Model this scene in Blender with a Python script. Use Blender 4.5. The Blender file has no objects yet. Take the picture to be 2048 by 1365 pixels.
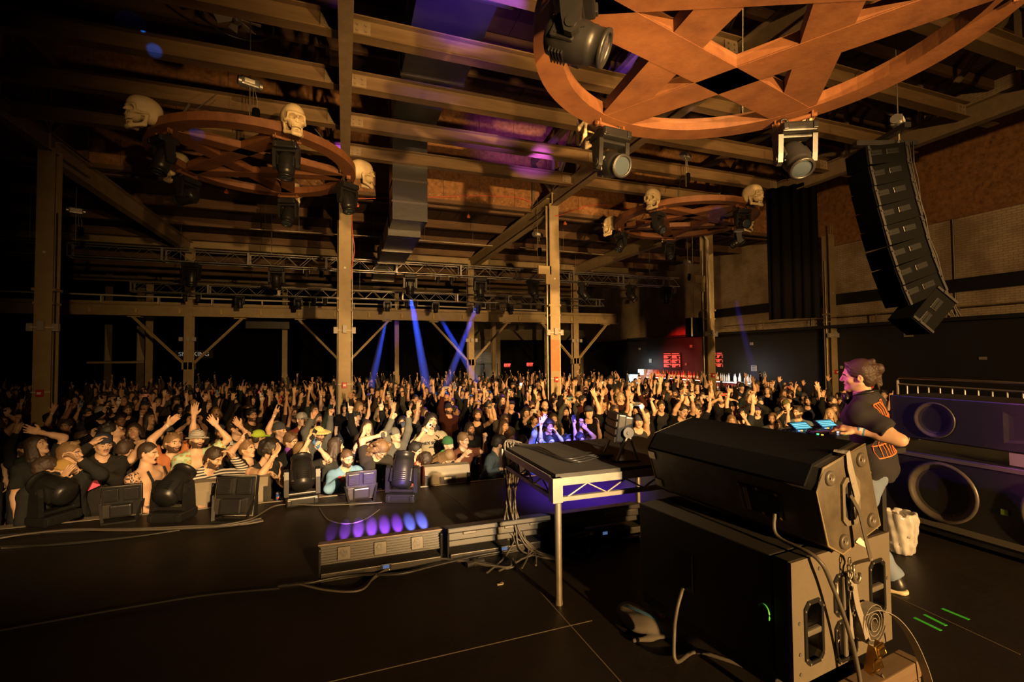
import bpy, bmesh, math, random
import numpy as np
from mathutils import Vector, Matrix, Euler, noise as mnoise
R = math.radians
SC = bpy.context.scene
COL = SC.collection
# ---------------------------------------------------------------- camera
YAW, FPX, HZY = R(19.6), 940.0, 712.0
PITCH, ROLL = math.atan((HZY - 682.5) / FPX), R(0.45)
CAM = Vector((0, 0, 1.75))
_f = Vector((math.sin(YAW) * math.cos(PITCH), math.cos(YAW) * math.cos(PITCH), math.sin(PITCH)))
_r = Vector((math.cos(YAW), -math.sin(YAW), 0))
_u = _r.cross(_f)
_r2 = _r * math.cos(ROLL) - _u * math.sin(ROLL)
_u2 = _r2.cross(_f)
CR = Matrix((_r2, _u2, -_f)).transposed()
cam_d = bpy.data.cameras.new('camera'); cam_d.sensor_width = 36; cam_d.lens = FPX / 2048 * 36; cam_d.clip_start = .05; cam_d.clip_end = 200
cam = bpy.data.objects.new('camera', cam_d); COL.objects.link(cam)
cam.matrix_world = Matrix.Translation(CAM) @ CR.to_4x4()
SC.camera = cam

def ray(px, py):
    return (_r2 * ((px - 1024) / FPX) + _u2 * ((682.5 - py) / FPX) + _f)
def P(px, py, X=None, Y=None, Z=None, D=None):
    d = ray(px, py)
    if X is not None: t = (X - CAM.x) / d.x
    elif Y is not None: t = (Y - CAM.y) / d.y
    elif Z is not None: t = (Z - CAM.z) / d.z
    else: t = D
    return CAM + d * t
def proj(p):
    q = Vector(p) - CAM; d = q.dot(_f)
    return 1024 + FPX * q.dot(_r2) / d, 682.5 - FPX * q.dot(_u2) / d, d
# ---------------------------------------------------------------- world, exposure
w = bpy.data.worlds.new('world'); SC.world = w; w.use_nodes = True
w.node_tree.nodes['Background'].inputs[0].default_value = (.010, .006, .004, 1)
w.node_tree.nodes['Background'].inputs[1].default_value = .25
SC.view_settings.view_transform = 'Standard'; SC.view_settings.look = 'None'
SC.view_settings.gamma = 1; SC.view_settings.use_curve_mapping = False
SC.view_settings.exposure = 0.0
try:
    SC.cycles.use_denoising = True
    SC.cycles.max_bounces = 6; SC.cycles.diffuse_bounces = 3; SC.cycles.volume_bounces = 0
    SC.cycles.sample_clamp_indirect = 4
except Exception: pass
# ---------------------------------------------------------------- lamps of the show
def spot(name, loc, tgt, power, col, angle, blend=.3, rad=.08):
    l = bpy.data.lights.new(name, 'SPOT'); l.energy = power; l.color = col
    l.spot_size = R(angle); l.spot_blend = blend; l.shadow_soft_size = rad
    o = bpy.data.objects.new(name, l); COL.objects.link(o); o.location = loc
    o.rotation_euler = (Vector(tgt) - Vector(loc)).to_track_quat('-Z', 'Y').to_euler()
    return o
AMB = (1.0, .565, .20)
# backline wash behind the camera, low and wide, pointing out over the crowd
spot('backline_wash', (3.35, -9.0, 2.7), (5.0, 12, 1.7), 14000, AMB, 64, 1.0, .12)
k = spot('backline_key', (3.2, -8.5, 5.5), (8.6, 15, 1.0), 34000, AMB, 52, .9, .10); k.scale = (1, .36, 1)
k = spot('backline_left', (3.0, -8.5, 5.6), (-1.1, 7.3, .15), 18000, (1.0, .62, .26), 27, 1.0, .08); k.scale = (1, .36, 1)
k = spot('backline_roof', (2.3, -3.6, 1.9), (4.9, 13, 7.1), 10500, AMB, 66, 1.0, .08); k.scale = (1, .36, 1)
spot('backline_front', (3.0, -8.5, 5.3), (.75, 7.6, .1), 28000, (1.0, .74, .42), 12, 1.0, .08)
spot('added_roof_fill', (2.6, 1.2, 2.0), (3.2, 14.85, 8.1), 1600, AMB, 74, .9, .10)  # added lamp with no fixture, brightens the clerestory sheets
spot('backline_side', (1.6, -8.0, 3.0), (18.3, 10.5, 4.4), 5000, AMB, 40, .9, .08)
spot('dj_pink', (.4, 5.4, 3.4), (4.0, 2.5, 1.5), 1100, (1.0, .20, .52), 17, .8, .05)
spot('side_violet', (.2, 5.2, 3.6), (5.8, 2.0, 1.1), 300, (.40, .16, 1.0), 28, .8, .05)
# ---------------------------------------------------------------- materials
MATS = {}
def M(name, col=(.5,.5,.5), rough=.6, metal=0.0, noise=None, bump=None, emit=None, estr=1.0, spec=.5, alpha=1.0, trans=0.0, objcol=False, coat=0.0, noise2=None):
    if name in MATS: return MATS[name]
    m = bpy.data.materials.new(name); m.use_nodes = True; nt = m.node_tree; N = nt.nodes; L = nt.links
    b = N['Principled BSDF']; MATS[name] = m
    b.inputs['Roughness'].default_value = rough; b.inputs['Metallic'].default_value = metal
    b.inputs['Specular IOR Level'].default_value = spec
    if coat: b.inputs['Coat Weight'].default_value = coat
    b.inputs['Base Color'].default_value = (*col, 1)
    src = None
    tc = N.new('ShaderNodeTexCoord')
    if objcol:
        oi = N.new('ShaderNodeObjectInfo'); src = oi.outputs['Color']
    def mixin(src, spec_, seed):
        sc_, amt, c2 = spec_[:3]
        n = N.new('ShaderNodeTexNoise'); n.inputs['Scale'].default_value = sc_; n.inputs['Detail'].default_value = 6; n.inputs['Roughness'].default_value = .65
        mp = N.new('ShaderNodeMapping'); mp.inputs['Location'].default_value = (seed, seed * 2, 3)
        if len(spec_) > 3: mp.inputs['Scale'].default_value = spec_[3]
        L.new(tc.outputs['Object'], mp.inputs[0]); L.new(mp.outputs[0], n.inputs['Vector'])
        cr = N.new('ShaderNodeValToRGB'); cr.color_ramp.elements[0].position = .5 - .5 * .35; cr.color_ramp.elements[1].position = .5 + .5 * .35
        cr.color_ramp.elements[1].color = (amt, amt, amt, 1)
        L.new(n.outputs['Fac'], cr.inputs[0])
        mx = N.new('ShaderNodeMix'); mx.data_type = 'RGBA'
        L.new(cr.outputs[0], mx.inputs[0])
        if src: L.new(src, mx.inputs[6])
        else: mx.inputs[6].default_value = (*col, 1)
        mx.inputs[7].default_value = (*c2, 1)
        return mx.outputs[2]
    if noise: src = mixin(src, noise, 0)
    if noise2: src = mixin(src, noise2, 7)
    if src: L.new(src, b.inputs['Base Color'])
    if bump:
        n = N.new('ShaderNodeTexNoise'); n.inputs['Scale'].default_value = bump[0]; n.inputs['Detail'].default_value = 4
        L.new(tc.outputs['Object'], n.inputs['Vector'])
        bp = N.new('ShaderNodeBump'); bp.inputs['Strength'].default_value = bump[1]; bp.inputs['Distance'].default_value = bump[2] if len(bump) > 2 else .01
        L.new(n.outputs['Fac'], bp.inputs['Height']); L.new(bp.outputs[0], b.inputs['Normal'])
    if emit:
        b.inputs['Emission Color'].default_value = (*emit, 1); b.inputs['Emission Strength'].default_value = estr
    if alpha < 1: b.inputs['Alpha'].default_value = alpha
    if trans: b.inputs['Transmission Weight'].default_value = trans
    return m
# ---------------------------------------------------------------- object helpers
def tag(o, label=None, cat=None, group=None, kind=None):
    if label: o['label'] = label
    if cat: o['category'] = cat
    if group: o['group'] = group
    if kind: o['kind'] = kind
    return o
def empty(name, loc=(0,0,0), rz=0, label=None, cat=None, group=None):
    o = bpy.data.objects.new(name, None); COL.objects.link(o); o.location = loc; o.rotation_euler = (0,0,rz)
    o.empty_display_size = .1
    return tag(o, label, cat, group)
def link_mesh(name, me, mats, parent=None, color=None):
    o = bpy.data.objects.new(name, me); COL.objects.link(o)
    if parent: o.parent = parent
    if color: o.color = (*color, 1)
    return o
def orient(d, up=Vector((0,0,1))):
    z = Vector(d).normalized()
    if abs(z.dot(up)) > .999: up = Vector((0,1,0))
    x = up.cross(z).normalized(); y = z.cross(x)
    return Matrix((x, y, z)).transposed()
class MB:
    """collects shapes into one mesh"""
    def __init__(s): s.v = []; s.f = []; s.m = []; s.sm = []; s.T = Matrix.Identity(4); s.mi = 0
    def add(s, vs, fs, smooth=False):
        n = len(s.v); T = s.T
        s.v += [tuple(T @ Vector(v)) for v in vs]
        s.f += [tuple(i + n for i in f) for f in fs]; s.m += [s.mi] * len(fs); s.sm += [smooth] * len(fs)
        return s
    def box(s, c, d, rot=None, bev=0.0):
        x, y, z = d[0] / 2, d[1] / 2, d[2] / 2
        Rm = rot.to_matrix() if isinstance(rot, Euler) else (rot if rot is not None else Matrix.Identity(3))
        c = Vector(c)
        if bev <= 0:
            vs = [c + Rm @ Vector((a*x, b*y, e*z)) for e in (-1,1) for b in (-1,1) for a in (-1,1)]
            return s.add(vs, [(0,2,3,1),(4,5,7,6),(0,1,5,4),(2,6,7,3),(0,4,6,2),(1,3,7,5)])
        bm = bmesh.new(); bmesh.ops.create_cube(bm, size=1)
        for v in bm.verts: v.co = Vector((v.co.x*2*x, v.co.y*2*y, v.co.z*2*z))
        bmesh.ops.bevel(bm, geom=bm.edges[:], offset=min(bev, x*.9, y*.9, z*.9), segments=2, profile=.6, affect='EDGES')
        bm.verts.index_update()
        s.add([c + Rm @ v.co for v in bm.verts], [[v.index for v in f.verts] for f in bm.faces]); bm.free(); return s
    def cyl(s, a, b, r, n=12, r2=None, caps=True, smooth=True):
        a, b = Vector(a), Vector(b); r2 = r if r2 is None else r2; O = orient(b - a)
        vs = []
        for q, rr in ((a, r), (b, r2)):
            for i in range(n):
                t = 2*math.pi*i/n; vs.append(q + O @ Vector((rr*math.cos(t), rr*math.sin(t), 0)))
        s.add(vs, [(i, (i+1) % n, n+(i+1) % n, n+i) for i in range(n)], smooth)
        if caps:
            s.add(vs, [tuple(range(n-1, -1, -1)), tuple(range(n, 2*n))])
        return s
    def tube(s, pts, r, n=6, closed=False):
        pts = [Vector(p) for p in pts]; m = len(pts); vs = []; fs = []
        for i, p in enumerate(pts):
            a = pts[(i-1) % m] if (closed or i > 0) else p; b = pts[(i+1) % m] if (closed or i < m-1) else p
            O = orient((b - a) if (b-a).length > 1e-6 else Vector((0,0,1)))
            rr = r[i] if isinstance(r, (list, tuple)) else r
            for k in range(n):
                t = 2*math.pi*k/n; vs.append(p + O @ Vector((rr*math.cos(t), rr*math.sin(t), 0)))
        for i in range(m if closed else m-1):
            j = (i+1) % m
            for k in range(n): fs.append((i*n+k, i*n+(k+1) % n, j*n+(k+1) % n, j*n+k))
        if not closed: s.add(vs, fs, True); s.add(vs, [tuple(range(n-1,-1,-1)), tuple((m-1)*n+k for k in range(n))])
        else: s.add(vs, fs, True)
        return s
    def prism(s, poly, a, b, O=None):
        """poly: 2D outline (x,y) in plane of matrix O (3x3), extruded along O's z from a to b (scalars); s.T places it"""
        O = O or Matrix.Identity(3); n = len(poly)
        vs = [O @ Vector((x, y, a)) for x, y in poly] + [O @ Vector((x, y, b)) for x, y in poly]
        s.add(vs, [(i, (i+1) % n, n+(i+1) % n, n+i) for i in range(n)])
        s.add(vs, [tuple(range(n-1,-1,-1)), tuple(range(n, 2*n))]); return s
    def lathe(s, prof, c=(0,0,0), axis=(0,0,1), n=20, smooth=True):
        O = orient(axis); c = Vector(c); vs = []; fs = []
        for r, z in prof:
            for k in range(n):
                t = 2*math.pi*k/n; vs.append(c + O @ Vector((r*math.cos(t), r*math.sin(t), z)))
        for i in range(len(prof)-1):
            for k in range(n): fs.append((i*n+k, i*n+(k+1) % n, (i+1)*n+(k+1) % n, (i+1)*n+k))
        return s.add(vs, fs, smooth)
    def sphere(s, c, r, n=12, sq=(1,1,1)):
        prof = []
        vs = []; fs = []; m = n // 2
        for i in range(m+1):
            a = math.pi*i/m
            for k in range(n):
                t = 2*math.pi*k/n
                vs.append(Vector(c) + Vector((r*sq[0]*math.sin(a)*math.cos(t), r*sq[1]*math.sin(a)*math.sin(t), r*sq[2]*math.cos(a))))
        for i in range(m):
            for k in range(n): fs.append((i*n+k, (i+1)*n+k, (i+1)*n+(k+1) % n, i*n+(k+1) % n))
        return s.add(vs, fs, True)
    def ibeam(s, a, b, h=.3, wd=.2, tf=.02, tw=.014, lip=0):
        """I section from a to b, h tall, centred on the line"""
        a, b = Vector(a), Vector(b); d = b - a; L = d.length; O = orient(d); c = (a+b)/2
        X, Y = O.col[0], O.col[1]
        s.box(c + Y*(h/2 - tf/2), (wd, tf, L), O); s.box(c - Y*(h/2 - tf/2), (wd, tf, L), O); s.box(c, (tw, h - 2*tf, L), O)
        return s
    def strut(s, a, b, wd=.08, h=.08):
        a, b = Vector(a), Vector(b); return s.box((a+b)/2, (wd, h, (b-a).length), orient(b-a))
    def ribbon(s, pts, wid, th, wdir):
        wdir = Vector(wdir).normalized(); pts = [Vector(p) for p in pts]; vs = []; fs = []
        for i, p in enumerate(pts):
            a = pts[max(i-1,0)]; b = pts[min(i+1,len(pts)-1)]; t = (b-a).normalized(); nn = t.cross(wdir).normalized(); ww = nn.cross(t).normalized()
            for sx, sy in ((-1,-1),(1,-1),(1,1),(-1,1)): vs.append(p + ww*sx*wid/2 + nn*sy*th/2)
        for i in range(len(pts)-1):
            for k in range(4): fs.append((i*4+k, i*4+(k+1) % 4, (i+1)*4+(k+1) % 4, (i+1)*4+k))
        fs += [(3,2,1,0), tuple(len(vs)-4+k for k in range(4))]
        return s.add(vs, fs)
    def build(s, name, mats, parent=None, loc=None, color=None):
        me = bpy.data.meshes.new(name); me.from_pydata(s.v, [], s.f)
        if not isinstance(mats, (list, tuple)): mats = [mats]
        for m in mats: me.materials.append(m)
        if len(s.f):
            me.polygons.foreach_set('material_index', s.m); me.polygons.foreach_set('use_smooth', s.sm)
        bm = bmesh.new(); bm.from_mesh(me); bmesh.ops.recalc_face_normals(bm, faces=bm.faces[:]); bm.to_mesh(me); bm.free()
        me.update()
        o = bpy.data.objects.new(name, me); COL.objects.link(o)
        if loc is not None: o.location = loc
        if parent is not None: o.parent = parent
        if color: o.color = (*color, 1)
        return o
def mb(T=None):
    b = MB()
    if T is not None: b.T = T
    return b
def copy_tree(o, parent=None, **kw):
    c = o.copy(); COL.objects.link(c)
    if parent is not None: c.parent = parent
    for ch in list(o.children): copy_tree(ch, c)
    return c
ORD = ['nearest', 'second', 'third', 'fourth', 'fifth', 'sixth', 'seventh', 'eighth', 'ninth', 'tenth']
def text_mesh(body, size, name, mat, parent, loc, rot, depth=.004, align='CENTER', bold=False):
    cu = bpy.data.curves.new(name, 'FONT'); cu.body = body; cu.size = size; cu.extrude = depth; cu.align_x = align; cu.align_y = 'CENTER'
    cu.offset = size * .02 if bold else 0
    t = bpy.data.objects.new(name, cu); COL.objects.link(t)
    dg = bpy.context.evaluated_depsgraph_get(); me = bpy.data.meshes.new_from_object(t.evaluated_get(dg))
    bpy.data.objects.remove(t); me.name = name
    me.materials.clear(); me.materials.append(mat)
    o = bpy.data.objects.new(name, me); COL.objects.link(o); o.location = loc; o.rotation_euler = rot
    if parent is not None: o.parent = parent
    return o
# ---------------------------------------------------------------- smooth solid modelling (for bodies and skulls)
def _v(a): return np.array(a, dtype=np.float32)
class Field:
    def __init__(s): s.p = []
    def cap(s, a, b, ra, rb=None, k=.02, op='+', flat=None, clip=None):
        a, b = _v(a), _v(b); rb = ra if rb is None else rb; r = max(ra, rb)
        s.p.append(('c', a, b, ra, rb, flat, k, op, np.minimum(a, b) - r, np.maximum(a, b) + r, clip)); return s
    def ell(s, c, r, rot=None, k=.02, op='+', clip=None):
        c, r = _v(c), _v(r); m = float(r.max()); Rm = None if rot is None else np.array(rot, dtype=np.float32)
        s.p.append(('e', c, r, Rm, None, None, k, op, c - m, c + m, clip)); return s
    def xf(s, prims, Mx, c):
        """append head-frame prims moved by 3x3 Mx about c"""
        Mn = np.array(Mx, dtype=np.float32); c = _v(c)
        for q in prims:
            if q[0] == 'c': s.cap(Mn @ q[1] + c, Mn @ q[2] + c, q[3], q[4], q[6], q[7], None if q[5] is None else (tuple(Mn @ _v(q[5][0])), q[5][1]))
            else: s.ell(Mn @ q[1] + c, q[2], Mn if q[3] is None else Mn @ q[3], q[6], q[7])
        return s
    def eval(s, lo, n, h, disp=None):
        F = np.full(n, 1.0, dtype=np.float32)
        ax = [lo[i] + h * np.arange(n[i], dtype=np.float32) for i in range(3)]
        for (t, A, B, ra, rb, fl, k, op, bl, bh, clip) in s.p:
            mg = max(.03, k) + 2*h
            sl = []
            for i in range(3):
                i0 = max(0, int((bl[i] - mg - lo[i]) / h)); i1 = min(n[i], int((bh[i] + mg - lo[i]) / h) + 2)
                sl.append(slice(i0, i1))
                if i1 <= i0: break
            if len(sl) < 3 or any(q.stop <= q.start for q in sl): continue
            X = ax[0][sl[0]][:, None, None]; Y = ax[1][sl[1]][None, :, None]; Z = ax[2][sl[2]][None, None, :]
            if t == 'c':
                ba = B - A; x, y, z = X - A[0], Y - A[1], Z - A[2]
                if fl is not None:
                    nn = _v(fl[0]); sc = fl[1] - 1
                    dt = x*nn[0] + y*nn[1] + z*nn[2]; x = x + nn[0]*dt*sc; y = y + nn[1]*dt*sc; z = z + nn[2]*dt*sc
                    ba = ba + nn*float(ba @ nn)*sc
                l2 = max(float(ba @ ba), 1e-9)
                tt = np.clip((x*ba[0] + y*ba[1] + z*ba[2]) / l2, 0, 1)
                d = np.sqrt((x-ba[0]*tt)**2 + (y-ba[1]*tt)**2 + (z-ba[2]*tt)**2) - (ra + (rb-ra)*tt)
                if fl is not None and fl[1] > 1: d = d / (1 + (fl[1]-1)*.5)
            else:
                x, y, z = X - A[0], Y - A[1], Z - A[2]
                if ra is not None:
                    Q = ra; x, y, z = (x*Q[0,0]+y*Q[1,0]+z*Q[2,0], x*Q[0,1]+y*Q[1,1]+z*Q[2,1], x*Q[0,2]+y*Q[1,2]+z*Q[2,2])
                k0 = np.sqrt((x/B[0])**2 + (y/B[1])**2 + (z/B[2])**2); k1 = np.sqrt((x/B[0]**2)**2 + (y/B[1]**2)**2 + (z/B[2]**2)**2)
                d = k0*(k0-1)/np.maximum(k1, 1e-6)
            if clip is not None:
                for (cp, cn) in clip:
                    cp, cn = _v(cp), _v(cn); d = np.maximum(d, (X-cp[0])*cn[0] + (Y-cp[1])*cn[1] + (Z-cp[2])*cn[2])
            S = F[sl[0], sl[1], sl[2]]
            if op == '+':
                hh = np.maximum(k - np.abs(S-d), 0)/k; F[sl[0], sl[1], sl[2]] = np.minimum(S, d) - hh*hh*k*.25
            else:
                d = -d; hh = np.maximum(k - np.abs(S-d), 0)/k; F[sl[0], sl[1], sl[2]] = np.maximum(S, d) + hh*hh*k*.25
        if disp is not None: F = F + disp(ax[0][:, None, None], ax[1][None, :, None], ax[2][None, None, :])
        return F
    def bounds(s):
        lo = np.min([q[8] for q in s.p if q[7] == '+'], axis=0); hi = np.max([q[9] for q in s.p if q[7] == '+'], axis=0); return lo, hi
    def mesh(s, h, lo=None, hi=None, disp=None, clips=None, holes=None):
        """surface nets; clips: half spaces kept where (p-c).n<0; holes: boxes whose cells are left out"""
        a, b = s.bounds()
        lo = a - 3*h if lo is None else np.maximum(_v(lo), a - 3*h); hi = b + 3*h if hi is None else np.minimum(_v(hi), b + 3*h)
        n = tuple(int(math.ceil((hi[i]-lo[i])/h))+1 for i in range(3))
        if min(n) < 2: return np.zeros((0,3)), np.zeros((0,4), int)
        F = s.eval(lo, n, h, disp)
        if clips:
            ax = [lo[i] + h*np.arange(n[i], dtype=np.float32) for i in range(3)]
            for cp, cn in clips:
                F = np.maximum(F, (ax[0][:,None,None]-cp[0])*cn[0] + (ax[1][None,:,None]-cp[1])*cn[1] + (ax[2][None,None,:]-cp[2])*cn[2])
        return nets(F, lo, h)
def nets(F, lo, h):
    I = F < 0
    c = [I[dx:I.shape[0]-1+dx, dy:I.shape[1]-1+dy, dz:I.shape[2]-1+dz] for dx in (0,1) for dy in (0,1) for dz in (0,1)]
    al = np.logical_and.reduce(c); an = np.logical_or.reduce(c); idx = np.argwhere(an & ~al)
    if len(idx) == 0: return np.zeros((0,3)), np.zeros((0,4), int)
    cm = np.full(al.shape, -1, dtype=np.int32); cm[idx[:,0], idx[:,1], idx[:,2]] = np.arange(len(idx))
    co = np.array([(dx,dy,dz) for dx in (0,1) for dy in (0,1) for dz in (0,1)])
    V = F[idx[:,0,None]+co[None,:,0], idx[:,1,None]+co[None,:,1], idx[:,2,None]+co[None,:,2]]
    acc = np.zeros((len(idx),3)); cnt = np.zeros(len(idx))
    for i in range(8):
        for j in range(i+1, 8):
            if abs(co[i]-co[j]).sum() != 1: continue
            m = (V[:,i] < 0) != (V[:,j] < 0)
            t = V[m,i]/(V[m,i]-V[m,j]); acc[m] += co[i] + (co[j]-co[i])*t[:,None]; cnt[m] += 1
    P_ = lo + h*(idx + acc/cnt[:,None])
    faces = []
    for a in range(3):
        s0 = [slice(None)]*3; s1 = [slice(None)]*3; s0[a] = slice(0,-1); s1[a] = slice(1,None)
        A, B = I[tuple(s0)], I[tuple(s1)]; e = np.argwhere(A != B)
        b, c_ = (a+1) % 3, (a+2) % 3
        e = e[(e[:,b] > 0) & (e[:,c_] > 0) & (e[:,b] < I.shape[b]-1) & (e[:,c_] < I.shape[c_]-1)]
        if len(e) == 0: continue
        ins = A[e[:,0], e[:,1], e[:,2]]
        q = []
        for db, dc in ((-1,-1),(0,-1),(0,0),(-1,0)):
            g = e.copy(); g[:,b] += db; g[:,c_] += dc; q.append(cm[g[:,0], g[:,1], g[:,2]])
        q = np.stack(q, 1); q[~ins] = q[~ins][:, ::-1]
        q = q[(q >= 0).all(1)]; faces.append(q)
    return P_, np.concatenate(faces) if faces else np.zeros((0,4), int)
def np_mesh(name, V, Fc, mats, midx=None, smooth=True):
    me = bpy.data.meshes.new(name); nv, nf = len(V), len(Fc)
    me.vertices.add(nv); me.vertices.foreach_set('co', np.asarray(V, dtype=np.float32).ravel())
    me.loops.add(nf*4); me.loops.foreach_set('vertex_index', np.asarray(Fc, dtype=np.int32).ravel())
    me.polygons.add(nf); me.polygons.foreach_set('loop_start', np.arange(0, nf*4, 4, dtype=np.int32))
    me.polygons.foreach_set('use_smooth', np.full(nf, smooth))
    for m in (mats if isinstance(mats, (list, tuple)) else [mats]): me.materials.append(m)
    if midx is not None: me.polygons.foreach_set('material_index', np.asarray(midx, dtype=np.int32))
    me.update(); me.validate(); return me
def cat_parts(parts):
    V, Fc, n = [], [], 0
    for v, f in parts:
        if len(v) == 0: continue
        V.append(v); Fc.append(f + n); n += len(v)
    return np.concatenate(V), np.concatenate(Fc)
# ---------------------------------------------------------------- the hall
FZ = -1.2                       # audience floor
XC = [-6.2, 0.0, 6.05, 12.0, 18.0]
Y1, Y2, YB, XR, XL = 13.2, 23.3, 34.0, 18.35, -19.0
GZ = 6.62                       # centre height of roof purlins
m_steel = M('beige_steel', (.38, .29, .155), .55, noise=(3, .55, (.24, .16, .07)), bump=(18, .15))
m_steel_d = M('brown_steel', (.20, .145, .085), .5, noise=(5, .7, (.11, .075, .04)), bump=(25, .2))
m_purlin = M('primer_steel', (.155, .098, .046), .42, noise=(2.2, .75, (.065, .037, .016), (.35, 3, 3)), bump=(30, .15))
m_wood = M('roof_boards', (.075, .036, .018), .75, noise=(4, .8, (.028, .014, .008), (1, 9, 1)), bump=(12, .4))
m_joist = M('wood_joist', (.17, .095, .045), .7, noise=(2, .7, (.08, .04, .02), (.6, 4, 4)), bump=(14, .3))
m_panel = M('rust_panel', (.34, .15, .05), .35, noise=(5.5, .9, (.09, .04, .017)), noise2=(9, .45, (.62, .34, .15), (1, 1, 1)), bump=(9, .35))
m_black = M('black_paint', (.012, .011, .011), .75, noise=(3, .5, (.018, .016, .015)))
m_drape = M('black_drape', (.004, .0038, .004), .95, spec=.0)
m_plastic = M('black_plastic', (.011, .0105, .0105), .38, noise=(6, .4, (.026, .024, .023)), bump=(60, .12))
m_metal = M('grey_metal', (.42, .40, .38), .35, .8, noise=(8, .5, (.28, .26, .24)))
m_brown_w = M('old_brick_paint', (.50, .40, .26), .8, noise=(1.2, .8, (.33, .24, .14)))
def brick_mat():
    m = bpy.data.materials.new('painted_brick'); m.use_nodes = True; nt = m.node_tree; N = nt.nodes; L = nt.links
    b = N['Principled BSDF']; b.inputs['Roughness'].default_value = .8
    tc = N.new('ShaderNodeTexCoord'); sx = N.new('ShaderNodeSeparateXYZ'); cx = N.new('ShaderNodeCombineXYZ')
    L.new(tc.outputs['Object'], sx.inputs[0]); L.new(sx.outputs['Y'], cx.inputs['X']); L.new(sx.outputs['Z'], cx.inputs['Y'])
    br = N.new('ShaderNodeTexBrick'); br.inputs['Scale'].default_value = 1; br.inputs['Brick Width'].default_value = .22; br.inputs['Row Height'].default_value = .075
    br.inputs['Mortar Size'].default_value = .008; br.inputs['Color1'].default_value = (.60, .48, .31, 1); br.inputs['Color2'].default_value = (.52, .40, .25, 1); br.inputs['Mortar'].default_value = (.34, .25, .16, 1)
    L.new(cx.outputs[0], br.inputs[0])
    n = N.new('ShaderNodeTexNoise'); n.inputs['Scale'].default_value = .9; n.inputs['Detail'].default_value = 8
    L.new(tc.outputs['Object'], n.inputs[0]); cr = N.new('ShaderNodeValToRGB'); cr.color_ramp.elements[0].position = .42; cr.color_ramp.elements[1].position = .62
    L.new(n.outputs[0], cr.inputs[0]); mx = N.new('ShaderNodeMix'); mx.data_type = 'RGBA'; mx.inputs[7].default_value = (.20, .12, .07, 1)
    ml = N.new('ShaderNodeMath'); ml.operation = 'MULTIPLY'; ml.inputs[1].default_value = .6
    L.new(cr.outputs[0], ml.inputs[0]); L.new(ml.outputs[0], mx.inputs[0]); L.new(br.outputs[0], mx.inputs[6]); L.new(mx.outputs[2], b.inputs['Base Color'])
    bp = N.new('ShaderNodeBump'); bp.inputs['Strength'].default_value = .5; bp.inputs['Distance'].default_value = .01; L.new(br.outputs['Fac'], bp.inputs['Height']); bp.invert = True
    L.new(bp.outputs[0], b.inputs['Normal']); return m
m_brick = brick_mat()
def stage_mat():
    """black stained ply with the joints between sheets"""
    m = M('stage_floor', (.011, .009, .0075), .5, noise=(2.5, .7, (.020, .015, .011)), noise2=(26, .12, (.06, .045, .03)), bump=(40, .12), spec=.22)
    nt = m.node_tree; N = nt.nodes; L = nt.links; b = N['Principled BSDF']
    return m
m_stage = stage_mat()
m_seam = M('seam_dust', (.17, .14, .10), .8)
m_floor = M('hall_concrete', (.035, .03, .027), .6, noise=(1.5, .5, (.05, .045, .04)))

def struct(b, name, mat, **k):
    o = b.build(name, mat, **k); o['kind'] = 'structure'; return o
struct(mb().box(((XL+XR)/2, 14, FZ-.1), (XR-XL+.6, 41, .2)), 'floor', m_floor)
# stage deck
def stage():
    r = empty('stage', (0, 0, 0), 0, 'black plywood stage floor with dusty sheet joints, lower right of the photo', 'stage')
    b = mb(); b.box((2.5, .45, -.03), (21, 11.9, .06)); b.build('deck', m_stage, r)
    b = mb(); b.box((2.5, .4, -.63), (20.9, 11.8, 1.14)); b.build('riser', m_black, r)
    b = mb(); b.box((2.5, 6.36, -.62), (21, .06, 1.12)); b.build('fascia', m_black, r)
    b = mb(); b.box((2.5, 6.41, -.03), (21, .035, .07)); b.build('edge_trim', M('edge_alu', (.35, .30, .24), .45, .5), r)
    # joints: one long line running towards the crowd and cross joints
    b = mb()
    def line(p0, p1, wd): 
        p0, p1 = Vector(p0), Vector(p1); b.box((p0+p1)/2 + Vector((0,0,.0008)), (wd, .0016, (p1-p0).length), orient(p1-p0))
    a = P(1039, 1138, Z=0); c = P(1240, 1363, Z=0); d = (c-a).normalized(); line(a - d*.0, c + d*1.2, .007)
    a = P(688, 1358, Z=0); c = P(1184, 1242, Z=0); d = (c-a).normalized(); line(a - d*.9, c, .007)
    a = P(1050, 985, Z=0); c = P(850, 968, Z=0)
    a = P(1782, 1190, Z=0); c = P(2040, 1310, Z=0); line(a, c, .006)
    a = P(885, 980, Z=0); c = P(1010, 1085, Z=0); line(a, c, .004)
    b.build('sheet_joint', m_seam, r); COL.objects[-1]['kind'] = 'stuff'
    return r
stage()
# walls
struct(mb().box((XR+.15, 14, (2.75+9.9)/2), (.3, 41, 9.9-2.75)), 'wall_right', m_brick)
struct(mb().box((XR+.08, 14, (FZ+2.75)/2), (.35, 41, 2.75-FZ)), 'wall_right_lower', M('wall_black', (.017, .015, .014), .7, noise=(1.2, .5, (.028, .024, .022))))
struct(mb().box(((XL+XR)/2, YB+.15, 3.4), (XR-XL+.6, .3, 9.2)), 'wall_back', M('back_wall_cream', (.20, .16, .10), .8, noise=(1.5, .6, (.10, .07, .04))))
struct(mb().box((XL-.15, 14, 4.3), (.3, 41, 11)), 'wall_left', m_black)
# roofs
b = mb(); b.box(((XL+XR)/2, 4.4, 9.95), (XR-XL+.6, 20.8, .1)); struct(b, 'ceiling', m_wood)
b = mb(); b.box(((XL+XR)/2, 24.72, 7.05), (XR-XL+.6, 19.4, .1)); struct(b, 'ceiling_low', m_wood)
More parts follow.
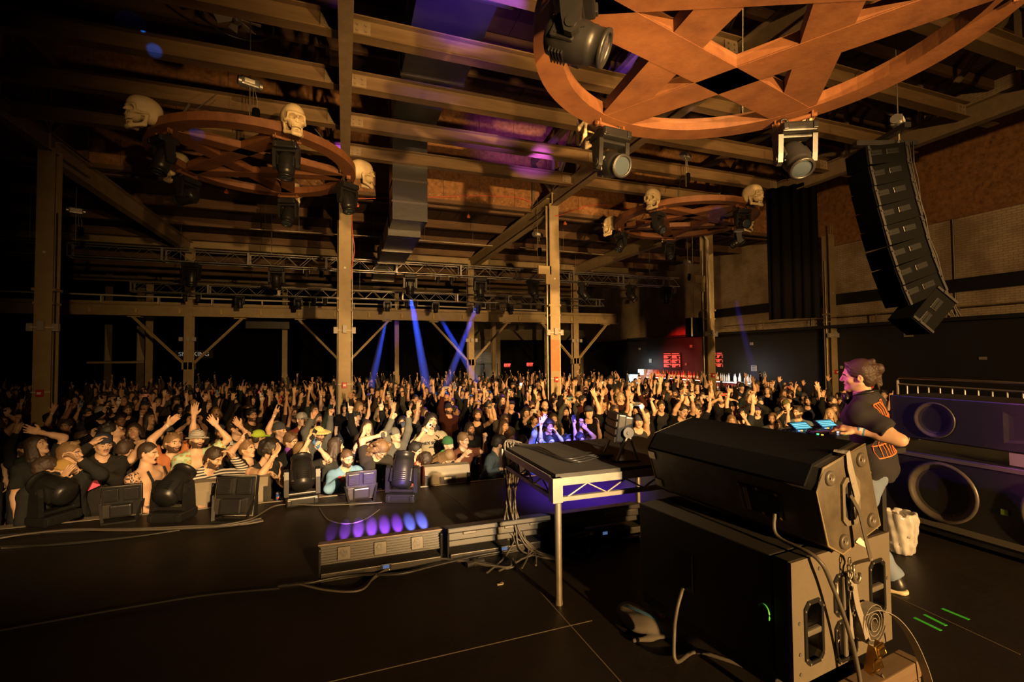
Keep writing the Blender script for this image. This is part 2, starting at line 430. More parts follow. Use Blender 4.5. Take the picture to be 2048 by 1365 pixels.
# boards of the roof: shallow seams as strips
b = mb()
for i in range(60):
    x = XL + .6 + i*.62
    b.box((x, 24.6, 6.985), (.035, 19, .02))
struct(b, 'trim_1', m_wood)
b = mb()
for i in range(60):
    x = XL + .6 + i*.62
    b.box((x, 4.4, 9.885), (.035, 20, .02))
struct(b, 'trim_2', m_wood)
# clerestory wall of rust coloured sheets above row one
r = empty('clerestory_panel', (0, 14.85, 6.7), 0, 'mottled rust-brown clerestory wall of big sheets above the front columns', 'wall panel')
k = 0
for x0 in np.arange(XL+.1, XR-1.2, 1.215):
    b = mb(); b.box((x0+.61, 0, 1.6), (1.205, .04, 3.14)); b.build('sheet', m_panel, r)
b = mb(); b.box(((XL+XR)/2, .05, 1.58), (XR-XL-.2, .04, 3.1)); b.build('backing', m_black, r)
b = mb()
for x0 in np.arange(XL+.1, XR-1.2, 1.215):
    for i in range(4): b.cyl((x0 + .18 + i*.3, -.035, .22), (x0 + .18 + i*.3, -.015, .22), .018, 6)
b.build('bolt_row', M('bolt_light', (.6, .5, .35), .4, .6), r); COL.objects[-1]['kind'] = 'stuff'
b = mb(); b.box(((XL+XR)/2, -.06, -.0), (XR-XL-.2, .16, .12)); b.build('sill_beam', m_joist, r)

# ---- columns
conduit = M('conduit', (.5, .45, .35), .4, .6)
redm = M('red_plastic', (.45, .02, .015), .4)
greybox = M('grey_box', (.36, .33, .30), .5)
whitem = M('white_paint', (.7, .66, .58), .5)
orange_paint = M('orange_paint', (.46, .14, .045), .6, noise=(4, .6, (.40, .24, .10)))
NM = ['leftmost', 'second from left', 'centre-right', 'right', 'far right']
COLL = ['beige steel column at the far left of the crowd, nearly in the dark', 'beige steel column left of centre with red alarm box low on it',
        'beige steel column right of centre with a faded orange patch', 'beige steel column standing in front of the red bar', 'beige steel column against the cream brick wall at right']
def column(x, y, top, i, row):
    lab = COLL[i] if row == 1 else 'beige steel column of the rear row, %s' % ['behind the left column, SMOKING lettering beside it', 'hidden behind the second front column', 'in front of the roll-up door', 'right of the orange-patched front column', 'by the back bar corner'][i]
    r = empty('steel_column', (x, y, FZ), 0, lab, 'column')
    H = top - FZ
    b = mb(); b.ibeam((0,0,0), (0,0,H), .30, .31, .022, .016); 
    b.box((0, -.0, .02), (.5, .5, .04)); b.build('shaft', m_steel, r)
    if row == 1:
        # stiffener brackets with rivets near the crane beam level
        b = mb(); z = 5.55 - FZ
        for s in (-1, 1):
            b.box((s*.06, -.158, z+1.0), (.04, .012, .5))
        for kx in (-1, 1):
            for q in range(12): b.cyl((kx*.13, -.15, z - .9 + q*.09), (kx*.13, -.162, z - .9 + q*.09), .011, 6)
        b.build('rivet_plate', m_steel, r)
        z = 3.1 - FZ
        b = mb(); b.prism([(-.27, .1), (.27, .1), (.21, -.02), (.17, -.30), (-.17, -.30), (-.21, -.02)], z, z+.001, Matrix(((1,0,0),(0,0,1),(0,1,0))).transposed() if False else None) if False else None
        b = mb(); b.box((0, 0, z+.18), (.40, .34, .06)); b.box((0, 0, z-.12), (.36, .33, .05)); b.build('bracket', m_steel, r)
        g = empty('emergency_light', (0,0,0)); g.parent = r; bpy.data.objects.remove(g)
        z = 2.45 - FZ
        for nm, ox in (('control_box', -.22), ('control_box', .0), ('control_box', .22)):
            bb = mb(); bb.box((ox, -.20 if ox == 0 else -.12, z + (.03 if ox == 0 else 0)), (.11, .10, .17 if ox else .2), bev=.008); bb.build(nm, greybox, r)
        bb = mb(); bb.tube([(-.2, -.17, z), (.2, -.17, z)], .012, 6); bb.build('box_arm', whitem, r)
        bb = mb(); bb.tube([(.18, -.10, .2), (.185, -.1, 3.0), (.18, -.09, 6.2)], .014, 6)
        bb.tube([(-.175, .02, .4), (-.18, .02, 4.4), (-.17, .03, 6.6)], .022, 6); bb.build('conduit', conduit if i > 0 else m_black, r)
        z = 1.02 - FZ
        bb = mb(); bb.box((0, -.19, z), (.12, .07, .15), bev=.01); bb.build('alarm_box', redm, r)
        bb = mb(); bb.box((0, -.23, z), (.07, .01, .05)); bb.build('alarm_lens', whitem, r)
        bb = mb(); bb.tube([(-.17,-.16,z+.02),(.17,-.16,z+.02)], .012, 6); bb.build('alarm_strap', whitem, r)
        bb = mb(); bb.box((0, -.156, 4.1-FZ), (.05, .004, .05)); bb.build('sticker', whitem, r)
    if row == 1 and i == 2:
        bb = mb(); bb.box((0, -.1525, 1.75-FZ), (.306, .003, .95)); bb.build('orange_patch', orange_paint, r)
    if row == 1 and i == 3:
        # extra plate bracket, three conduits bending over the top
        bb = mb()
        for q in range(3):
            xx = -.10 + q*.035
            bb.tube([(xx-.75, -.2, 7.35), (xx-.55, -.2, 7.42), (xx-.28, -.2, 7.2), (xx-.05, -.2, 6.9), (xx, -.19, 5.5), (xx, -.19, 4.2)], .013, 6)
        bb.build('conduit', conduit, r)
    if row == 1 and i in (2, 3):
        bb = mb(); sx = -.42 if i == 3 else -.32
        bb.box((sx, -.1, 4.35-FZ), (.42, .10, .25)); bb.box((sx+.12, -.1, 4.1-FZ), (.16, .08, .35)); bb.build('girder_stub', m_steel, r)
    return r
for i, x in enumerate(XC): column(x, Y1, 6.42, i, 1)
def knee(r, s, z1=3.5):
    b = mb(); a = Vector((0, 0, 1.45 - FZ)); c = Vector((s*2.0, 0, z1 - FZ))
    b.strut(a + Vector((s*.1,0,0)), c, .05, .10); b.strut(a + Vector((s*.1,-.12,0)), c + Vector((0,-.12,0)), .04, .06); b.strut(a + Vector((s*.1,.12,0)), c + Vector((0,.12,0)), .04, .06)
    b.box(a + Vector((s*.12, 0, -.02)), (.2, .3, .3)); b.box(c + Vector((-s*.1, 0, -.03)), (.45, .3, .05)); b.build('knee_brace', m_steel, r)
for i, x in enumerate(XC[:4]):
    r = column(x, Y2, 6.44, i, 2)
    knee(r, -1); knee(r, 1)
    bb = mb(); z = 2.55 - FZ
    for ox in (-.24, .02, .24): bb.box((ox, -.22, z), (.13, .1, .17), bev=.008)
    bb.build('control_box', greybox, r)
# ---- crane beam on the rear row
r = empty('crane_beam', (0, Y2-.05, 0), 0, 'long riveted beige crane beam on knee braces crossing the hall behind the crowd', 'beam')
b = mb(); b.ibeam((-13.5, 0, 3.74), (14.6, 0, 3.74), .46, .34, .03, .03); b.box((.5, -.10, 4.03), (28, .10, .10)); b.build('web', m_steel, r)
for x in np.arange(-12.6, 14.3, 1.52):
    b = mb(); b.box((x, -.07, 3.72), (.09, .10, .22), bev=.02); b.cyl((x, -.1, 3.82), (x, -.16, 3.82), .035, 8); b.build('stiffener_lug', M('yellow_lug', (.50, .36, .12), .5), r)
b = mb(); b.tube([(-12.5, -.3, 4.33), (-4, -.3, 4.25), (3, -.3, 4.22), (9.6, -.3, 4.15)], .035, 8)
for x in np.arange(-11, 9.5, 1.9): b.box((x, -.25, 4.12), (.04, .2, .28))
b.build('pipe', M('white_pipe', (.6, .55, .45), .4), r)
# ---- roof girders with their trusses (along the depth)
gl = ['over the left column', 'over the second column, seen end-on', 'over the orange-patched column', 'over the bar column', 'beside the right wall']
for i, x in enumerate(XC[:4]):
    r = empty('roof_truss', (x, 0, GZ), 0, 'brown steel roof truss running towards the crowd ' + gl[i], 'truss')
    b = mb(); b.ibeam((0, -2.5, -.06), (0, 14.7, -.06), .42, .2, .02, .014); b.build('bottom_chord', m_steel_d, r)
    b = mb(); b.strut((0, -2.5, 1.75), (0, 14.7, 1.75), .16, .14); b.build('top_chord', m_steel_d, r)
    ys = list(np.arange(-1.5, 14.8, 1.62)); 
    for q, y in enumerate(ys):
        b = mb(); b.strut((0, y, .1), (0, y, 1.75), .09, .07); b.build('post', m_steel_d, r)
        if q + 1 < len(ys):
            b = mb()
            if q % 2: b.strut((-.03, y, .12), (-.03, ys[q+1], 1.7), .08, .05); b.strut((.05, y, .12), (.05, ys[q+1], 1.7), .03, .05)
            else: b.strut((-.03, y, 1.7), (-.03, ys[q+1], .12), .08, .05); b.strut((.05, y, 1.7), (.05, ys[q+1], .12), .03, .05)
            b.build('diagonal', m_steel_d, r)
    # low roof girder from row 1 to row 2
    g = mb(); g.ibeam((0, 0, 0), (0, 9.9, 0), .52, .24, .025, .018)
    o = g.build('roof_girder', m_steel, loc=(x, Y1+.15, 6.42)); tag(o, 'deep beige roof girder joining front and rear columns ' + gl[i], 'beam')
    if i == 2:
        bb = mb(); bb.strut((.14, .3, -.05), (.14, .3, -.6), .08, .05); bb.build('hanger_bracket', m_steel_d, o)
# ---- purlins between girders
BAY = ['left outer bay', 'left inner bay', 'middle bay with the duct', 'right bay']
yp = [2.9, 4.33, 5.8, 7.27, 8.72, 10.25, 11.75]
proto = None
for i in range(-1, 3):
    xa, xb = (XC[i] if i >= 0 else -12.4), XC[i+1]
    for j, y in enumerate(yp):
        b = mb(); L = xb - xa - .12
        b.ibeam((-L/2, 0, 0), (L/2, 0, 0), .31, .2, .018, .012)
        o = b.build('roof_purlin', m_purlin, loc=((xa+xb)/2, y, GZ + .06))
        tag(o, 'steel roof purlin, %s, %s from the stage' % (BAY[i+1], ['first', 'second', 'third', 'fourth', 'fifth', 'sixth', 'seventh'][j]), 'beam')
        for s in (-1, 1):
            bb = mb(); bb.box((s*(L/2 - .16), -.02, 0), (.26, .03, .2))
            for q in (-1, 1):
                for z in (-1, 1): bb.cyl((s*(L/2-.16)+q*.06, -.03, z*.045), (s*(L/2-.16)+q*.06, -.055, z*.045), .018, 6)
            bb.build('clip_plate', m_steel_d, o)
# short ends of purlins past the right truss
for j, y in enumerate(yp[1:5]):
    b = mb(); b.ibeam((.1, 0, 0), (.9, 0, 0), .31, .2, .018, .012)
    o = b.build('purlin_stub', m_purlin, loc=(XC[3], y, GZ+.06)); tag(o, 'short purlin stub past the right-hand truss, %s from the stage' % ['first', 'second', 'third', 'fourth'][j], 'beam')
# ---- low roof joists
for j, y in enumerate(np.arange(15.4, 33, 2.45)):
    far = y > Y2
    b = mb(); b.box((0, 0, 0), (XR-XL-.1, .16, .30), bev=.01)
    o = b.build('roof_joist', m_joist, loc=((XL+XR)/2, y, 6.83)); tag(o, 'brown timber joist under the low rear roof, %d%s behind the clerestory' % (j+1, {1:'st',2:'nd',3:'rd'}.get(j+1,'th')), 'joist')
# row-2 girder along x
b = mb(); b.ibeam((-13, 0, 0), (15.5, 0, 0), .34, .3, .025, .018); o = b.build('cross_girder', m_steel, loc=(0, Y2, 6.62)); tag(o, 'long beige cross girder under the low roof above the rear columns', 'beam')
b = mb(); b.ibeam((-13, 0, 0), (15.5, 0, 0), .28, .24, .02, .015); o = b.build('cross_girder', m_steel_d, loc=(0, 28.5, 5.75)); tag(o, 'dark cross girder in the rear bay seen between the lighting trusses', 'beam')
for i, x in enumerate([-9.3, -3.1, 2.9, 8.9, 12.6]):
    b = mb(); b.ibeam((0,0,0),(0,0,5.75-FZ-.14), .24, .24, .02, .014); o = b.build('steel_column', m_steel, loc=(x, 28.5, FZ)); tag(o, ['slim rear bay column at far left', 'slim rear bay column behind the SMOKING lettering', 'slim rear bay column right of the centre column', 'slim rear bay column near the right corner', 'slim rear bay column beside the bar end'][i], 'column')
# high rafters crossing above the trusses
for j, y in enumerate(np.arange(-.5, 14.5, 1.45)):
    b = mb(); b.box((0,0,0), (XR-XL-.2, .12, .26)); o = b.build('roof_joist', m_joist, loc=((XL+XR)/2, y, 9.74)); tag(o, 'dark timber rafter under the high stage roof, number %s from the stage' % ['one','two','three','four','five','six','seven','eight','nine','ten','eleven'][j], 'joist')
# ---------------------------------------------------------------- rigging
FH = Vector((math.sin(YAW), math.cos(YAW), 0)); RH = Vector((math.cos(YAW), -math.sin(YAW), 0))
def W(x, D, z=0.0): return Vector((0,0,z)) + RH*x + FH*D
m_rust = M('rusted_steel', (.15, .052, .015), .62, noise=(1.6, .9, (.075, .026, .010)), noise2=(5, .35, (.24, .10, .032)), bump=(22, .2))
m_bone = M('bone', (.58, .46, .27), .6, noise=(6, .6, (.40, .28, .13)), bump=(30, .25, .01))
m_chrome = M('chrome', (.6, .58, .55), .18, 1.0)
m_glass = M('lens', (.03, .04, .05), .05, coat=1.0)
m_glossb = M('gloss_black', (.010, .0095, .0095), .36, spec=.35, bump=(40, .05), noise=(5, .4, (.02,.019,.018)))
m_chain = M('chain', (.28, .25, .2), .4, .8)
def moving_head(name, loc, rz, tilt, s=1.0, label='', group=None, floor=False, parent=None, gloss=None, lensmat=None):
    """hung from a clamp; floor=True stands upright"""
    gm = gloss or m_glossb
    r = empty(name, loc, rz, label, 'stage light', group); r.scale = (s,)*3
    T = Matrix.Rotation(math.pi, 4, 'X') if floor else Matrix.Identity(4)
    b = mb(T); b.box((0,0,-.055), (.34, .26, .10), bev=.018); b.box((0,-.132,-.055), (.20, .012, .05)); 
    for sx in (-1, 1): b.box((sx*.14, 0, -.055), (.05, .29, .07), bev=.01)
    b.build('base', gm, r)
    if not floor:
        for sx in (-1, 1):
            b = mb(T); b.tube([(sx*.1 + .035*math.cos(t), 0, .045 + .035*math.sin(t)) for t in np.linspace(-1.2, 4.4, 9)], .010, 6); b.box((sx*.1, 0, .004), (.05, .04, .02)); b.build('clamp', m_plastic, r)
    b = mb(T)
    b.box((0, 0, -.125), (.34, .12, .035), bev=.012)
    for sx in (-1, 1):
        b.prism([(-.075, -.11), (.075, -.11), (.060, -.30), (.045, -.385), (0, -.41), (-.045, -.385), (-.060, -.30)], sx*.165 - .024, sx*.165 + .024, Matrix(((0,0,1),(1,0,0),(0,1,0))))
        b.cyl((sx*.188, 0, -.34), (sx*.198, 0, -.34), .038, 14)
    b.build('yoke', gm, r)
    T2 = T @ Matrix.Translation((0,0,-.34)) @ Matrix.Rotation(tilt, 4, 'X')
    b = mb(T2)
    b.lathe([(0, .19), (.075, .188), (.112, .165), (.125, .10), (.130, .0), (.128, -.06), (.118, -.10), (.118, -.13), (.112, -.135), (.112, -.19), (.118, -.195), (.118, -.215), (.098, -.22), (.090, -.20)], n=24)
    for i in range(5): b.box((0, -.118, .03 + i*.022), (.13, .03, .008))
    for sx in (-1, 1): b.box((sx*.105, 0, .05), (.05, .15, .16), bev=.015); b.strut((sx*.128, -.05, .10), (sx*.128, .03, -.07), .012, .012)
    b.build('head', gm, r)
    b = mb(T2); b.lathe([(.0, -.212), (.04, -.211), (.07, -.206), (.092, -.198)], n=24); b.build('lens', lensmat or m_glass, r)
    b = mb(T2); b.lathe([(.092, -.214), (.1, -.222), (.104, -.214)], n=24); b.build('lens_ring', m_plastic, r)
    return r
def ang(r, f): h = RH*r + FH*f; return math.atan2(-h.x, h.y)
# skull
def skull_mesh():
    F = Field()
    F.ell((0,.022,.045), (.070,.094,.078), k=.02); F.ell((0,-.03,.045), (.056,.05,.055), k=.03)
    F.ell((0,-.045,-.02), (.048,.042,.045), k=.02); F.ell((0,.05,-.0), (.055,.05,.045), k=.02)
    for s in (-1, 1):
        F.cap((s*.010,-.082,.026), (s*.046,-.070,.026), .0095, .009, k=.012)
        F.cap((s*.052,-.064,.022), (s*.054,-.060,-.012), .007, .008, k=.010)
        F.cap((s*.036,-.073,-.018), (s*.060,-.045,-.016), .011, .009, k=.010); F.cap((s*.060,-.045,-.016), (s*.068,.005,-.008), .008, .006, k=.010)
        F.ell((s*.080,-.035,.022), (.020,.032,.032), k=.012, op='-')
        F.ell((s*.029,-.088,.004), (.0205,.046,.0175), k=.005, op='-'); F.ell((s*.025,-.058,.003), (.014,.026,.013), k=.006, op='-')
        F.ell((s*.060,-.030,-.048), (.020,.035,.020), k=.008, op='-')
    F.cap((0,-.086,.012), (0,-.097,-.004), .0075, .007, k=.006)
    F.ell((0,-.066,-.036), (.031,.024,.020), k=.012)
    for s in (-1, 1): F.cap((s*.002,-.098,-.009), (s*.008,-.090,-.027), .0045, .0075, k=.003, op='-')
    F.cap((0,-.085,-.015),(0,-.085,-.024), .006, .008, k=.003, op='-')
    for s in (-1, 1):
        F.cap((s*.056,.004,-.025), (s*.052,-.008,-.078), .011, .012, k=.010, flat=((1,0,0),1.6)); F.cap((s*.052,-.008,-.078), (s*.020,-.070,-.102), .012, .012, k=.012)
        F.cap((s*.054,.008,-.015), (s*.050,-.022,-.02), .008, .008, k=.008)
    F.cap((-.018,-.072,-.103), (.018,-.072,-.103), .013, .013, k=.012); F.ell((0,-.078,-.106), (.014,.012,.010), k=.01)
    F.cap((-.024,-.068,-.085), (.024,-.068,-.085), .009, .009, k=.010)
    for i in range(9):
        a = (i-4)*.255; x = .031*math.sin(a)*1.05; y = -.058 - .034*math.cos(a) + .006
        F.ell((x, y, -.0555), (.0042,.0045,.0085), k=.002); F.ell((x*.95, y+.004, -.0735), (.0040,.0042,.0080), k=.002)
    # sutures and pits
    F.cap((-.05,-.02,.115), (.02,.03,.124), .0016, k=.002, op='-'); F.cap((.03,-.06,.10), (.045,-.02,.10), .0014, k=.002, op='-')
    V, Fc = F.mesh(.0034)
    me = np_mesh('skull', V, Fc, m_bone); return me
SKULL = skull_mesh()
def ring_rig(c, R, a0, name, lab, skl, mhl, tilts, skip=(), sk_s=2.6, mh_s=1.0, skoff=.30):
    r = empty('pentagram_ring', c, 0, lab, 'hanging ring')
    b = mb(); n = 72; w = .25; t = .15
    b.lathe([(R, t/2), (R+.02, t/2), (R+.02, -t/2), (R-w, -t/2), (R-w, t/2), (R-w+.015, t/2), (R-w+.015, -t/2+.02), (R, -t/2+.02), (R, t/2)], n=n, smooth=False); b.build('ring', m_rust, r)
    vs = [Vector((math.cos(a0 + i*R_72), math.sin(a0 + i*R_72), 0))*(R - .16) for i in range(5)]
    for i in range(5):
        p, q = vs[i], vs[(i+2) % 5]; b = mb(); d = (q-p).normalized(); nn = Vector((-d.y, d.x, 0)); hw = .145 if c[2] > 5 else .20
        b.prism([(0,0)], 0, 0) if False else None
        z0, z1 = -t/2 + .004*(i % 2) - .002, -t/2 + .02
        b.box((p+q)/2 + Vector((0,0,z0+.012)), (hw*2, .016, (q-p).length), Matrix((nn, Vector((0,0,1)), d)).transposed())
        for s_ in (-1, 1): b.box((p+q)/2 + nn*s_*(hw-.006) + Vector((0,0,0)), (.012, t-.02, (q-p).length - .5), Matrix((nn, Vector((0,0,1)), d)).transposed())
        b.build('star_bar', m_rust, r)
    for i in range(5):
        v = vs[i]; dirv = v.normalized(); az = math.atan2(dirv.y, dirv.x)
        b = mb(Matrix.Translation(v + dirv*.02) @ Matrix.Rotation(az + math.pi/2, 4, 'Z')); b.cyl((-.24, 0, -t/2-.045), (.24, 0, -t/2-.045), .028, 10)
        for sx in (-1, 1): b.prism([(-.05,-.0),(.05,-.0),(0,-.10)], sx*.2-.01, sx*.2+.01, Matrix(((0,0,1),(1,0,0),(0,1,0))).transposed() if False else Matrix(((0,0,1),(1,0,0),(0,1,0)))) ; b.box((sx*.2, 0, -t/2-.03), (.02,.08,.09))
        b.build('lamp_bar', m_rust, r)
    for i in range(3):
        aa = a0 + i*2*math.pi/3 + .3; p = Vector((math.cos(aa), math.sin(aa), 0))*(R-.1)
        b = mb(); b.cyl(p, (p.x*.6, p.y*.6, 2.2 if c[2] < 5 else .85), .008, 6); b.cyl(p + Vector((0,0,.1)), p*.93 + Vector((0,0,.34)), .022, 8); b.build('sling', m_chain, r)
    for i in range(5):
        v = vs[i]; dirv = v.normalized()
        if skl[i]:
            p = Vector(c) + dirv*(R + skoff - .12) + Vector((0,0,.07)); az = math.atan2(dirv.x, -dirv.y)
            o = link_mesh('skull', SKULL, None); o.location = p; o.rotation_euler = (0, 0, az); o.scale = (sk_s,)*3; tag(o, skl[i], 'skull')
        if mhl[i]:
            tl, pz = tilts[i]
            moving_head('moving_head_light', Vector(c) + v*1.01 + Vector((0,0,-t/2-.12)), pz, tl, mh_s, mhl[i])
    return vs
R_72 = 2*math.pi/5
YAWA = math.pi/2 - YAW  # camera-frame angle -> world angle: subtract yaw
def cang(deg): return R(deg) - YAW
cL = W(-5.15, 9.5, 1.75+4.0); cRr = W(5.15, 13.9, 1.75+4.0); cB = W(2.29, 4.24, 1.75+3.0)
ring_rig(cL, 1.86, cang(241), 'l', 'rusty pentagram ring hanging at upper left with skulls around it',
  ['dim skull in profile at the left end of the left ring', 'bright grinning skull on the front rim of the left ring', 'skull in right profile at the right end of the left ring', 'skull partly hidden below the back rim of the left ring', 'skull jaw behind the dark left side of the left ring'],
  ['big dark moving head light under the far-left skull', 'black moving head light pointing down below the bright skull, left ring', 'moving head light in front of the second column top', 'moving head light at the bottom back of the left ring', 'moving head light at the back left of the left ring'],
  [(R(20), ang(-.5,-1)), (R(8), ang(.2,-1)), (R(-15), .6), (R(25), ang(.1,-1)), (R(75), ang(-1,.2))], mh_s=1.15)
ring_rig(cRr, 2.0, cang(229), 'r', 'rusty pentagram ring hanging before the bar column, the farthest ring',
  ['skull facing the stage on the front of the far right ring', 'three-quarter skull at the right of the far right ring', 'small jaw of a skull behind the right lamp of the far ring', 'skull hidden behind the back lamp of the far ring', 'skull in profile at the left end of the far right ring'],
  ['moving head light tilted right under the front skull of the far ring', 'moving head light with shining lens on the right of the far ring', 'moving head light tipped sideways at the back right of the far ring', 'moving head light hanging lowest at the back of the far ring', 'moving head light tilted left at the left end of the far ring'],
  [(R(45), ang(.6,-.6)), (R(72), ang(.08,-1)), (R(60), ang(-1,.3)), (R(30), ang(.3,-1)), (R(35), ang(-.8,-.5))], mh_s=1.05)
ring_rig(cB, 2.05, cang(50.5), 'b', 'huge rusty pentagram ring overhead at upper right, nearest of the rings',
  ['skull sliver behind the right lamp of the big ring', 'skull seen side-on behind the lens lamp of the big ring', None, None, None],
  ['dim moving head light under the right far vertex of the big ring', 'moving head light with large round lens under the big ring', None, None, None],
  [(R(40), ang(-.1,-1)), (R(66), ang(.45,-1)), (0, 0), (0, 0), (0, 0)], mh_s=1.2, sk_s=2.4)
o = moving_head('moving_head_light', W(.50, 3.55, 4.58), ang(1,-.25), R(66), 1.2, 'large moving head light hanging at the top edge, nearest the camera')
# ---- chain hoists
def hoist(px, py, D, top, label):
    p = P(px, py, D=D); r = empty('chain_hoist', p, .4, label, 'chain hoist')
    b = mb(); b.box((0,0,0), (.30,.16,.16), bev=.03); b.cyl((-.19,0,0),(.19,0,0), .075, 14); b.build('motor', m_metal, r)
    b = mb(); b.box((-.02,-.083,.0), (.16,.004,.07)); b.build('plate', M('plate_white', (.75,.7,.6), .4), r)
    b = mb(); z = .08
    b.tube([(0,0,.08),(0,0,top - p.z)], .010, 6); b.tube([(0,0,-.08),(0,0,-.8)], .010, 6); b.tube([(.05,0,-.08),(.06,.02,-.35),(.10,.0,-.55),(.12,0,-.3),(.08,0,-.08)], .008, 6); b.build('chain', m_chain, r)
    b = mb(); b.lathe([(.05,0),(.065,-.02),(.065,-.2),(.03,-.26)], c=(.10,0,-.42), n=10); b.build('chain_bag', m_drape, r)
hoist(500, 167, 8.3, 9.6, 'chain hoist with white plate above the left ring')
hoist(1371, 313, 12.2, 9.6, 'chain hoist with bright motor above the far ring')
hoist(1796, 245, 7.6, 9.6, 'chain hoist holding the loudspeaker array')
hoist(1075, 470, 15.5, 6.97, 'chain hoist left of the orange-patched column under the low roof')
hoist(1375, 525, 17.5, 6.97, 'chain hoist left of the bar column by the truss end')
hoist(152, 422, 12.5, 6.97, 'chain hoist with white plate in the dark right of the far left column')
# ---- lighting trusses
def truss(y, z, x0, x1, w, label):
    r = empty('lighting_truss', (0, y, z), 0, label, 'truss')
    for sy in (-1, 1):
        for sz in (-1, 1):
            b = mb(); b.cyl((x0, sy*w/2, sz*w/2), (x1, sy*w/2, sz*w/2), .024, 8); b.build('chord', m_metal, r)
    nb = int((x1-x0)/(w*1.0))
    for sy in (-1, 1):
        pts = [(x0 + (x1-x0)*i/nb, sy*w/2, (w/2 if i % 2 else -w/2)) for i in range(nb+1)]
        b = mb(); b.tube(pts, .011, 5); b.build('lacing', m_metal, r)
    for sz in (-1, 1):
        pts = [(x0 + (x1-x0)*i/nb, (w/2 if i % 2 else -w/2), sz*w/2) for i in range(nb+1)]
        b = mb(); b.tube(pts, .011, 5); b.build('lacing', m_metal, r)
    for x in np.arange(x0+.01, x1, 2.44):
        b = mb()
        for sy in (-1, 1): b.box((x, sy*w/2, 0), (.06, .05, w))
        for sz in (-1, 1): b.box((x, 0, sz*w/2), (.06, w, .05))
        b.build('end_frame', m_metal, r)
    for x in (x0+1.5, x0+8, x1-6, x1-1.5):
        b = mb(); b.cyl((x, 0, w/2), (x, 0, 6.99 - z), .012, 6); b.build('sling', m_chain, r)
truss(18.0, 5.09, -10.4, 14.6, .40, 'upper lighting truss crossing the hall behind the front columns')
truss(21.0, 4.40, -7.4, 12.4, .34, 'lower lighting truss further back just above the crane beam')
T1 = [(383, 555, 0, -.2), (553, 562, .3, 0), (820, 570, .12, 0), (960, 572, -.15, .0), (1066, 575, -.6, .5), (1166, 582, -.7, .9), (1262, 580, -.7, .6), (1332, 578, 0, 0)]
T1s = [(613, 548), (643, 548), (876, 568), (903, 570), (1330, 575), (1348, 578)]
T2 = [(775, 602, .12, 0), (871, 603, -.3, 0), (955, 606, -.4, 0), (1020, 610, -.6, 0), (480, 598, 0, 0), (597, 602, .2, 0)]
T2s = [(370, 597), (396, 600), (813, 604), (831, 606), (975, 608), (995, 609), (650, 600), (627, 600)]
q = 0
WORDS1 = ['far left', 'second from left', 'third from left, with blue beam', 'fourth, with blue beam', 'left of the orange-patched column', 'right of the orange-patched column', 'seventh, tipped forward', 'rightmost']
HEADS = {}
for i, (px, py, tl, pz) in enumerate(T1):
    p = P(px, py, Y=17.8); p.z = 4.83; HEADS[('a', i)] = p
    moving_head('moving_head_light', p, pz, tl, 1.35, 'moving head light hanging from the upper lighting truss, ' + WORDS1[i])
WORDS2 = ['shining blue, left of the duct', 'shining blue, right of the duct', 'by the roll-up door column', 'rightmost large one', 'in the dark left part', 'just left of the second column']
for i, (px, py, tl, pz) in enumerate(T2):
    p = P(px, py, Y=20.83); p.z = 4.19; HEADS[('b', i)] = p
    moving_head('moving_head_light', p, pz, tl, .88, 'moving head light hanging from the lower lighting truss, ' + WORDS2[i])
def par(p, label, group):
    r = empty('par_light', p, 0, label, 'stage light', group)
    b = mb(); b.lathe([(0,.02),(.06,.0),(.075,-.05),(.08,-.2),(.085,-.22)], c=(0,0,-.08), n=12); b.build('can', m_plastic, r)
    b = mb(); b.tube([(-.1,0,-.2),(-.1,0,.0),(0,0,.03),(.1,0,.0),(.1,0,-.2)], .01, 5); b.build('bracket', m_metal, r)
for px, py in T1s: p = P(px, py, Y=17.8); p.z = 4.865; par(p, 'small par lamp hanging from the upper lighting truss', 'small par lamps on the upper truss')
for px, py in T2s: p = P(px, py, Y=20.83); p.z = 4.21; par(p, 'small par lamp hanging from the lower lighting truss', 'small par lamps on the lower truss')
# ---- beams of light in the haze: cones of thin haze, each lit by its own lamp
def haze_mat(d):
    m = bpy.data.materials.new('haze'); m.use_nodes = True; N = m.node_tree.nodes; L = m.node_tree.links
    N.remove(N['Principled BSDF']); v = N.new('ShaderNodeVolumeScatter'); v.inputs['Density'].default_value = d; v.inputs['Anisotropy'].default_value = .1; v.inputs['Color'].default_value = (.8,.85,1,1)
    L.new(v.outputs[0], N['Material Output'].inputs['Volume']); return m
m_haze = haze_mat(.42); m_haze_thin = haze_mat(.10)
BLUE = (.03, .10, 1.0)
def beam(a, b_, r0, r1, power, col, label, spotfrac=1.0):
    a, b_ = Vector(a), Vector(b_); L = (b_-a).length
    bb = mb(); bb.cyl(a, b_, r0, 20, r2=r1); o = bb.build('haze_beam', m_haze if power > 5000 else m_haze_thin); tag(o, label, 'light beam', kind='stuff')
    ang = math.degrees(2*math.atan((r1-r0)/L*1.0)); back = r0/((r1-r0)/L); src = a - (b_-a).normalized()*back
    spot('beam_lamp', a - (b_-a).normalized()*min(back, .02) , b_, power, col, ang + math.degrees(2*math.atan(r0/L))*.6, .25, .10)
beam(HEADS[('b',0)] + Vector((0,-.02,-.47)), P(741, 778, Y=19.2), .075, .17, 46000, BLUE, 'blue beam slanting down left from the lower truss lamp')
beam(HEADS[('b',1)] + Vector((.05,-.02,-.47)), P(962, 778, Y=20.2), .075, .17, 46000, BLUE, 'brightest blue beam slanting down right from the lower truss lamp')
beam(HEADS[('a',2)] + Vector((.02,-.02,-.78)), P(857, 795, Y=17.6), .085, .20, 26000, BLUE, 'dim steep blue beam from the upper truss lamp')
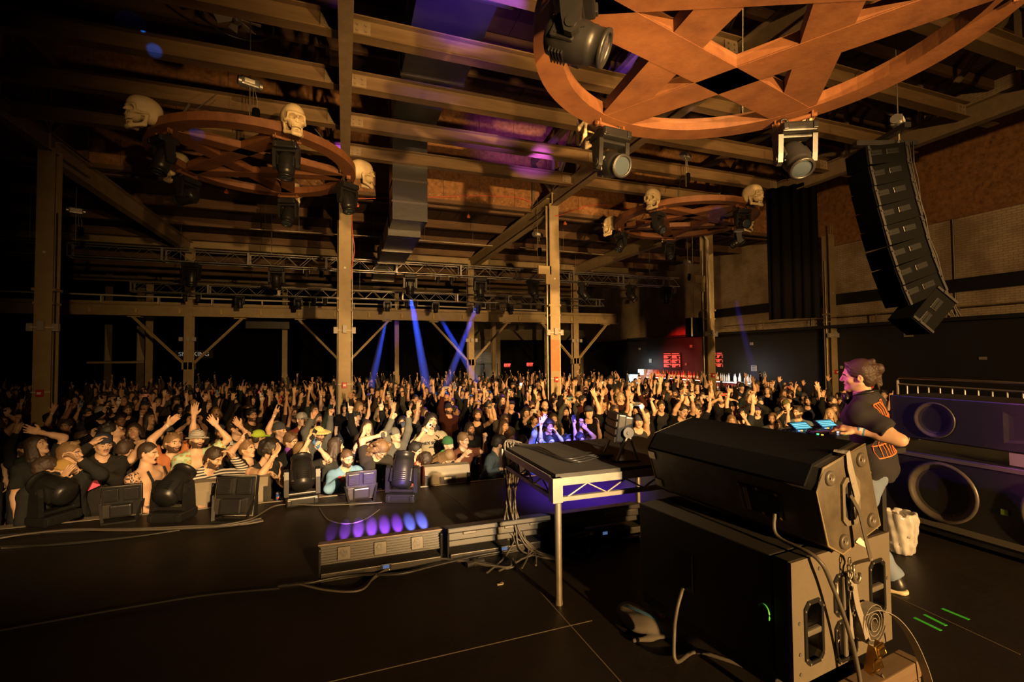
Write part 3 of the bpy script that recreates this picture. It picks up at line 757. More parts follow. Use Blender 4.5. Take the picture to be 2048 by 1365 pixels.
beam(HEADS[('a',3)] + Vector((-.02,-.02,-.78)), P(885, 790, Y=17.6), .07, .17, 18000, BLUE, 'dim blue beam leaning left from the upper truss lamp')
beam(P(1470, 600, Y=16), P(1516, 778, Y=16), .10, .22, 2200, (.08,.08,1), 'very faint violet beam right of the bar column')
# ---- spots of coloured light
PUR = (.20, .06, 1.0); VIO = (.42, .10, 1.0)
spot('purple_up', (2.2, 4.4, 5.0), P(925, -10, Z=7.4), 2600, PUR, 26, .6, .05)
spot('purple_up', (4.5, 4.6, 5.2), P(1255, 62, Z=9.8), 4200, PUR, 20, .5, .05)
spot('purple_up', (4.2, 9.5, 5.9), P(1040, 262, Y=14.8), 1300, VIO, 38, .9, .05)
spot('purple_up', (-.3, 11.2, 6.2), P(745, 222, Y=14.8), 350, VIO, 24, .9, .05)
spot('purple_wash', (3.3, 9.0, 5.2), P(985, 262, Z=6.7), 300, VIO, 60, .9, .05)
spot('purple_wash', (1.8, 5.4, 4.9), P(940, 82, Z=6.65), 200, VIO, 40, .9, .05)
for (px, py, D, pw, an) in ((300, 97, 8.6, 60, 4.5), (270, 52, 9.5, 40, 3.5), (391, 266, 8.8, 40, 3.6), (1434, 428, 13.2, 60, 4.5), (1383, 222, 9.2, 12, 2.5)):
    t = P(px, py, D=D); dd_ = (t - CAM)*.28; spot('blue_dot', t - dd_ + Vector((.12, 0, -.05)), t, pw*7, (.005,.10,1), an*1.5, .15, .02)
spot('purple_crowd', (3.6, 3.3, 4.1), P(1120, 868, Z=.4), 9500, (.10,.10,1.0), 15, .6, .06)
spot('purple_crowd', (3.7, 3.4, 4.2), P(1105, 850, Z=.6), 3200, (.12,.45,1.0), 8, .5, .06)
spot('purple_crowd', (5.5, 17.6, 4.6), P(925, 790, Z=.5), 2600, (.03,.28,1.0), 34, .8, .06)
spot('purple_crowd', (6.5, 16, 4.6), P(950, 810, Z=.5), 1800, (.30,.06,1.0), 28, .8, .06)
spot('back_wall_violet', (1.5, 24, 4), P(765, 700, Y=33.9), 700, (.12,.03,.9), 34, .8, .1)
# ---- ducts
m_duct = M('duct_metal', (.030, .029, .028), .38, .3, noise=(1.5, .7, (.028,.028,.029)), bump=(6, .15, .03))
r = empty('air_duct', (0,0,0), 0, 'big dark sheet-metal duct running from the ceiling down between the columns', 'duct')
def duct_seg(c, d, nm='duct_section'):
    b = mb(); b.box(c, d); 
    return b.build(nm, m_duct, r)
def flange(c, d):
    b = mb(); b.box(c, d); b.build('flange', M('duct_flange', (.11,.10,.09), .3, .7), r)
for i, (y0, y1) in enumerate([(2.2, 4.6), (4.6, 7.0), (7.0, 9.4), (9.4, 11.7)]):
    w1 = 2.75 - .22*i
    duct_seg(((1.05+w1)/2, (y0+y1)/2, 7.75), (w1-1.05, y1-y0-.03, .7)); flange(((1.05+w1)/2, y1, 7.75), (w1-1.0, .05, .76))
duct_seg((1.53, 12.25, 6.62), (.86, .9, 2.95), 'drop_section')
for z in (7.4, 6.75, 6.15, 5.6): flange((1.53, 12.25, z), (.90, .94, .035))
for i in range(9):
    y0 = 12.72 + i*1.9
    zc = 5.22 - .01*i
    if y0 < 18.2 < y0 + 1.9 or y0 < 21.2 < y0 + 1.9 or y0 > 21.3: continue
    duct_seg((1.50, y0+.95, zc), (.86, 1.87, .5)); flange((1.50, y0+1.9, zc), (.92, .05, .56))
b = mb(); b.box((0,0,0), (2.0, .5, .42))
zt_ = 6.985 - P(537, 650, Y=27).z
for x in (-.8,.8): b.cyl((x,0,.2),(x,0,zt_),.012,6)
b.build('air_duct', m_duct, loc=P(537, 650, Y=27)); tag(bpy.context.scene.objects[-1] if False else COL.objects[-1], 'shiny sheet-metal duct box below the crane beam, left of centre', 'duct')
# ---- ceiling fan upper left
r = empty('ceiling_fan', P(475, 38, D=9.0), 0, 'round exhaust fan with pale blades, top left under the roof', 'fan')
for i in range(7):
    a = i*2*math.pi/7 + .2
    b = mb(Matrix.Rotation(a, 4, 'Z') @ Matrix.Rotation(.35, 4, 'X')); b.prism([(.06,-.03),(.40,-.10),(.40,.10),(.06,.03)], -.004, .004); b.build('blade', M('fan_blade', (.42,.38,.32), .45, .3), r)
b = mb(); b.cyl((0,0,-.08),(0,0,.12), .07, 14); b.build('hub', m_metal, r)
b = mb(); b.tube([(.62*math.cos(t), .62*math.sin(t), .0) for t in np.linspace(0, 2*math.pi, 40, endpoint=False)], .02, 6, closed=True)
b.build('guard_ring', m_plastic, r)
b = mb(); b.cyl((0,0,.1),(0,0,1.9), .03, 8); b.build('stem', m_plastic, r)
# ---- loudspeaker array
r = empty('line_array', (0,0,0), 0, 'tall black hanging loudspeaker array curving down at right', 'loudspeaker')
pts = [(x-14, y) for x, y in [(1766, 300), (1770, 336), (1778, 374), (1787, 412), (1797, 450), (1807, 488), (1819, 526), (1832, 562), (1847, 600), (1872, 645)]]
DA = 7.7
for i in range(len(pts)-1):
    a, c = P(*pts[i], D=DA - i*.02), P(*pts[i+1], D=DA - (i+1)*.02)
    ax = (c-a); mid = (a+c)/2; th = math.atan2(pts[i+1][0]-pts[i][0], pts[i+1][1]-pts[i][1])
    if i == len(pts)-2: th += .35
    Mx = Matrix.Translation(mid) @ Matrix.Rotation(-YAW, 4, 'Z') @ Matrix.Rotation(-th, 4, 'Y')
    h = ax.length*.97
    b = mb(Mx); w2, d2 = .33, .26
    b.prism([(-w2,-d2+.05),(w2,-d2+.05),(w2*.98, d2),(-w2*.98,d2)], -h/2, h/2)
    b.build('cabinet', M('array_black', (.004,.004,.004), .8, spec=.0), r)
    for sx in (-.19, .08): b = mb(Mx); b.box((sx, -d2+.045, .03), (.20, .02, h*.3), bev=.008); b.box((sx, -d2+.03, .03), (.16, .02, .018)); b.build('handle', M('array_handle', (.006,.006,.006), .35, spec=.3), r)
    for sx in (-w2+.03, w2-.03): b = mb(Mx); b.box((sx, -d2+.035, 0), (.035, .03, h)); b.cyl((sx, -d2+.03, .08), (sx, -d2-.0, .08), .015, 6); b.build('rigging_plate', m_plastic, r)
b = mb(Matrix.Translation(P(1770, 288, D=DA)) @ Matrix.Rotation(-YAW, 4, 'Z')); b.box((0,0,0), (1.0,.1,.08)); b.box((0,0,.1), (.1,.9,.08)); b.build('bumper', m_plastic, r)
random.seed(4)
for k in range(7):
    b = mb(); pp = []
    for i, (x, y) in enumerate(pts):
        pp.append(P(x + 44 + 5*k*.9 + random.uniform(-3,3) - i*.6, y - 14 + random.uniform(-3,3), D=DA - .12 + random.uniform(-.03,.03)))
    b.tube(pp, .010, 5); b.build('cable', M('cable_dusty', (.02,.017,.014), .5, spec=.2), r)
# ---- hanging black masking drape by the right wall
def drape(p0, p1, z0, z1, folds, amp, name, label, mat=m_drape):
    p0, p1 = Vector(p0), Vector(p1); d = p1-p0; n = Vector((-d.y, d.x, 0)).normalized(); N_ = folds*8
    vs, fs = [], []
    for i in range(N_+1):
        t = i/N_; off = n*amp*math.sin(t*folds*2*math.pi + .7*math.sin(t*9))
        for z in (z0, (z0+z1)/2, z1):
            vs.append((p0.x + d.x*t + off.x, p0.y + d.y*t + off.y, z))
    for i in range(N_):
        for k in range(2): fs.append((i*3+k, (i+1)*3+k, (i+1)*3+k+1, i*3+k+1))
    b = mb(); b.add(vs, fs, True); o = b.build(name, mat)
    so = o.modifiers.new('thick', 'SOLIDIFY'); so.thickness = .02
    return tag(o, label, 'curtain')
a, c = P(1538, 640, D=13.5), P(1640, 640, D=12.8)
drape((a.x, a.y, 0), (c.x, c.y, 0), a.z, 6.5, 5, .05, 'masking_drape', 'black masking drape hanging high before the brick wall, left of the array')
# drapes along the back wall with gaps that show the pale wall
for i, (x0, x1) in enumerate([(0, 208), (224, 272), (292, 935), (1002, 1160)]):
    a, c = P(x0, 700, Y=YB-.35), P(x1, 700, Y=YB-.35)
    drape((max(a.x, XL+.2), a.y, 0), (c.x, c.y, 0), FZ+.01, 6.9 if i != 3 else 2.95, max(3, int((c.x-a.x)*1.2)), .09, 'curtain', 'black floor-length curtain on the back wall, %s' % ['at far left', 'narrow piece between two pale slits', 'longest piece behind the blue beams', 'behind the exit signs'][i])
# ---------------------------------------------------------------- people
m_skin = M('skin', (.55, .33, .21), .55, objcol=True, noise=(14, .25, (.36, .17, .10)), bump=(50, .08, .003))
m_eye = M('eye_dark', (.03, .018, .012), .2)
m_eyew = M('eye_white', (.45, .38, .32), .3)
m_lip = M('lips', (.36, .15, .11), .5)
m_brow = M('brow_hair', (.04, .022, .012), .8)
m_beard = M('beard_hair', (.065, .035, .018), .85, bump=(160, .5, .004))
m_ink = M('tattoo_ink', (.035, .03, .03), .6)
m_teeth = M('teeth', (.7, .65, .55), .35)
m_cloth = M('cloth', (.03, .03, .03), .9, objcol=True, bump=(220, .12, .002), spec=.12)
m_hair = M('hair', (.04, .025, .015), .55, objcol=True, bump=(120, .6, .006))
m_denim = M('jeans', (.10, .15, .24), .8, objcol=True, bump=(240, .2, .002))
V3 = Vector
def nrm(v): return Vector(v).normalized()
def rotm(yaw=0, pitch=0, roll=0):
    """head rotation: yaw>0 turns to +X, pitch>0 looks up, roll tips"""
    return (Matrix.Rotation(yaw, 3, 'Z') @ Matrix.Rotation(-pitch, 3, 'X') @ Matrix.Rotation(roll, 3, 'Y'))
def skeleton(p):
    g = p.get('girth', 1.0)
    J = {}; J['pelvis'] = V3(p.get('pelvis', (0, 0, .95)))
    d = nrm((p.get('lean', (0, -.03, 1)))); tw = p.get('twist', 0); sx = V3((math.cos(tw), math.sin(tw), 0)); sx = (sx - d*sx.dot(d)).normalized(); fw = d.cross(sx).normalized()
    if fw.y > 0 and abs(tw) < 1.4: fw = -fw
    J['d'], J['sx'], J['fw'] = d, sx, fw
    J['waist'] = J['pelvis'] + d*.14; J['chest'] = J['pelvis'] + d*.34; J['neck'] = J['pelvis'] + d*.525
    hr = rotm(*p.get('head', (0, 0, 0)))
    J['HR'] = Matrix((sx, -fw, d)).transposed() @ hr
    J['head'] = J['neck'] + d*.06 + J['HR'] @ V3((0, -.012, .105))
    for n, s in (('L', 1), ('R', -1)):
        a = p.get(n) or ((s*.15, .02, -1), (s*.05, -.25, -1), 'relax', (-s, 0, 0))
        ud, fd = nrm(a[0]), nrm(a[1]); up = max(0, ud.dot(d))
        sh = J['neck'] - d*(.085 - .045*up) + sx*s*(.178 - .025*up)*(.5+.5*g)
        J['sh'+n] = sh; J['el'+n] = sh + ud*.285; J['wr'+n] = J['el'+n] + fd*.25
        J['hd'+n] = nrm(a[4]) if len(a) > 4 else fd
        ik = p.get('ik'+n)
        if ik:
            T = V3(ik[0]); hint = V3(ik[1]) if len(ik) > 1 else sx*s*.6 - d*.7 + fw*.1
            v = T - sh; D = min(v.length, .528); D = max(D, .12); v = v.normalized(); T = sh + v*D
            l1, l2 = .285, .25; x = (l1*l1 - l2*l2 + D*D)/(2*D); hh = math.sqrt(max(0, l1*l1 - x*x))
            hp = (hint - v*hint.dot(v)); hp = hp.normalized() if hp.length > 1e-4 else sx
            J['el'+n] = sh + v*x + hp*hh; J['wr'+n] = T; fd = (T - J['el'+n]).normalized(); J['hd'+n] = nrm(a[4]) if len(a) > 4 else fd
        J['hp'+n] = a[3]; J['ht'+n] = a[2]
    lg = p.get('legs', {})
    for n, s in (('L', 1), ('R', -1)):
        J['hip'+n] = J['pelvis'] + sx*s*.092 - d*.02
        k, an, to = lg.get(n, ((s*.11, -.02, .50), (s*.12, .02, .09), (s*.14, -.16, .03)))
        J['kn'+n], J['an'+n], J['to'+n] = V3(k), V3(an), V3(to)
    J['g'] = g
    return J
HEAD = None
def head_prims(o={}):
    F = Field(); jw = o.get('jaw', 1.0); fem = o.get('fem', 0)
    F.ell((0, .014, .032), (.076, .096, .088), k=.02)
    F.ell((0, -.03, -.03), (.060*jw, .060, .085), k=.03)
    for s in (-1, 1):
        F.cap((s*.050*jw, .005, -.050), (s*.012, -.066, -.092), .018, .017, k=.025)
        F.ell((s*.042, -.060, -.022), (.022, .020, .020), k=.02)
        F.cap((s*.014, -.084, .021), (s*.048, -.070, .022), .010 - .002*fem, .008, k=.014)
    F.ell((0, -.074, -.099), (.021*jw, .018, .017), k=.02)
    for s in (-1, 1): F.ell((s*.031, -.097, .000), (.019, .014, .013), k=.012, op='-')
    F.cap((0, -.087, .012), (0, -.108, -.026), .0075, .0115, k=.012)
    for s in (-1, 1):
        F.ell((s*.0115, -.098, -.032), (.0085, .010, .0075), k=.006)
        F.ell((s*.031, -.0775, -.001), (.0145, .0135, .0135), k=.003)
    mo = o.get('mouth', 0)
    F.cap((-.020, -.083, -.056), (.020, -.083, -.056), .0065, .0065, k=.008); F.ell((0, -.089, -.055), (.016, .009, .006), k=.008)
    F.ell((0, -.085, -.067 - mo*.6), (.019, .010, .0075), k=.008)
    if mo > 0: F.ell((0, -.096, -.0615 - mo*.3), (.018 + mo*.3, .020, .004 + mo*.55), k=.004, op='-')
    for s in (-1, 1):
        F.ell((s*.078, .012, -.006), (.009, .019, .031), rot=Matrix.Rotation(s*.35, 3, 'Z'), k=.006)
        F.ell((s*.086, .006, -.002), (.006, .009, .016), k=.004, op='-')
    return F.p
def hand_prims(F, w, f, n, typ, side, q=1.0, rr=1.0):
    """w wrist, f finger direction, n palm normal, side +1 for thumb on f x n side"""
    f = nrm(f); n = V3(n); n = (n - f*n.dot(f)); n = n.normalized() if n.length > 1e-4 else V3((0,-1,0)); s = f.cross(n) * side
    A = lambda a, b, c: w + f*a*q + s*b*q + n*c*q
    F.cap(A(-.02,0,0), A(.03,0,0), .025*q, .027*q, k=.02, flat=(tuple(n), 1.35))
    F.cap(A(.035,-.021,.002), A(.080,-.024,0), .019*q, .017*q, k=.014, flat=(tuple(n), 1.25))
    F.cap(A(.035,.018,.004), A(.084,.024,0), .021*q, .018*q, k=.014, flat=(tuple(n), 1.25))
    F.cap(A(.04,0,0), A(.086,0,0), .021*q, .018*q, k=.014, flat=(tuple(n), 1.3))
    F.ell(A(.035,.028,.008), (.02*q,)*3, k=.015)
    offs = [.031, .0105, -.0105, -.030]; L0 = [.040, .044, .041, .032]; rad = [.0095, .0098, .0092, .0082]
    base = {'open': (.12,.14,.12), 'relax': (.35,.55,.4), 'fist': (1.45,1.5,.9), 'grip': (.75,.9,.6), 'flat': (.03,.05,.04), 'bent': (.55,.35,.25)}
    for i in range(4):
        t = typ
        if typ == 'point': t = 'flat' if i == 0 else 'fist'
        elif typ == 'rock': t = 'flat' if i in (0, 3) else 'fist'
        elif typ == 'peace': t = 'flat' if i in (0, 1) else 'fist'
        elif typ == 'phone': t = 'grip'
        c = base.get(t, base['relax']); jit = (.04 if t in ('open', 'relax', 'flat') else .02) * ((i*7 % 3) - 1)
        p = A(.086 - abs(i-1.2)*.004, offs[i]*.98, 0); ang = 0; spread = offs[i]*(5.5 if t in ('open',) else (3 if typ == 'peace' else 1.2))
        ll = L0[i]
        for k_, (cc, fr) in enumerate(zip(c, (1, .62, .5))):
            ang += cc + jit
            dr = (f*math.cos(ang) + n*math.sin(ang)); dr = (dr + s*math.sin(spread)*max(0, math.cos(ang))).normalized()
            e = p + dr*ll*fr*q; r = rad[i]*q*rr*(1 - .10*k_)
            F.cap(p, e, r, r*.92, k=.006 if k_ else .010); p = e
    if typ in ('fist', 'point', 'peace', 'rock'):
        F.cap(A(.035,.034,.010), A(.062,.036,.030), .0115*q*rr, .0105*q*rr, k=.008); F.cap(A(.062,.036,.030), A(.078,.012,.040), .0105*q*rr, .009*q*rr, k=.005)
    elif typ in ('phone', 'grip'):
        F.cap(A(.03,.034,.008), A(.058,.052,.026), .0115*q*rr, .0105*q*rr, k=.008); F.cap(A(.058,.052,.026), A(.086,.046,.040), .0105*q*rr, .009*q*rr, k=.005)
    else:
        F.cap(A(.026,.032,.006), A(.055,.060,.012), .0118*q*rr, .0105*q*rr, k=.010); F.cap(A(.055,.060,.012), A(.082,.070,.014), .0105*q*rr, .0085*q*rr, k=.005)
def torso_prims(F, J, e=0.0, g=1.0, clip=None):
    d, sx, fw = J['d'], J['sx'], J['fw']; Rm = Matrix((sx, -fw, d)).transposed()
    F.ell(J['pelvis'] - d*.0, (.158*g + e, .112*g + e, .115 + e), rot=Rm, k=.05, clip=clip)
    F.ell(J['waist'] + d*.03, (.132*g*g + e, .098*g*g + e, .14 + e), rot=Rm, k=.06, clip=clip)
    F.ell(J['chest'] + d*.01, (.160*g + e, .112*g + e, .165 + e), rot=Rm, k=.06, clip=clip)
    a, b = J['shL'] - sx*.035 - d*.01, J['shR'] + sx*.035 - d*.01
    F.cap(a, b, .056 + e, .056 + e, k=.05, clip=clip)
    for s, n in ((1, 'L'), (-1, 'R')):
        F.cap(J['neck'] + d*.02, J['sh'+n], .042 + e, .040 + e, k=.04, clip=clip)
        F.ell(J['chest'] + d*.05 + sx*s*.07 + fw*.075, (.075 + e, .04 + e, .065 + e), rot=Rm, k=.04, clip=clip)
def body_field(J, p, hq=1.0):
    F = Field(); g = J['g']; torso_prims(F, J, 0, g)
    F.cap(J['neck'] - J['d']*.03, J['head'] + J['HR'] @ V3((0, .02, -.06)), .056*(.6+.4*g), .052*(.6+.4*g), k=.035)
    for n, s in (('L', 1), ('R', -1)):
        sh, el, wr = J['sh'+n], J['el'+n], J['wr'+n]; ag = p.get('arm', 1.0)*(.5+.5*g)
        F.ell(sh, (.056*ag,)*3, k=.05)
        F.cap(sh, el, .049*ag, .038*ag, k=.03); F.cap(sh + (el-sh)*.35 , sh + (el-sh)*.65, .046*ag, .043*ag, k=.03)
        F.cap(el, wr, .037*ag, .024, k=.03); F.cap(el + (wr-el)*.15, el + (wr-el)*.45, .039*ag, .035*ag, k=.03)
        hip, kn, an, to = J['hip'+n], J['kn'+n], J['an'+n], J['to'+n]
        F.cap(hip, kn, .085*(.4+.6*g), .055, k=.06); F.cap(kn, an, .052, .036, k=.04); F.cap(kn + (an-kn)*.15 + V3((0,.015,0)), kn + (an-kn)*.5, .052, .042, k=.04)
        F.cap(an + V3((0,0,-.03)), to, .036, .026, k=.04)
        hand_prims(F, wr, J['hd'+n], J['hp'+n], J['ht'+n], s if p.get('thumb'+n, 1) > 0 else -s, p.get('hand', 1.0), p.get('fr', 1.08))
    F.xf(head_prims(p), J['HR'], J['head'])
    return F
def person_body(p, hb=.017, hh=.0085, hf=.007, name='person', extra=None):
    J = skeleton(p); F = body_field(J, p)
    boxes = []
    c = V3(J['head']); boxes.append((c - V3((.125,.135,.15)), c + V3((.125,.135,.15)), hh))
    for n in 'LR':
        c = J['wr'+n] + J['hd'+n]*.085; boxes.append((c - V3((.125,)*3), c + V3((.125,)*3), hf))
    parts = []
    V, Fc = F.mesh(hb)
    cen = V[Fc].mean(1); keep = np.ones(len(Fc), bool)
    for lo, hi, h in boxes:
        l, u = _v(lo) + hb*1.2, _v(hi) - hb*1.2
        keep &= ~((cen > l) & (cen < u)).all(1)
    parts.append((V, Fc[keep]))
    for lo, hi, h in boxes: parts.append(F.mesh(h, lo, hi))
    V, Fc = cat_parts(parts)
    # facial colouring from positions in the head frame
    cen = V[Fc].mean(1); HR = np.array(J['HR']); q = (cen - _v(J['head'])) @ HR
    mi = np.zeros(len(Fc), int); ax = np.abs(q[:,0]); near = (ax < .1) & (np.abs(q[:,1]) < .14) & (np.abs(q[:,2]) < .14)
    e = near & (q[:,1] < -.05) & (((ax-.031)/.0115)**2 + ((q[:,2]+.001)/.0056)**2 < 1); mi[e] = 2 if not p.get('shut') else 0
    e2 = e & (((ax-.031)/.0068)**2 + ((q[:,2]+.001)/.0064)**2 < 1); mi[e2] = 1 if not p.get('shut') else 0
    br = near & (q[:,1] < -.05) & (ax > .012) & (ax < .052) & (np.abs(q[:,2] - .0215 + (ax-.03)**2*3) < (.0052 if not p.get('fem') else .0032)); mi[br] = 4
    mo = p.get('mouth', 0)
    lp = near & (q[:,1] < -.07) & ((q[:,0]/.025)**2 + ((q[:,2]+.061+mo*.3)/(.0125+mo*.8))**2 < 1); mi[lp] = 3
    if mo > 0:
        ins = near & (q[:,1] < -.055) & ((q[:,0]/(.016+mo*.3))**2 + ((q[:,2]+.0615+mo*.3)/(.004+mo*.5))**2 < 1); mi[ins] = 1; mi[ins & (q[:,2] > -.060)] = 6 if p.get('teeth', 1) else 1
    if p.get('beard'):
        line = -.046 + .030*np.clip((q[:,1]+.085)/.08, 0, 1)
        bd = near & (q[:,1] < .004) & (q[:,2] < line) & (q[:,2] > -.118 - .2*q[:,1]*0) & ~lp & (mi == 0)
        bd &= (ax > .022) | (q[:,2] < -.074) | ((q[:,2] < -.044) & (q[:,2] > -.052)); mi[bd] = 5
    elif p.get('moustache'):
        bd = near & (q[:,1] < -.072) & (ax < .026) & (q[:,2] < -.041) & (q[:,2] > -.052); mi[bd] = 5
    if p.get('ink'):
        # line tattoos on the arm and shoulder
        for (a, b, rr) in p['ink'](J):
            a, b = _v(a), _v(b); ab = b-a; t = np.clip(((cen-a)@ab)/float(ab@ab), 0, 1); dd = np.linalg.norm(cen - a - t[:,None]*ab, axis=1)
            w = np.sin(cen[:,0]*95 + 3*np.sin(cen[:,2]*70)) * np.sin(cen[:,2]*105 + 2.5*np.sin(cen[:,1]*80)); mi[(dd < rr) & (np.abs(w) < .20)] = 7
    me = np_mesh(name, V, Fc, [m_skin, m_eye, m_eyew, m_lip, m_brow, m_beard, m_teeth, m_ink], mi)
    return me, J
def wrinkle(a=.005, f=22., ph=0.):
    return lambda x, y, z: a*np.sin(f*z + 9*x + 6*np.sin(11*x+ph)) * np.sin(f*.45*x + 13*y + ph + 2*np.sin(8*z)) + a*.5*np.sin(f*1.9*z - 14*x + 5*np.sin(9*y+ph))
def shirt_mesh(J, p, style='tee', h=.015, name='shirt'):
    F = Field(); g = J['g']; d, sx, fw = J['d'], J['sx'], J['fw']; e = p.get('fit', .016)
    torso_prims(F, J, e, g)
    hem = J['pelvis'] - d*(.10 if style != 'crop' else -.08)
    if p.get('hem', 1): F.cap(J['pelvis'] - d*.04, J['pelvis'] + d*.06, .172*g, .168*g, k=.05, flat=(tuple(fw), 1.22))
    frac = {'tee': .72, 'long': 1, 'hood': 1, 'tank': 0, 'crop': 0, 'jacket': 1}[style]
    ag = p.get('arm', 1.0)*(.5+.5*g); holes = []
    for n in 'LR':
        sh, el, wr = J['sh'+n], J['el'+n], J['wr'+n]
        if frac > 0:
            end = sh + (el-sh)*min(1, frac) if frac < 1 else el
            ud = (el-sh).normalized()
            ex = e + (.008 if style in ('hood', 'jacket') else .004)
            F.ell(sh, (.058*ag + ex,)*3, k=.05)
            if frac < 1: F.cap(sh, sh + ud*(.285*frac + .05), .052*ag + ex, .050*ag + ex + .004, k=.03, clip=[(end, ud)])
            else:
                F.cap(sh, el, .051*ag + ex, .042*ag + ex, k=.03); fd = (wr-el).normalized()
                F.cap(el, wr, .042*ag + ex, .031 + ex*.8, k=.03, clip=[(wr - fd*.012, fd)])
        else:
            ax_ = (J['el'+n]-sh).normalized(); o = sx*(1 if n == 'L' else -1)
            F.cap(sh + o*.02, sh + o*.10 + ax_*.04, .062, .07, k=.02, op='-')
    if style == 'hood': F.ell(J['neck'] - fw*.07 + d*.01, (.10, .065, .06), k=.03)
    nw = .066 if style not in ('tank', 'crop') else .085
    F.cap(J['neck'] + d*.0 + fw*.02, J['neck'] + d*.20 + fw*.03, nw, nw + .02, k=.01, op='-')
    if p.get('vneck'): F.cap(J['neck'] + fw*.05, J['chest'] + fw*.16 + d*.03, .06, .015, k=.01, op='-')
    if p.get('openshirt'): F.cap(J['neck'] + fw*.10, J['pelvis'] + fw*.16, p['openshirt'], p['openshirt']*.7, k=.012, op='-')
    V, Fc = F.mesh(h, disp=wrinkle(p.get('wr', .0045), ph=p.get('seed', 0)), clips=[(tuple(hem), tuple(-d))] if style != 'crop' else [(tuple(hem), tuple(-d))])
    return V, Fc
def trouser_mesh(J, p, h=.018, short=False):
    F = Field(); g = J['g']; d = J['d']; e = .014; Rm = Matrix((J['sx'], -J['fw'], d)).transposed()
    F.ell(J['pelvis'] - d*.01, (.150*g + e, .106*g + e, .112 + e), rot=Rm, k=.05); F.ell(J['waist'] - d*.02, (.128*g*g + e*.6, .094*g*g + e*.6, .10), rot=Rm, k=.05)
    for n in 'LR':
        hip, kn, an = J['hip'+n], J['kn'+n], J['an'+n]
        F.cap(hip, kn, .088*(.4+.6*g) + e, .058 + e, k=.05)
        if not short: 
            ad = (an-kn).normalized(); F.cap(kn, an, .058 + e, .050 + e, k=.04, clip=[(an - ad*.01, ad)])
    return F.mesh(h, disp=wrinkle(.005, 26, 1.3), clips=[(tuple(J['waist'] - d*p.get('wclip', .02)), tuple(d))])
def hair_mesh(J, style, h=.011, seed=0):
    """in the world frame of the proto"""
    F = Field(); P_ = Field(); n = 0
    rs = random.Random(seed)
    cl = None; disp = lambda x, y, z: .0025*np.sin(150*x + 4*np.sin(60*z))*np.sin(120*y + 70*z)
    if style in ('short', 'quiff', 'long', 'bun', 'curly', 'afro', 'bob', 'mohawk', 'buzz'):
        t = {'buzz': .004, 'short': .011, 'curly': .024, 'afro': .045}.get(style, .010)
        P_.ell((0, .018, .036), (.076 + t, .096 + t, .088 + t), k=.02); P_.ell((0, .05, -.02), (.068 + t, .055 + t, .06), k=.02)
        P_.ell((0, -.118, -.024), (.088, .080, .094), k=.014, op='-')
        for s in (-1, 1): P_.ell((s*.085, -.022, -.05), (.03, .044, .062), k=.01, op='-')
        P_.ell((0, .03, -.13), (.12, .12, .06), k=.02, op='-')
    if style == 'quiff': P_.cap((-.03, -.06, .115), (.03, -.055, .12), .026, .026, k=.02); P_.cap((-.02, -.02, .13), (.02, .03, .125), .028, .02, k=.02)
    if style == 'mohawk': P_.cap((0, -.06, .12), (0, .07, .10), .028, .03, k=.015)
    if style == 'bun': P_.ell((0, .085, .10), (.042, .042, .040), k=.01)
    if style == 'short':
        for i in range(9): P_.cap((rs.uniform(-.05,.05), rs.uniform(-.075,.06), .11), (rs.uniform(-.06,.06), rs.uniform(-.09,.09), .128), .014, .010, k=.012)
    if style in ('long', 'bob'):
        L = -.30 if style == 'long' else -.13
        for i in range(15):
            a = -2.3 + 4.6*i/14; x, y = .083*math.sin(a), .075*math.cos(a) + .02
            l = L*(.8 + .35*rs.random())
            m1 = (x*1.25 + rs.uniform(-.012,.012), y*1.15 + .01, l*.4); e = (x*1.35 + rs.uniform(-.03,.03), y*1.1 + .02 + rs.uniform(-.02,.03), l)
            P_.cap((x*.8, y*.8, .06), m1, .022, .024, k=.012); P_.cap(m1, e, .024, .010, k=.010)
    if style in ('curly', 'afro'):
        rr = .03 if style == 'curly' else .04
        for i in range(34):
            u = rs.uniform(-.25, 1); a = rs.uniform(-2.6, 2.6); c = math.sqrt(max(0, 1-u*u)); q = .090 if style == 'curly' else .105
            P_.ell((q*c*math.sin(a), .018 + (q+.012)*c*math.cos(a), .036 + q*u), (rr*rs.uniform(.6,1),)*3, k=.008)
    if style == 'longcurly':
        for i in range(70):
            u = rs.uniform(0, 1); a = rs.uniform(-2.1, 2.1); z = .12 - .46*u; q = .085 + .05*math.sin(min(1, u*1.6)*2.2)
            P_.cap((q*math.sin(a), .02 + q*math.cos(a)*.9, z), (q*1.15*math.sin(a+.3), .03 + q*math.cos(a+.3), z - .07), .026, .016, k=.008)
        P_.ell((0, .018, .036), (.09, .108, .10), k=.02); P_.ell((0, -.115, -.035), (.075, .07, .10), k=.016, op='-')
    if style == 'cap':
        P_.ell((0, .012, .045), (.087, .107, .088), k=.01); P_.ell((0, 0, -.03), (.14, .16, .058), k=.004, op='-'); P_.ell((0, -.115, .036), (.070, .068, .012), k=.008)
    if style == 'capback':
        P_.ell((0, .012, .045), (.087, .107, .088), k=.01); P_.ell((0, 0, -.03), (.14, .16, .058), k=.004, op='-'); P_.ell((0, .135, .030), (.068, .06, .012), k=.008)
    if style == 'beanie':
        P_.ell((0, .014, .052), (.088, .106, .098), k=.01); P_.ell((0, 0, -.045), (.14, .16, .065), k=.004, op='-'); P_.ell((0, .012, .032), (.092, .110, .022), k=.01)
    if style == 'bucket':
        P_.ell((0, .012, .060), (.086, .104, .080), k=.01); P_.ell((0, .0, .020), (.135, .155, .026), k=.02); P_.ell((0, .0, -.026), (.2, .2, .042), k=.006, op='-')
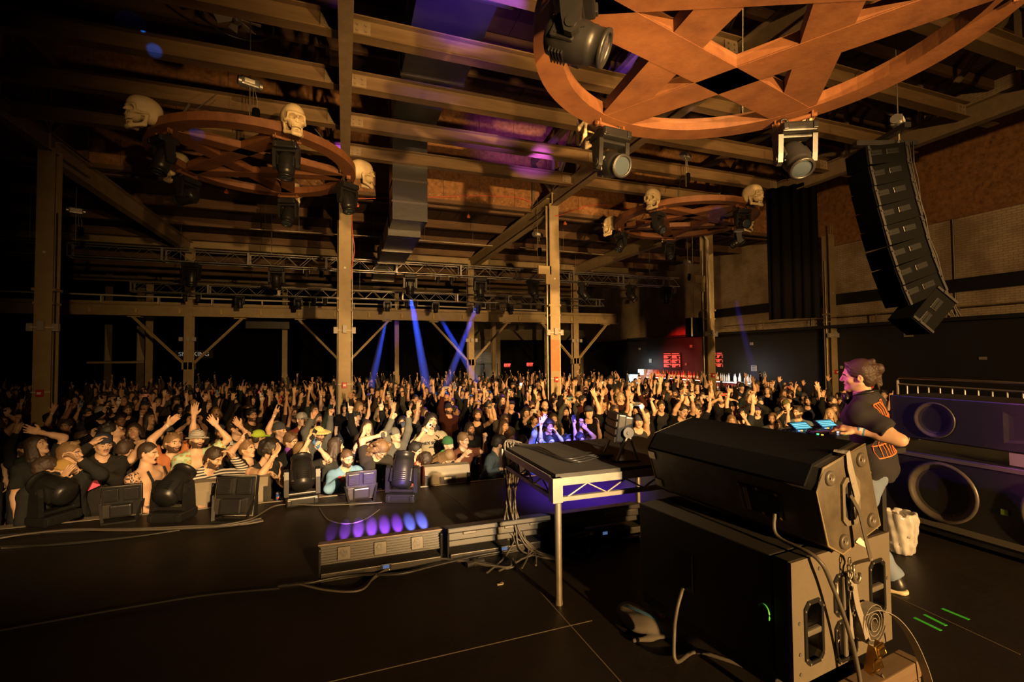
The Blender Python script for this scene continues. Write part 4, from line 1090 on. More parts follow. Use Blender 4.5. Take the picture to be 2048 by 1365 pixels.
    if style == 'straw':
        P_.ell((0, .012, .060), (.085, .10, .085), k=.02); P_.ell((0, .0, .052), (.185, .195, .030), k=.02); P_.ell((0, .0, .008), (.2, .2, .034), k=.006, op='-')
        disp = lambda x, y, z: .009*np.sin(np.arctan2(y, x)*0 + 190*x)*np.sin(170*y)
    if style == 'hoodup':
        P_.ell((0, .022, .025), (.102, .118, .125), k=.01); P_.ell((0, -.11, -.005), (.073, .09, .095), k=.02, op='-'); P_.cap((0,.04,-.08),(0,.03,-.16), .10, .11, k=.03); P_.ell((0, -.12, -.11), (.08, .08, .09), k=.02, op='-')
    if style == 'bandana':
        P_.ell((0, .014, .045), (.083, .102, .088), k=.01); P_.ell((0, 0, -.035), (.14, .16, .060), k=.004, op='-'); P_.cap((0, .11, .0), (.02, .13, -.05), .014, .008, k=.01)
    F.xf(P_.p, J['HR'], J['head'])
    return F.mesh(h, disp=disp)
SKINS = [(.60,.38,.25), (.52,.31,.19), (.63,.42,.29), (.40,.22,.13), (.56,.35,.22), (.27,.145,.085)]
HAIRS = [(.035,.02,.012), (.016,.012,.010), (.09,.05,.025), (.17,.10,.045), (.30,.21,.11), (.05,.03,.02)]
CLOTHS = [(.012,.012,.013), (.018,.016,.018), (.03,.028,.03), (.05,.05,.055), (.014,.013,.013), (.05,.055,.075), (.11,.10,.09), (.10,.028,.022), (.035,.05,.035), (.07,.045,.03)]
def place_person(name, me_b, J, parts, loc, rz, scale, skin, label, group=None):
    """one person: the body mesh parents clothes and hair"""
    o = link_mesh(name, me_b, None, color=skin); o.location = loc; o.rotation_euler = (0, 0, rz); o.scale = (scale,)*3
    tag(o, label, 'person', group)
    for nm, me, colr in parts:
        c = link_mesh(nm, me, None, parent=o, color=colr)
    return o
# ---------------------------------------------------------------- the crowd
DJP = Vector((4.2, 2.6, 0))
def face_to(loc, tgt, off=0): 
    d = Vector(tgt) - Vector(loc); return math.atan2(d.x, -d.y) + off
m_phone = M('phone_case', (.03, .03, .03), .3, objcol=True); m_lens = M('lens_glass', (.01, .01, .012), .08, coat=1.0)
m_screen = M('phone_screen', (.02, .02, .02), .1, emit=(.45, .5, .6), estr=.8)
m_flash = M('phone_flash', (1, 1, 1), .3, emit=(.85, .93, 1.0), estr=260)
m_band = M('wristband', (.75, .73, .68), .5)
_ph = {}
def phone(loc, up, nrmv, label, group, color, flash=False):
    """back of the phone looks along nrmv"""
    y = -Vector(nrmv).normalized(); z = Vector(up); z = (z - y*z.dot(y)).normalized(); x = y.cross(z)
    if 'me' not in _ph:
        _ph['me'] = True
        b = mb(); b.box((0,0,0), (.074, .009, .152), bev=.004); o = b.build('phone', m_phone); _ph['b'] = o.data
        b = mb(); b.box((.018, -.0055, .052), (.030, .003, .034), bev=.003); b.cyl((.012,-.007,.060),(.012,-.009,.060),.007,8); b.cyl((.024,-.007,.046),(.024,-.009,.046),.007,8); c = b.build('camera', m_lens); _ph['c'] = c.data
        b = mb(); b.box((0, .0052, 0), (.068, .001, .144)); s_ = b.build('screen', m_screen); _ph['s'] = s_.data
        for q in (o, c, s_): bpy.data.objects.remove(q)
    o = link_mesh('phone', _ph['b'], None, color=color); o.matrix_world = Matrix.Translation(loc) @ Matrix((x, y, z)).transposed().to_4x4()
    link_mesh('camera', _ph['c'], None, parent=o); link_mesh('screen', _ph['s'], None, parent=o)
    if flash:
        b = mb(); b.sphere((.018, -.012, .060), .012, 8); b.build('flash_lamp', m_flash, o)
    PHONES.append(o)
    return tag(o, label, 'phone', group)
PHONES = []
PCOL = [(.02,.02,.022), (.05,.05,.055), (.55,.55,.52), (.35,.33,.28), (.02,.02,.03), (.08,.15,.28), (.45,.03,.03)]
STYLE_MESH = {}
PEOPLE = []
def make_person(pose, head_px, Z=None, Y=None, rz=None, tgt=None, top='tee', topc=(.02,.02,.02), hair='short', hairc=0, skin=0, label='', lod=0, hatc=None, ikpx=None, extra=None, legs_short=False, notrousers=False, group=None, phones=(), bands='', s_force=None, botc=(.02,.02,.025)):
    px, py = head_px
    H = P(px, py, Y=Y) if Y is not None else P(px, py, Z=.45 if Z is None else Z)
    if rz is None: rz = face_to(H, tgt if tgt is not None else DJP)
    J = skeleton(pose); zh = J['head'].z
    s = (H.z - FZ)/zh if s_force is None else s_force
    base = (H.z - FZ) - zh*s if s_force is not None else 0
    Rz = Matrix.Rotation(rz, 3, 'Z'); off = Rz @ (Vector((J['head'].x, J['head'].y, 0))*s)
    loc = Vector((H.x - off.x, H.y - off.y, FZ + base))
    Ri = Rz.transposed()
    for n, v in (ikpx or {}).items():
        T = P(v[0], v[1], Y=H.y + v[2]); pose['ik'+n] = ((Ri @ (T - loc))/s,) + ((Vector(v[3]),) if len(v) > 3 else ())
    hb, hh, hf = [(.017, .0085, .0065), (.022, .012, .009), (.03, .017, .012)][lod]
    me, J = person_body(pose, hb, hh, hf)
    hm = {0:.0095, 1:.013, 2:.018}[lod]; sm = {0:.014, 1:.02, 2:.028}[lod]
    parts = []
    if top:
        V, F_ = shirt_mesh(J, pose, top, sm); parts.append(('shirt' if top in ('tee','tank','crop') else ('hoodie' if top == 'hood' else 'jacket' if top == 'jacket' else 'long_sleeve_shirt'), np_mesh('shirt', V, F_, pose.get('topmat', m_cloth)), topc))
    if not notrousers:
        V, F_ = trouser_mesh(J, pose, .022 if lod < 2 else .03, legs_short); parts.append(('trousers', np_mesh('trousers', V, F_, m_denim), botc))
    if hair and hair != 'bald':
        hat = hair in ('cap', 'capback', 'beanie', 'bucket', 'straw', 'bandana', 'hoodup')
        if hat and hair not in ('hoodup', 'beanie'):
            V, F_ = hair_mesh(J, 'buzz' if pose.get('under') is None else pose['under'], hm, 3); parts.append(('hair', np_mesh('hair', V, F_, m_hair), HAIRS[hairc]))
        V, F_ = hair_mesh(J, hair, hm, int(px))
        parts.append(('hat' if hat else 'hair', np_mesh('hat' if hat else 'hair', V, F_, pose.get('hatmat', m_cloth) if hat else m_hair), hatc if hat else HAIRS[hairc]))
    o = place_person('person', me, J, parts, loc, rz, s, SKINS[skin], label, group)
    for n in bands:
        a = J['wr'+n]; fd = (J['wr'+n]-J['el'+n]).normalized(); bb = mb(); bb.cyl(a - fd*.03, a - fd*.014, .0285, 10); bb.build('wristband', m_band, o)
    MW = Matrix.Translation(loc) @ Rz.to_4x4() @ Matrix.Scale(s, 4)
    o['_x'] = 0; del o['_x']
    PEOPLE.append((loc.x, loc.y))
    for (kind, lab, grp, colr, fl) in phones:
        if kind in ('L', 'R'):
            c = J['wr'+kind] + J['hd'+kind]*.105 + V3(J['hp'+kind]).normalized()*.026; up = J['hd'+kind]; nv = V3(J['hp'+kind])
        else:
            c = (J['wrL'] + J['wrR'])/2 + V3((0,-.025,.085)); up = V3((1,0,0)); nv = V3((0,-1,0))
        phone(MW @ c, Rz @ up, Rz @ nv, lab, grp, colr, fl)
    return o, J, MW
UPO = lambda s=1, t='open': ((s*.25, -.1, 1), (s*.02, -.08, 1), t, (0, -1, .1))
def pat(name, c1, c2, scale=(1,1,40), thr=.5, kind='wave', c3=None):
    m = bpy.data.materials.new(name); m.use_nodes = True; N = m.node_tree.nodes; L = m.node_tree.links; b = N['Principled BSDF']; b.inputs['Roughness'].default_value = .85
    tc = N.new('ShaderNodeTexCoord'); mp = N.new('ShaderNodeMapping'); mp.inputs['Scale'].default_value = scale; L.new(tc.outputs['Object'], mp.inputs[0])
    if kind == 'wave': t = N.new('ShaderNodeTexWave'); t.bands_direction = 'Z'; t.inputs['Scale'].default_value = 1; t.inputs['Distortion'].default_value = 1.2
    else: t = N.new('ShaderNodeTexVoronoi'); t.inputs['Scale'].default_value = 1
    L.new(mp.outputs[0], t.inputs[0]); cr = N.new('ShaderNodeValToRGB'); cr.color_ramp.interpolation = 'CONSTANT'
    cr.color_ramp.elements[0].color = (*c1, 1); cr.color_ramp.elements[1].color = (*c2, 1); cr.color_ramp.elements[1].position = thr
    if c3: e = cr.color_ramp.elements.new(thr + .22); e.color = (*c3, 1)
    L.new(t.outputs['Fac' if kind == 'wave' else 'Distance'], cr.inputs[0]); L.new(cr.outputs[0], b.inputs['Base Color']); return m
m_stripe = pat('striped_knit', (.03,.025,.025), (.55,.5,.45), (.3,.3,10), .5)
m_floral = pat('tropical_print', (.50,.16,.07), (.30,.42,.16), (22,22,22), .28, 'v', (.42,.52,.38))
m_bandana = pat('bandana_print', (.6,.58,.52), (.025,.025,.03), (60,60,60), .22, 'v')
m_zebra = pat('bucket_print', (.05,.045,.04), (.6,.56,.5), (26,40,26), .45, 'wave')
m_straw = M('straw_fibre', (.55, .44, .16), .8, bump=(90, .9, .01))
def suspenders(o, J):
    for s in (-1, 1):
        b = mb(); sx, fw, d = J['sx'], J['fw'], J['d']; g = J['g']; pts = []
        for t in np.linspace(0, 1, 9):
            z = J['pelvis'] + d*(.08 + .44*t); dep = .135*g + .02*math.sin(t*3.1) - .10*max(0, t-.75)*2
            pts.append(z + sx*s*(.075 + .03*t)*g + fw*dep)
        b.ribbon(pts, .035, .004, sx); b.build('suspender', M('strap_black', (.02,.02,.02), .6), o)
# --- named people of the front rows (head position in the photo, row distance, pose)
SIT = dict(pelvis=(0, 0, 1.10), legs={'L': ((.16, -.40, 1.16), (.17, -.42, .72), (.17, -.58, .66)), 'R': ((-.14, -.40, 1.14), (-.15, -.38, .70), (-.15, -.54, .64))})
def sit(**k): d = dict(SIT); d.update(k); return d
front = [
 (dict(sit(girth=1.22, head=(.1,0,0), mouth=.02, lean=(0,-.08,1), ink=lambda J: [(J['shR'], J['elR'], .085)]), R=((-.15,-.1,-1),(-.0,-.9,-.3),'relax',(0,0,-1)), L=((.15,-.2,-1),(-.3,-.9,-.2),'relax',(0,0,-1))), (297,907), dict(Y=6.72, rz=1.25, top=None, hair='buzz', hairc=0, skin=0, s_force=1.02, botc=(.10,.10,.10), label='shirtless tattooed man with buzz cut and black suspenders sitting on the stage lip')),
 (dict(L=((.3,0,1),(0,-.1,1),'open',(0,-1,0)), R=UPO(-1,'relax'), beard=1, mouth=.012, head=(.1,.1,.1)), (346,887), dict(Y=7.6, rz=.7, topc=(.42,.15,.06), hair='short', hairc=3, bands='R', ikpx={'R':(336,850,0)}, label='bearded man in rust-orange tee, one arm raised, between suspender man and bucket-hat man')),
 (dict(sit(lean=(.03,.10,1), openshirt=.075, topmat=m_floral, hatmat=m_zebra, beard=1, mouth=.014, head=(.2,.05,.1)), L=UPO(1), R=((-.3,-.1,-1),(.0,-.6,-.6),'relax',(0,0,-1))), (394,880), dict(Y=7.35, rz=.5, top='tee', hair='bucket', hairc=3, s_force=1.0, ikpx={'L':(433,852,.1)}, legs_short=True, botc=(.12,.12,.13), label='grinning man in patterned bucket hat and open tropical shirt, arm flung up')),
 (dict(lean=(.2,-.25,1), beard=1, topmat=m_stripe, L=((.8,-.3,.1),(.5,-.2,.7),'relax',(0,0,-1)), R=((-.3,-.5,-.6),(.2,-.8,-.2),'relax',(0,0,-1)), head=(.5,-.1,0)), (428,917), dict(Y=7.0, rz=.6, top='long', hairc=0, ikpx={'L':(466,915,0)}, label='dark-bearded man in black and white striped knit leaning on the stage')),
 (dict(R=UPO(-1,'phone'), head=(.1,.15,0)), (495,899), dict(Y=7.45, rz=.9, hairc=3, vneck=1, topc=(.015,.015,.015), ikpx={'R':(484,880,-.1)}, bands='R', phones=[('R','black phone held by the fair-haired young man, lens to the stage',None,(.02,.02,.02),False)], label='fair-haired young man in black v-neck filming above the striped man')),
 (dict(moustache=1, R=((-.9,-.3,.4),(.0,-.6,.2),'relax',(0,0,-1)), L=((.2,-.2,-1),(-.5,-.8,.1),'relax',(0,0,-1)), head=(.15,-.1,0)), (206,889), dict(Y=7.5, rz=.55, top='long', topc=(.02,.018,.016), hair='capback', hatc=(.03,.035,.05), ikpx={'R':(181,889,-.2),'L':(190,944,-.3)}, label='moustached man in backwards cap and black top, hand hanging out limp at left')),
 (dict(lean=(.35,-.2,1), L=((.8,-.3,.4),(.8,-.2,.5),'open',(0,-1,0)), head=(1.2,.2,0)), (251,899), dict(Y=8.05, rz=1.6, top='tank', topc=(.10,.10,.125), hairc=5, ikpx={'R':(277,893,-.2)}, label='man in slate tank top turned away, arm stretched to the right')),
 (dict(R=((-.3,-.5,-.4),(.3,-.4,.9),'open',(1,0,0)), head=(.5,.1,0)), (141,909), dict(Y=7.05, rz=.9, top='long', hairc=3, hair='short', ikpx={'L':(160,920,-.15)}, bands='L', label='man with short fair hair holding a spread hand before his face at far left')),
 (dict(head=(.8,-.2,0), fem=1), (92,938), dict(Y=6.95, rz=1.3, hair='curly', hairc=5, top='hood', s_force=.97, label='person with big dark curls in profile above the leftmost stage lamp')),
 (dict(head=(.8,-.3,0)), (127,942), dict(Y=7.0, rz=1.2, hair='beanie', hatc=(.38,.24,.07), s_force=.93, top='hood', topc=(.02,.02,.02), label='person in mustard-yellow beanie bowed behind the leftmost stage lamp')),
 (dict(fem=1, L=((.6,-.1,1),(-.5,-.1,.8),'open',(0,-1,0)), head=(.4,.4,0)), (74,893), dict(Y=8.0, hair='long', hairc=0, ikpx={'L':(80,865,0)}, label='long-haired woman tossing a bent arm overhead at far left')),
 (dict(head=(.9,.6,0)), (223,864), dict(Y=8.5, rz=1.2, hair='short', hairc=1, label='dark-haired person gazing up in profile behind the backwards-cap man')),
 (dict(head=(.6,.0,0)), (451,894), dict(Y=7.9, hair='cap', hatc=(.5,.5,.5), skin=4, label='man in pale grey cap between striped man and bucket-hat man')),
 (dict(L=UPO(1), head=(.2,.1,0)), (473,855), dict(Y=8.8, hair='curly', hairc=0, ikpx={'L':(480,853,-.3)}, label='curly-haired person with open palm up behind the fair-haired young man')),
 (dict(lean=(0,-.22,1), R=((-.3,-.8,-.2),(.3,-.3,.8),'relax',(0,0,1)), L=((.2,-.5,-.8),(-.4,-.7,.3),'relax',(0,0,-1)), fem=1, head=(.5,-.2,.1)), (540,903), dict(Y=7.1, rz=.7, top='crop', topc=(.02,.02,.02), hair='afro', hairc=1, skin=0, ikpx={'R':(548,912,-.2),'L':(548,952,-.15)}, bands='R', label='person with cropped dark curls in strap top shading their face with one hand')),
 (dict(mouth=.01, head=(.2,-.1,0), fem=1), (582,884), dict(Y=7.8, hair='short', hairc=2, top='long', topc=(.012,.012,.012), label='smiling person with purple bandana knotted round the neck')),
 (dict(head=(1.1,-.1,0)), (517,877), dict(Y=8.3, rz=1.1, hair='cap', hatc=(.30,.42,.04), skin=4, label='man in lime-green cap seen in profile')),
 (dict(mouth=.006), (604,840), dict(Y=9.6, hair='cap', hatc=(.3,.28,.24), top='jacket', topc=(.14,.03,.02), label='man in pale cap and dark red jacket facing the stage, centre left')),
 (dict(beard=1, mouth=.012, R=UPO(-1,'relax'), L=UPO(1,'fist'), head=(.3,-.1,0), hatmat=m_straw), (637,870), dict(Y=8.7, hair='straw', hatc=(.5,.4,.2), skin=3, top='long', topc=(.06,.06,.055), ikpx={'R':(624,838,0)}, label='smiling man under a spiky yellow straw hat, sleeve raised')),
 (dict(L=((.8,-.5,.0),(.1,-.3,1),'phone',(0,-1,0)), R=((-.3,-.6,.3),(.3,-.3,.9),'phone',(0,-1,0)), head=(.3,.1,0), ink=lambda J: [(J['shL'], J['elL'], .07)]), (604,904), dict(Y=7.1, top='tee', hairc=3, ikpx={'L':(639,898,-.1),'R':(616,884,-.2)}, phones=[('L','blue phone held up by the tattooed arm behind the third stage lamp',None,(.05,.13,.30),False),('R','dark compact camera-like phone beside the blue phone',None,(.02,.02,.02),False)], label='man behind the third stage lamp filming with tattooed arm raised')),
 (dict(head=(.8,.0,0), hatmat=m_bandana, under='long'), (672,893), dict(Y=7.35, rz=1.1, hair='bandana', hairc=0, hatc=(.1,.1,.1), top='tee', topc=(.03,.03,.028), label='long-haired man in black paisley bandana, in profile')),
 (dict(beard=1, lean=(0,-.2,1), head=(.2,-.1,0), R=((-.3,-.3,-1),(.1,-.9,-.1),'relax',(0,0,-1)), L=((.3,-.3,-1),(-.1,-.9,-.1),'relax',(0,0,-1))), (694,917), dict(Y=6.95, rz=.35, hair='buzz', hairc=2, top='jacket', topc=(.16,.30,.46), ikpx={'R':(683,958,-.35),'L':(712,955,-.3)}, label='shaven-headed man in sky-blue jacket with red cuffs leaning on the stage')),
 (dict(head=(.5,.1,0), R=((-.4,-.5,.3),(.4,-.3,.9),'relax',(0,-1,0))), (725,884), dict(Y=7.6, hair='long', hairc=5, topc=(.02,.02,.02), ikpx={'R':(728,867,-.2)}, label='long-haired man in black tee with hand at his brow, centre of the front rows')),
 (dict(lean=(.05,-.4,1), head=(.2,-.5,.2), R=UPO(-1,'grip')), (762,900), dict(Y=7.0, rz=.2, hair='longcurly', hairc=3, topc=(.03,.025,.02), ikpx={'R':(758,872,.1)}, s_force=1.0, label='headbanging person hidden by long brown wavy hair, pale arm up', phones=[('R','small black phone in the headbanger\'s raised hand',None,(.02,.02,.02),False)])),
 (dict(R=UPO(-1,'point'), L=UPO(1,'point'), head=(.1,.3,0)), (790,872), dict(Y=8.1, hair='beanie', hatc=(.12,.11,.10), top='hood', topc=(.10,.095,.085), skin=0, ikpx={'R':(785,838,0),'L':(817,832,0)}, bands='L', label='person in grey beanie and grey hoodie pointing both index fingers up')),
 (dict(head=(.2,.2,0)), (808,858), dict(Y=8.9, hair='cap', hatc=(.06,.07,.10), top='hood', topc=(.03,.03,.03), label='person in navy cap behind the grey-beanie pointer')),
 (dict(fem=0, mouth=.03, R=((-.8,-.4,-.1),(.3,-.5,.6),'phone',(0,-1,0)), L=((.7,-.3,-.3),(.1,-.2,1),'rock',(0,-1,0)), head=(.1,.1,.15)), (863,843), dict(Y=8.15, rz=.1, hair='long', hairc=1, top='tee', topc=(.32,.26,.17), ikpx={'R':(846,866,-.35),'L':(887,884,-.2)}, phones=[('R','white and silver phone held sideways by the shouting long-haired person',None,(.55,.5,.45),False)], label='long-haired shouting person in sand-coloured printed tee making horns')),
 (dict(head=(.3,-.2,0)), (831,902), dict(Y=7.0, hair='short', hairc=1, top='tee', topc=(.015,.015,.015), label='person with black fringe overexposed behind the fourth stage lamp')),
 (dict(lean=(0,-.3,1), head=(0,-.9,0)), (849,921), dict(Y=6.85, hair='curly', hairc=0, top='tee', topc=(.3,.06,.04), s_force=.88, label='head of orange-red curls bent down beside the small floor monitor')),
 (dict(mouth=.01, head=(.2,.0,0)), (896,890), dict(Y=7.5, hair='beanie', hatc=(.04,.12,.05), top='hood', topc=(.06,.32,.08), label='person in green beanie and bright green hoodie collar')),
 (dict(L=((.3,-.6,.1),(-.3,-.3,.9),'fist',(1,0,0)), head=(.2,-.1,0)), (927,881), dict(Y=7.6, hair='mohawk', hairc=3, topc=(.12,.045,.025), ikpx={'R':(927,912,-.45)}, bands='R', label='man with quiffed hair in rust-brown tee, fist before his chest')),
 (dict(lean=(0,-.25,1), head=(0,-.8,0)), (896,915), dict(Y=6.9, hair='long', hairc=3, s_force=.9, label='bowed head of straight brown hair right behind the small floor monitor')),
 (dict(beard=1), (940,858), dict(Y=8.6, hair='long', hairc=1, skin=3, label='bearded long-haired man in shadow above the quiffed man')),
 (dict(lean=(.1,-.25,1), head=(.6,-.1,0), R=((-.2,-.4,-.9),(.1,-.9,.1),'relax',(0,0,-1)), L=((.3,-.4,-.9),(-.1,-.9,.1),'relax',(0,0,-1))), (997,888), dict(Y=7.05, rz=1.0, hair='quiff', hairc=1, skin=0, top='jacket', topc=(.05,.07,.085), ikpx={'R':(1000,939,-.3)}, label='dark-haired man in denim jacket leaning at the stage beside the platform leg')),
 (dict(head=(.1,-.1,0), mask=1), (1019,876), dict(Y=7.5, hair='long', hairc=2, skin=3, label='person with braids and a white face mask behind the denim-jacket man')),
 (dict(fem=1, mouth=.008), (1008,852), dict(Y=8.5, hair='long', hairc=5, label='smiling dark-haired woman between the platform and the purple light')),
 (dict(head=(.9,.2,0)), (1046,885), dict(Y=7.0, rz=1.1, hair='buzz', hairc=1, topc=(.06,.05,.07), label='man with cropped hair in profile just beyond the platform edge')),
 (dict(R=((-.6,-.3,.6),(.7,-.2,.5),'open',(0,-1,0)), L=((.1,-.5,-.8),(-.2,-.4,.9),'point',(0,-1,0))), (1075,870), dict(Y=7.6, top='hood', hair='beanie', hatc=(.08,.08,.12), topc=(.20,.19,.24), ikpx={'R':(1083,846,-.1),'L':(1083,885,-.35)}, label='person in pale hoodie lit blue, forearm laid over the head')),
 (dict(), (1097,853), dict(Y=8.3, hair='afro', hairc=1, top='hood', label='person with a round afro in the purple light')),
 (dict(R=UPO(-1,'point'), fem=1), (1100,884), dict(Y=7.4, hair='long', hairc=0, top='tee', topc=(.1,.1,.12), ikpx={'L':(1112,866,-.1)}, bands='L', label='person pointing a bare blue-lit arm at the stage')),
 (dict(L=UPO(1,'rock')), (1133,883), dict(Y=7.3, hair='short', hairc=1, ikpx={'L':(1148,850,.2)}, phones=[('L','phone in blue-lit hand making horns beyond the platform',None,(.03,.03,.06),False)], label='person with raised hand gripping a phone and making horns')),
 (dict(L=UPO(1,'relax')), (1160,880), dict(Y=7.4, hair='curly', hairc=1, ikpx={'L':(1172,858,0)}, label='curly head and limp blue-lit hand beyond the platform')),
 (dict(R=UPO(-1,'fist'), fem=1), (1181,878), dict(Y=7.5, hair='long', hairc=2, top='tee', topc=(.15,.13,.16), ikpx={'L':(1196,838,0)}, label='person with a long bare arm up left of the yoke lamp on the platform')),
 (dict(mouth=.01, fem=0), (1131,824), dict(Z=.45, hair='long', hairc=1, top='long', topc=(.05,.05,.045), two=1, label='smiling long-haired person holding a teal phone overhead with both hands', phc=(.1,.25,.25))),
 (dict(beard=1, mouth=.01), (1090,813), dict(Z=.5, hair='bald', skin=4, label='bald bearded man in the middle crowd above the purple light', topc=(.12,.02,.02))),
 (dict(beard=1, head=(-.3,0,0)), (1545,838), dict(Z=.42, hair='buzz', hairc=3, label='balding man with red-brown beard behind the turntables', topc=(.05,.05,.05))),
 (dict(beard=1, head=(-.6,0,0)), (1595,825), dict(Z=.52, hair='short', hairc=0, topc=(.10,.13,.17), label='bearded man in grey-blue tee looking left behind the turntables')),
 (dict(fem=1, head=(.1,.3,0)), (1660,828), dict(Z=.42, hair='long', hairc=4, label='blonde woman looking up near the DJ', topc=(.03,.03,.03))),
 (dict(L=UPO(1,'relax'), head=(-.2,0,0)), (1482,829), dict(Z=.45, hair='cap', hatc=(.015,.015,.015), beard=1, topc=(.02,.025,.03), label='man in black cap and black tee right above the big floor wedge')),
 (dict(fem=1, L=UPO(1,'open')), (1463,842), dict(Z=.36, hair='long', hairc=3, label='person with shining glasses of hair over face low above the big wedge', ikpx={'L':(1490,838,0)})),
 (dict(head=(0,.1,0)), (1379,826), dict(Z=.5, hair='short', hairc=1, beard=1, label='bearded man left of the big wedge looking at the stage')),
 (dict(), (1322,813), dict(Z=.55, hair='mohawk', hairc=0, skin=0, label='man with dark mohawk in black tee left of the bar column')),
 (dict(beard=1), (1572,811), dict(Z=.45, hair='beanie', hatc=(.10,.10,.03), top='jacket', label='bearded man in olive beanie behind the turntables')),
 (dict(L=UPO(1,'open'), R=UPO(-1,'open')), (1515,822), dict(Z=.40, hair='beanie', hatc=(.05,.03,.09), top='hood', label='person in purple-black beanie with praying hands raised', ikpx={'L':(1512,808,0),'R':(1504,808,0)})),
 (dict(L=UPO(1,'flat')), (1553,850), dict(Z=.30, hair='long', hairc=5, label='long-haired person with one bare arm straight up by the turntables', ikpx={'R':(1562,826,0)}, bands='R')),
]
LABEL_FIX = 0
for pose, hp, kw in front:
    kw = dict(kw)
    for k_ in ('beard', 'vneck'):
        if k_ in kw: pose[k_] = kw.pop(k_)
    pose['seed'] = hp[0] * .37
    if kw.pop('two', 0):
        c = V3((0, -.35, 1.98)); pose['ikL'] = (c + V3((.085,.03,-.07)), V3((1,0,-.2))); pose['ikR'] = (c + V3((-.085,.03,-.07)), V3((-1,0,-.2)))
        pose['L'] = ((.3,-.3,1),(0,0,1),'phone',(-.3,-1,0),(-.15,-.1,1)); pose['R'] = ((-.3,-.3,1),(0,0,1),'phone',(.3,-1,0),(.15,-.1,1))
        kw['phones'] = [('LR', 'teal phone held overhead with both hands in the middle crowd', None, kw.pop('phc'), False)]
    o, J, MW = make_person(pose, hp, **kw)
    if 'suspenders' in kw['label']: suspenders(o, J)
    if 'purple bandana' in kw['label']:
        F = Field(); F.cap(J['neck'] + J['fw']*.02 + V3((0,0,.03)), J['neck'] + J['fw']*.03 + V3((0,0,-.01)), .078, .088, k=.02); F.cap(J['neck'] + J['fw']*.09, J['neck'] + J['fw']*.13 - J['d']*.15, .05, .015, k=.03)
        V, F_ = F.mesh(.011, disp=wrinkle(.006, 40)); link_mesh('neck_bandana', np_mesh('nb', V, F_, M('purple_cloth', (.22,.06,.42), .8)), None, parent=o)
    if 'face mask' in kw['label']:
        F = Field(); F.ell((0,-.072,-.062), (.052,.040,.040), k=.02); G = Field(); G.xf(F.p, J['HR'], J['head']); V, F_ = G.mesh(.009); link_mesh('face_mask', np_mesh('fm', V, F_, M('mask_white', (.75,.75,.78), .7)), None, parent=o)
    if 'red cuffs' in kw['label']:
        for n in 'LR':
            bb = mb(); fd = (J['wr'+n]-J['el'+n]).normalized(); bb.cyl(J['wr'+n] - fd*.08, J['wr'+n] - fd*.0, .050, 12, r2=.046); bb.build('cuff', M('red_knit', (.5,.03,.025), .8), o)
    if 'sand-coloured' in kw['label']:
        t = text_mesh('HEX SCRIPT', .062, 'shirt_print', M('print_black', (.02,.02,.02), .7), o, J['chest'] + J['fw']*.168 + V3((0,0,.05)), (R(88), 0, 0), .001, bold=True)
        bb = mb(); bb.box(J['chest'] + J['fw']*.167 + V3((0,0,-.01)), (.11,.002,.014)); bb.build('shirt_print', M('print_black'), o)
g_ = P(172, 950, Y=7.3); b = mb(); b.ribbon([g_ + V3(v) for v in ((-.05,.0,.17),(-.03,-.03,.08),(.0,-.02,0),(.05,-.04,-.09),(.08,-.02,-.17))], .15, .03, (1,.3,.1)); o = b.build('cloth', M('pink_cloth', (.75,.10,.20), .8)); tag(o, 'bright pink cloth hanging from the arm of the backwards-cap man', 'cloth')
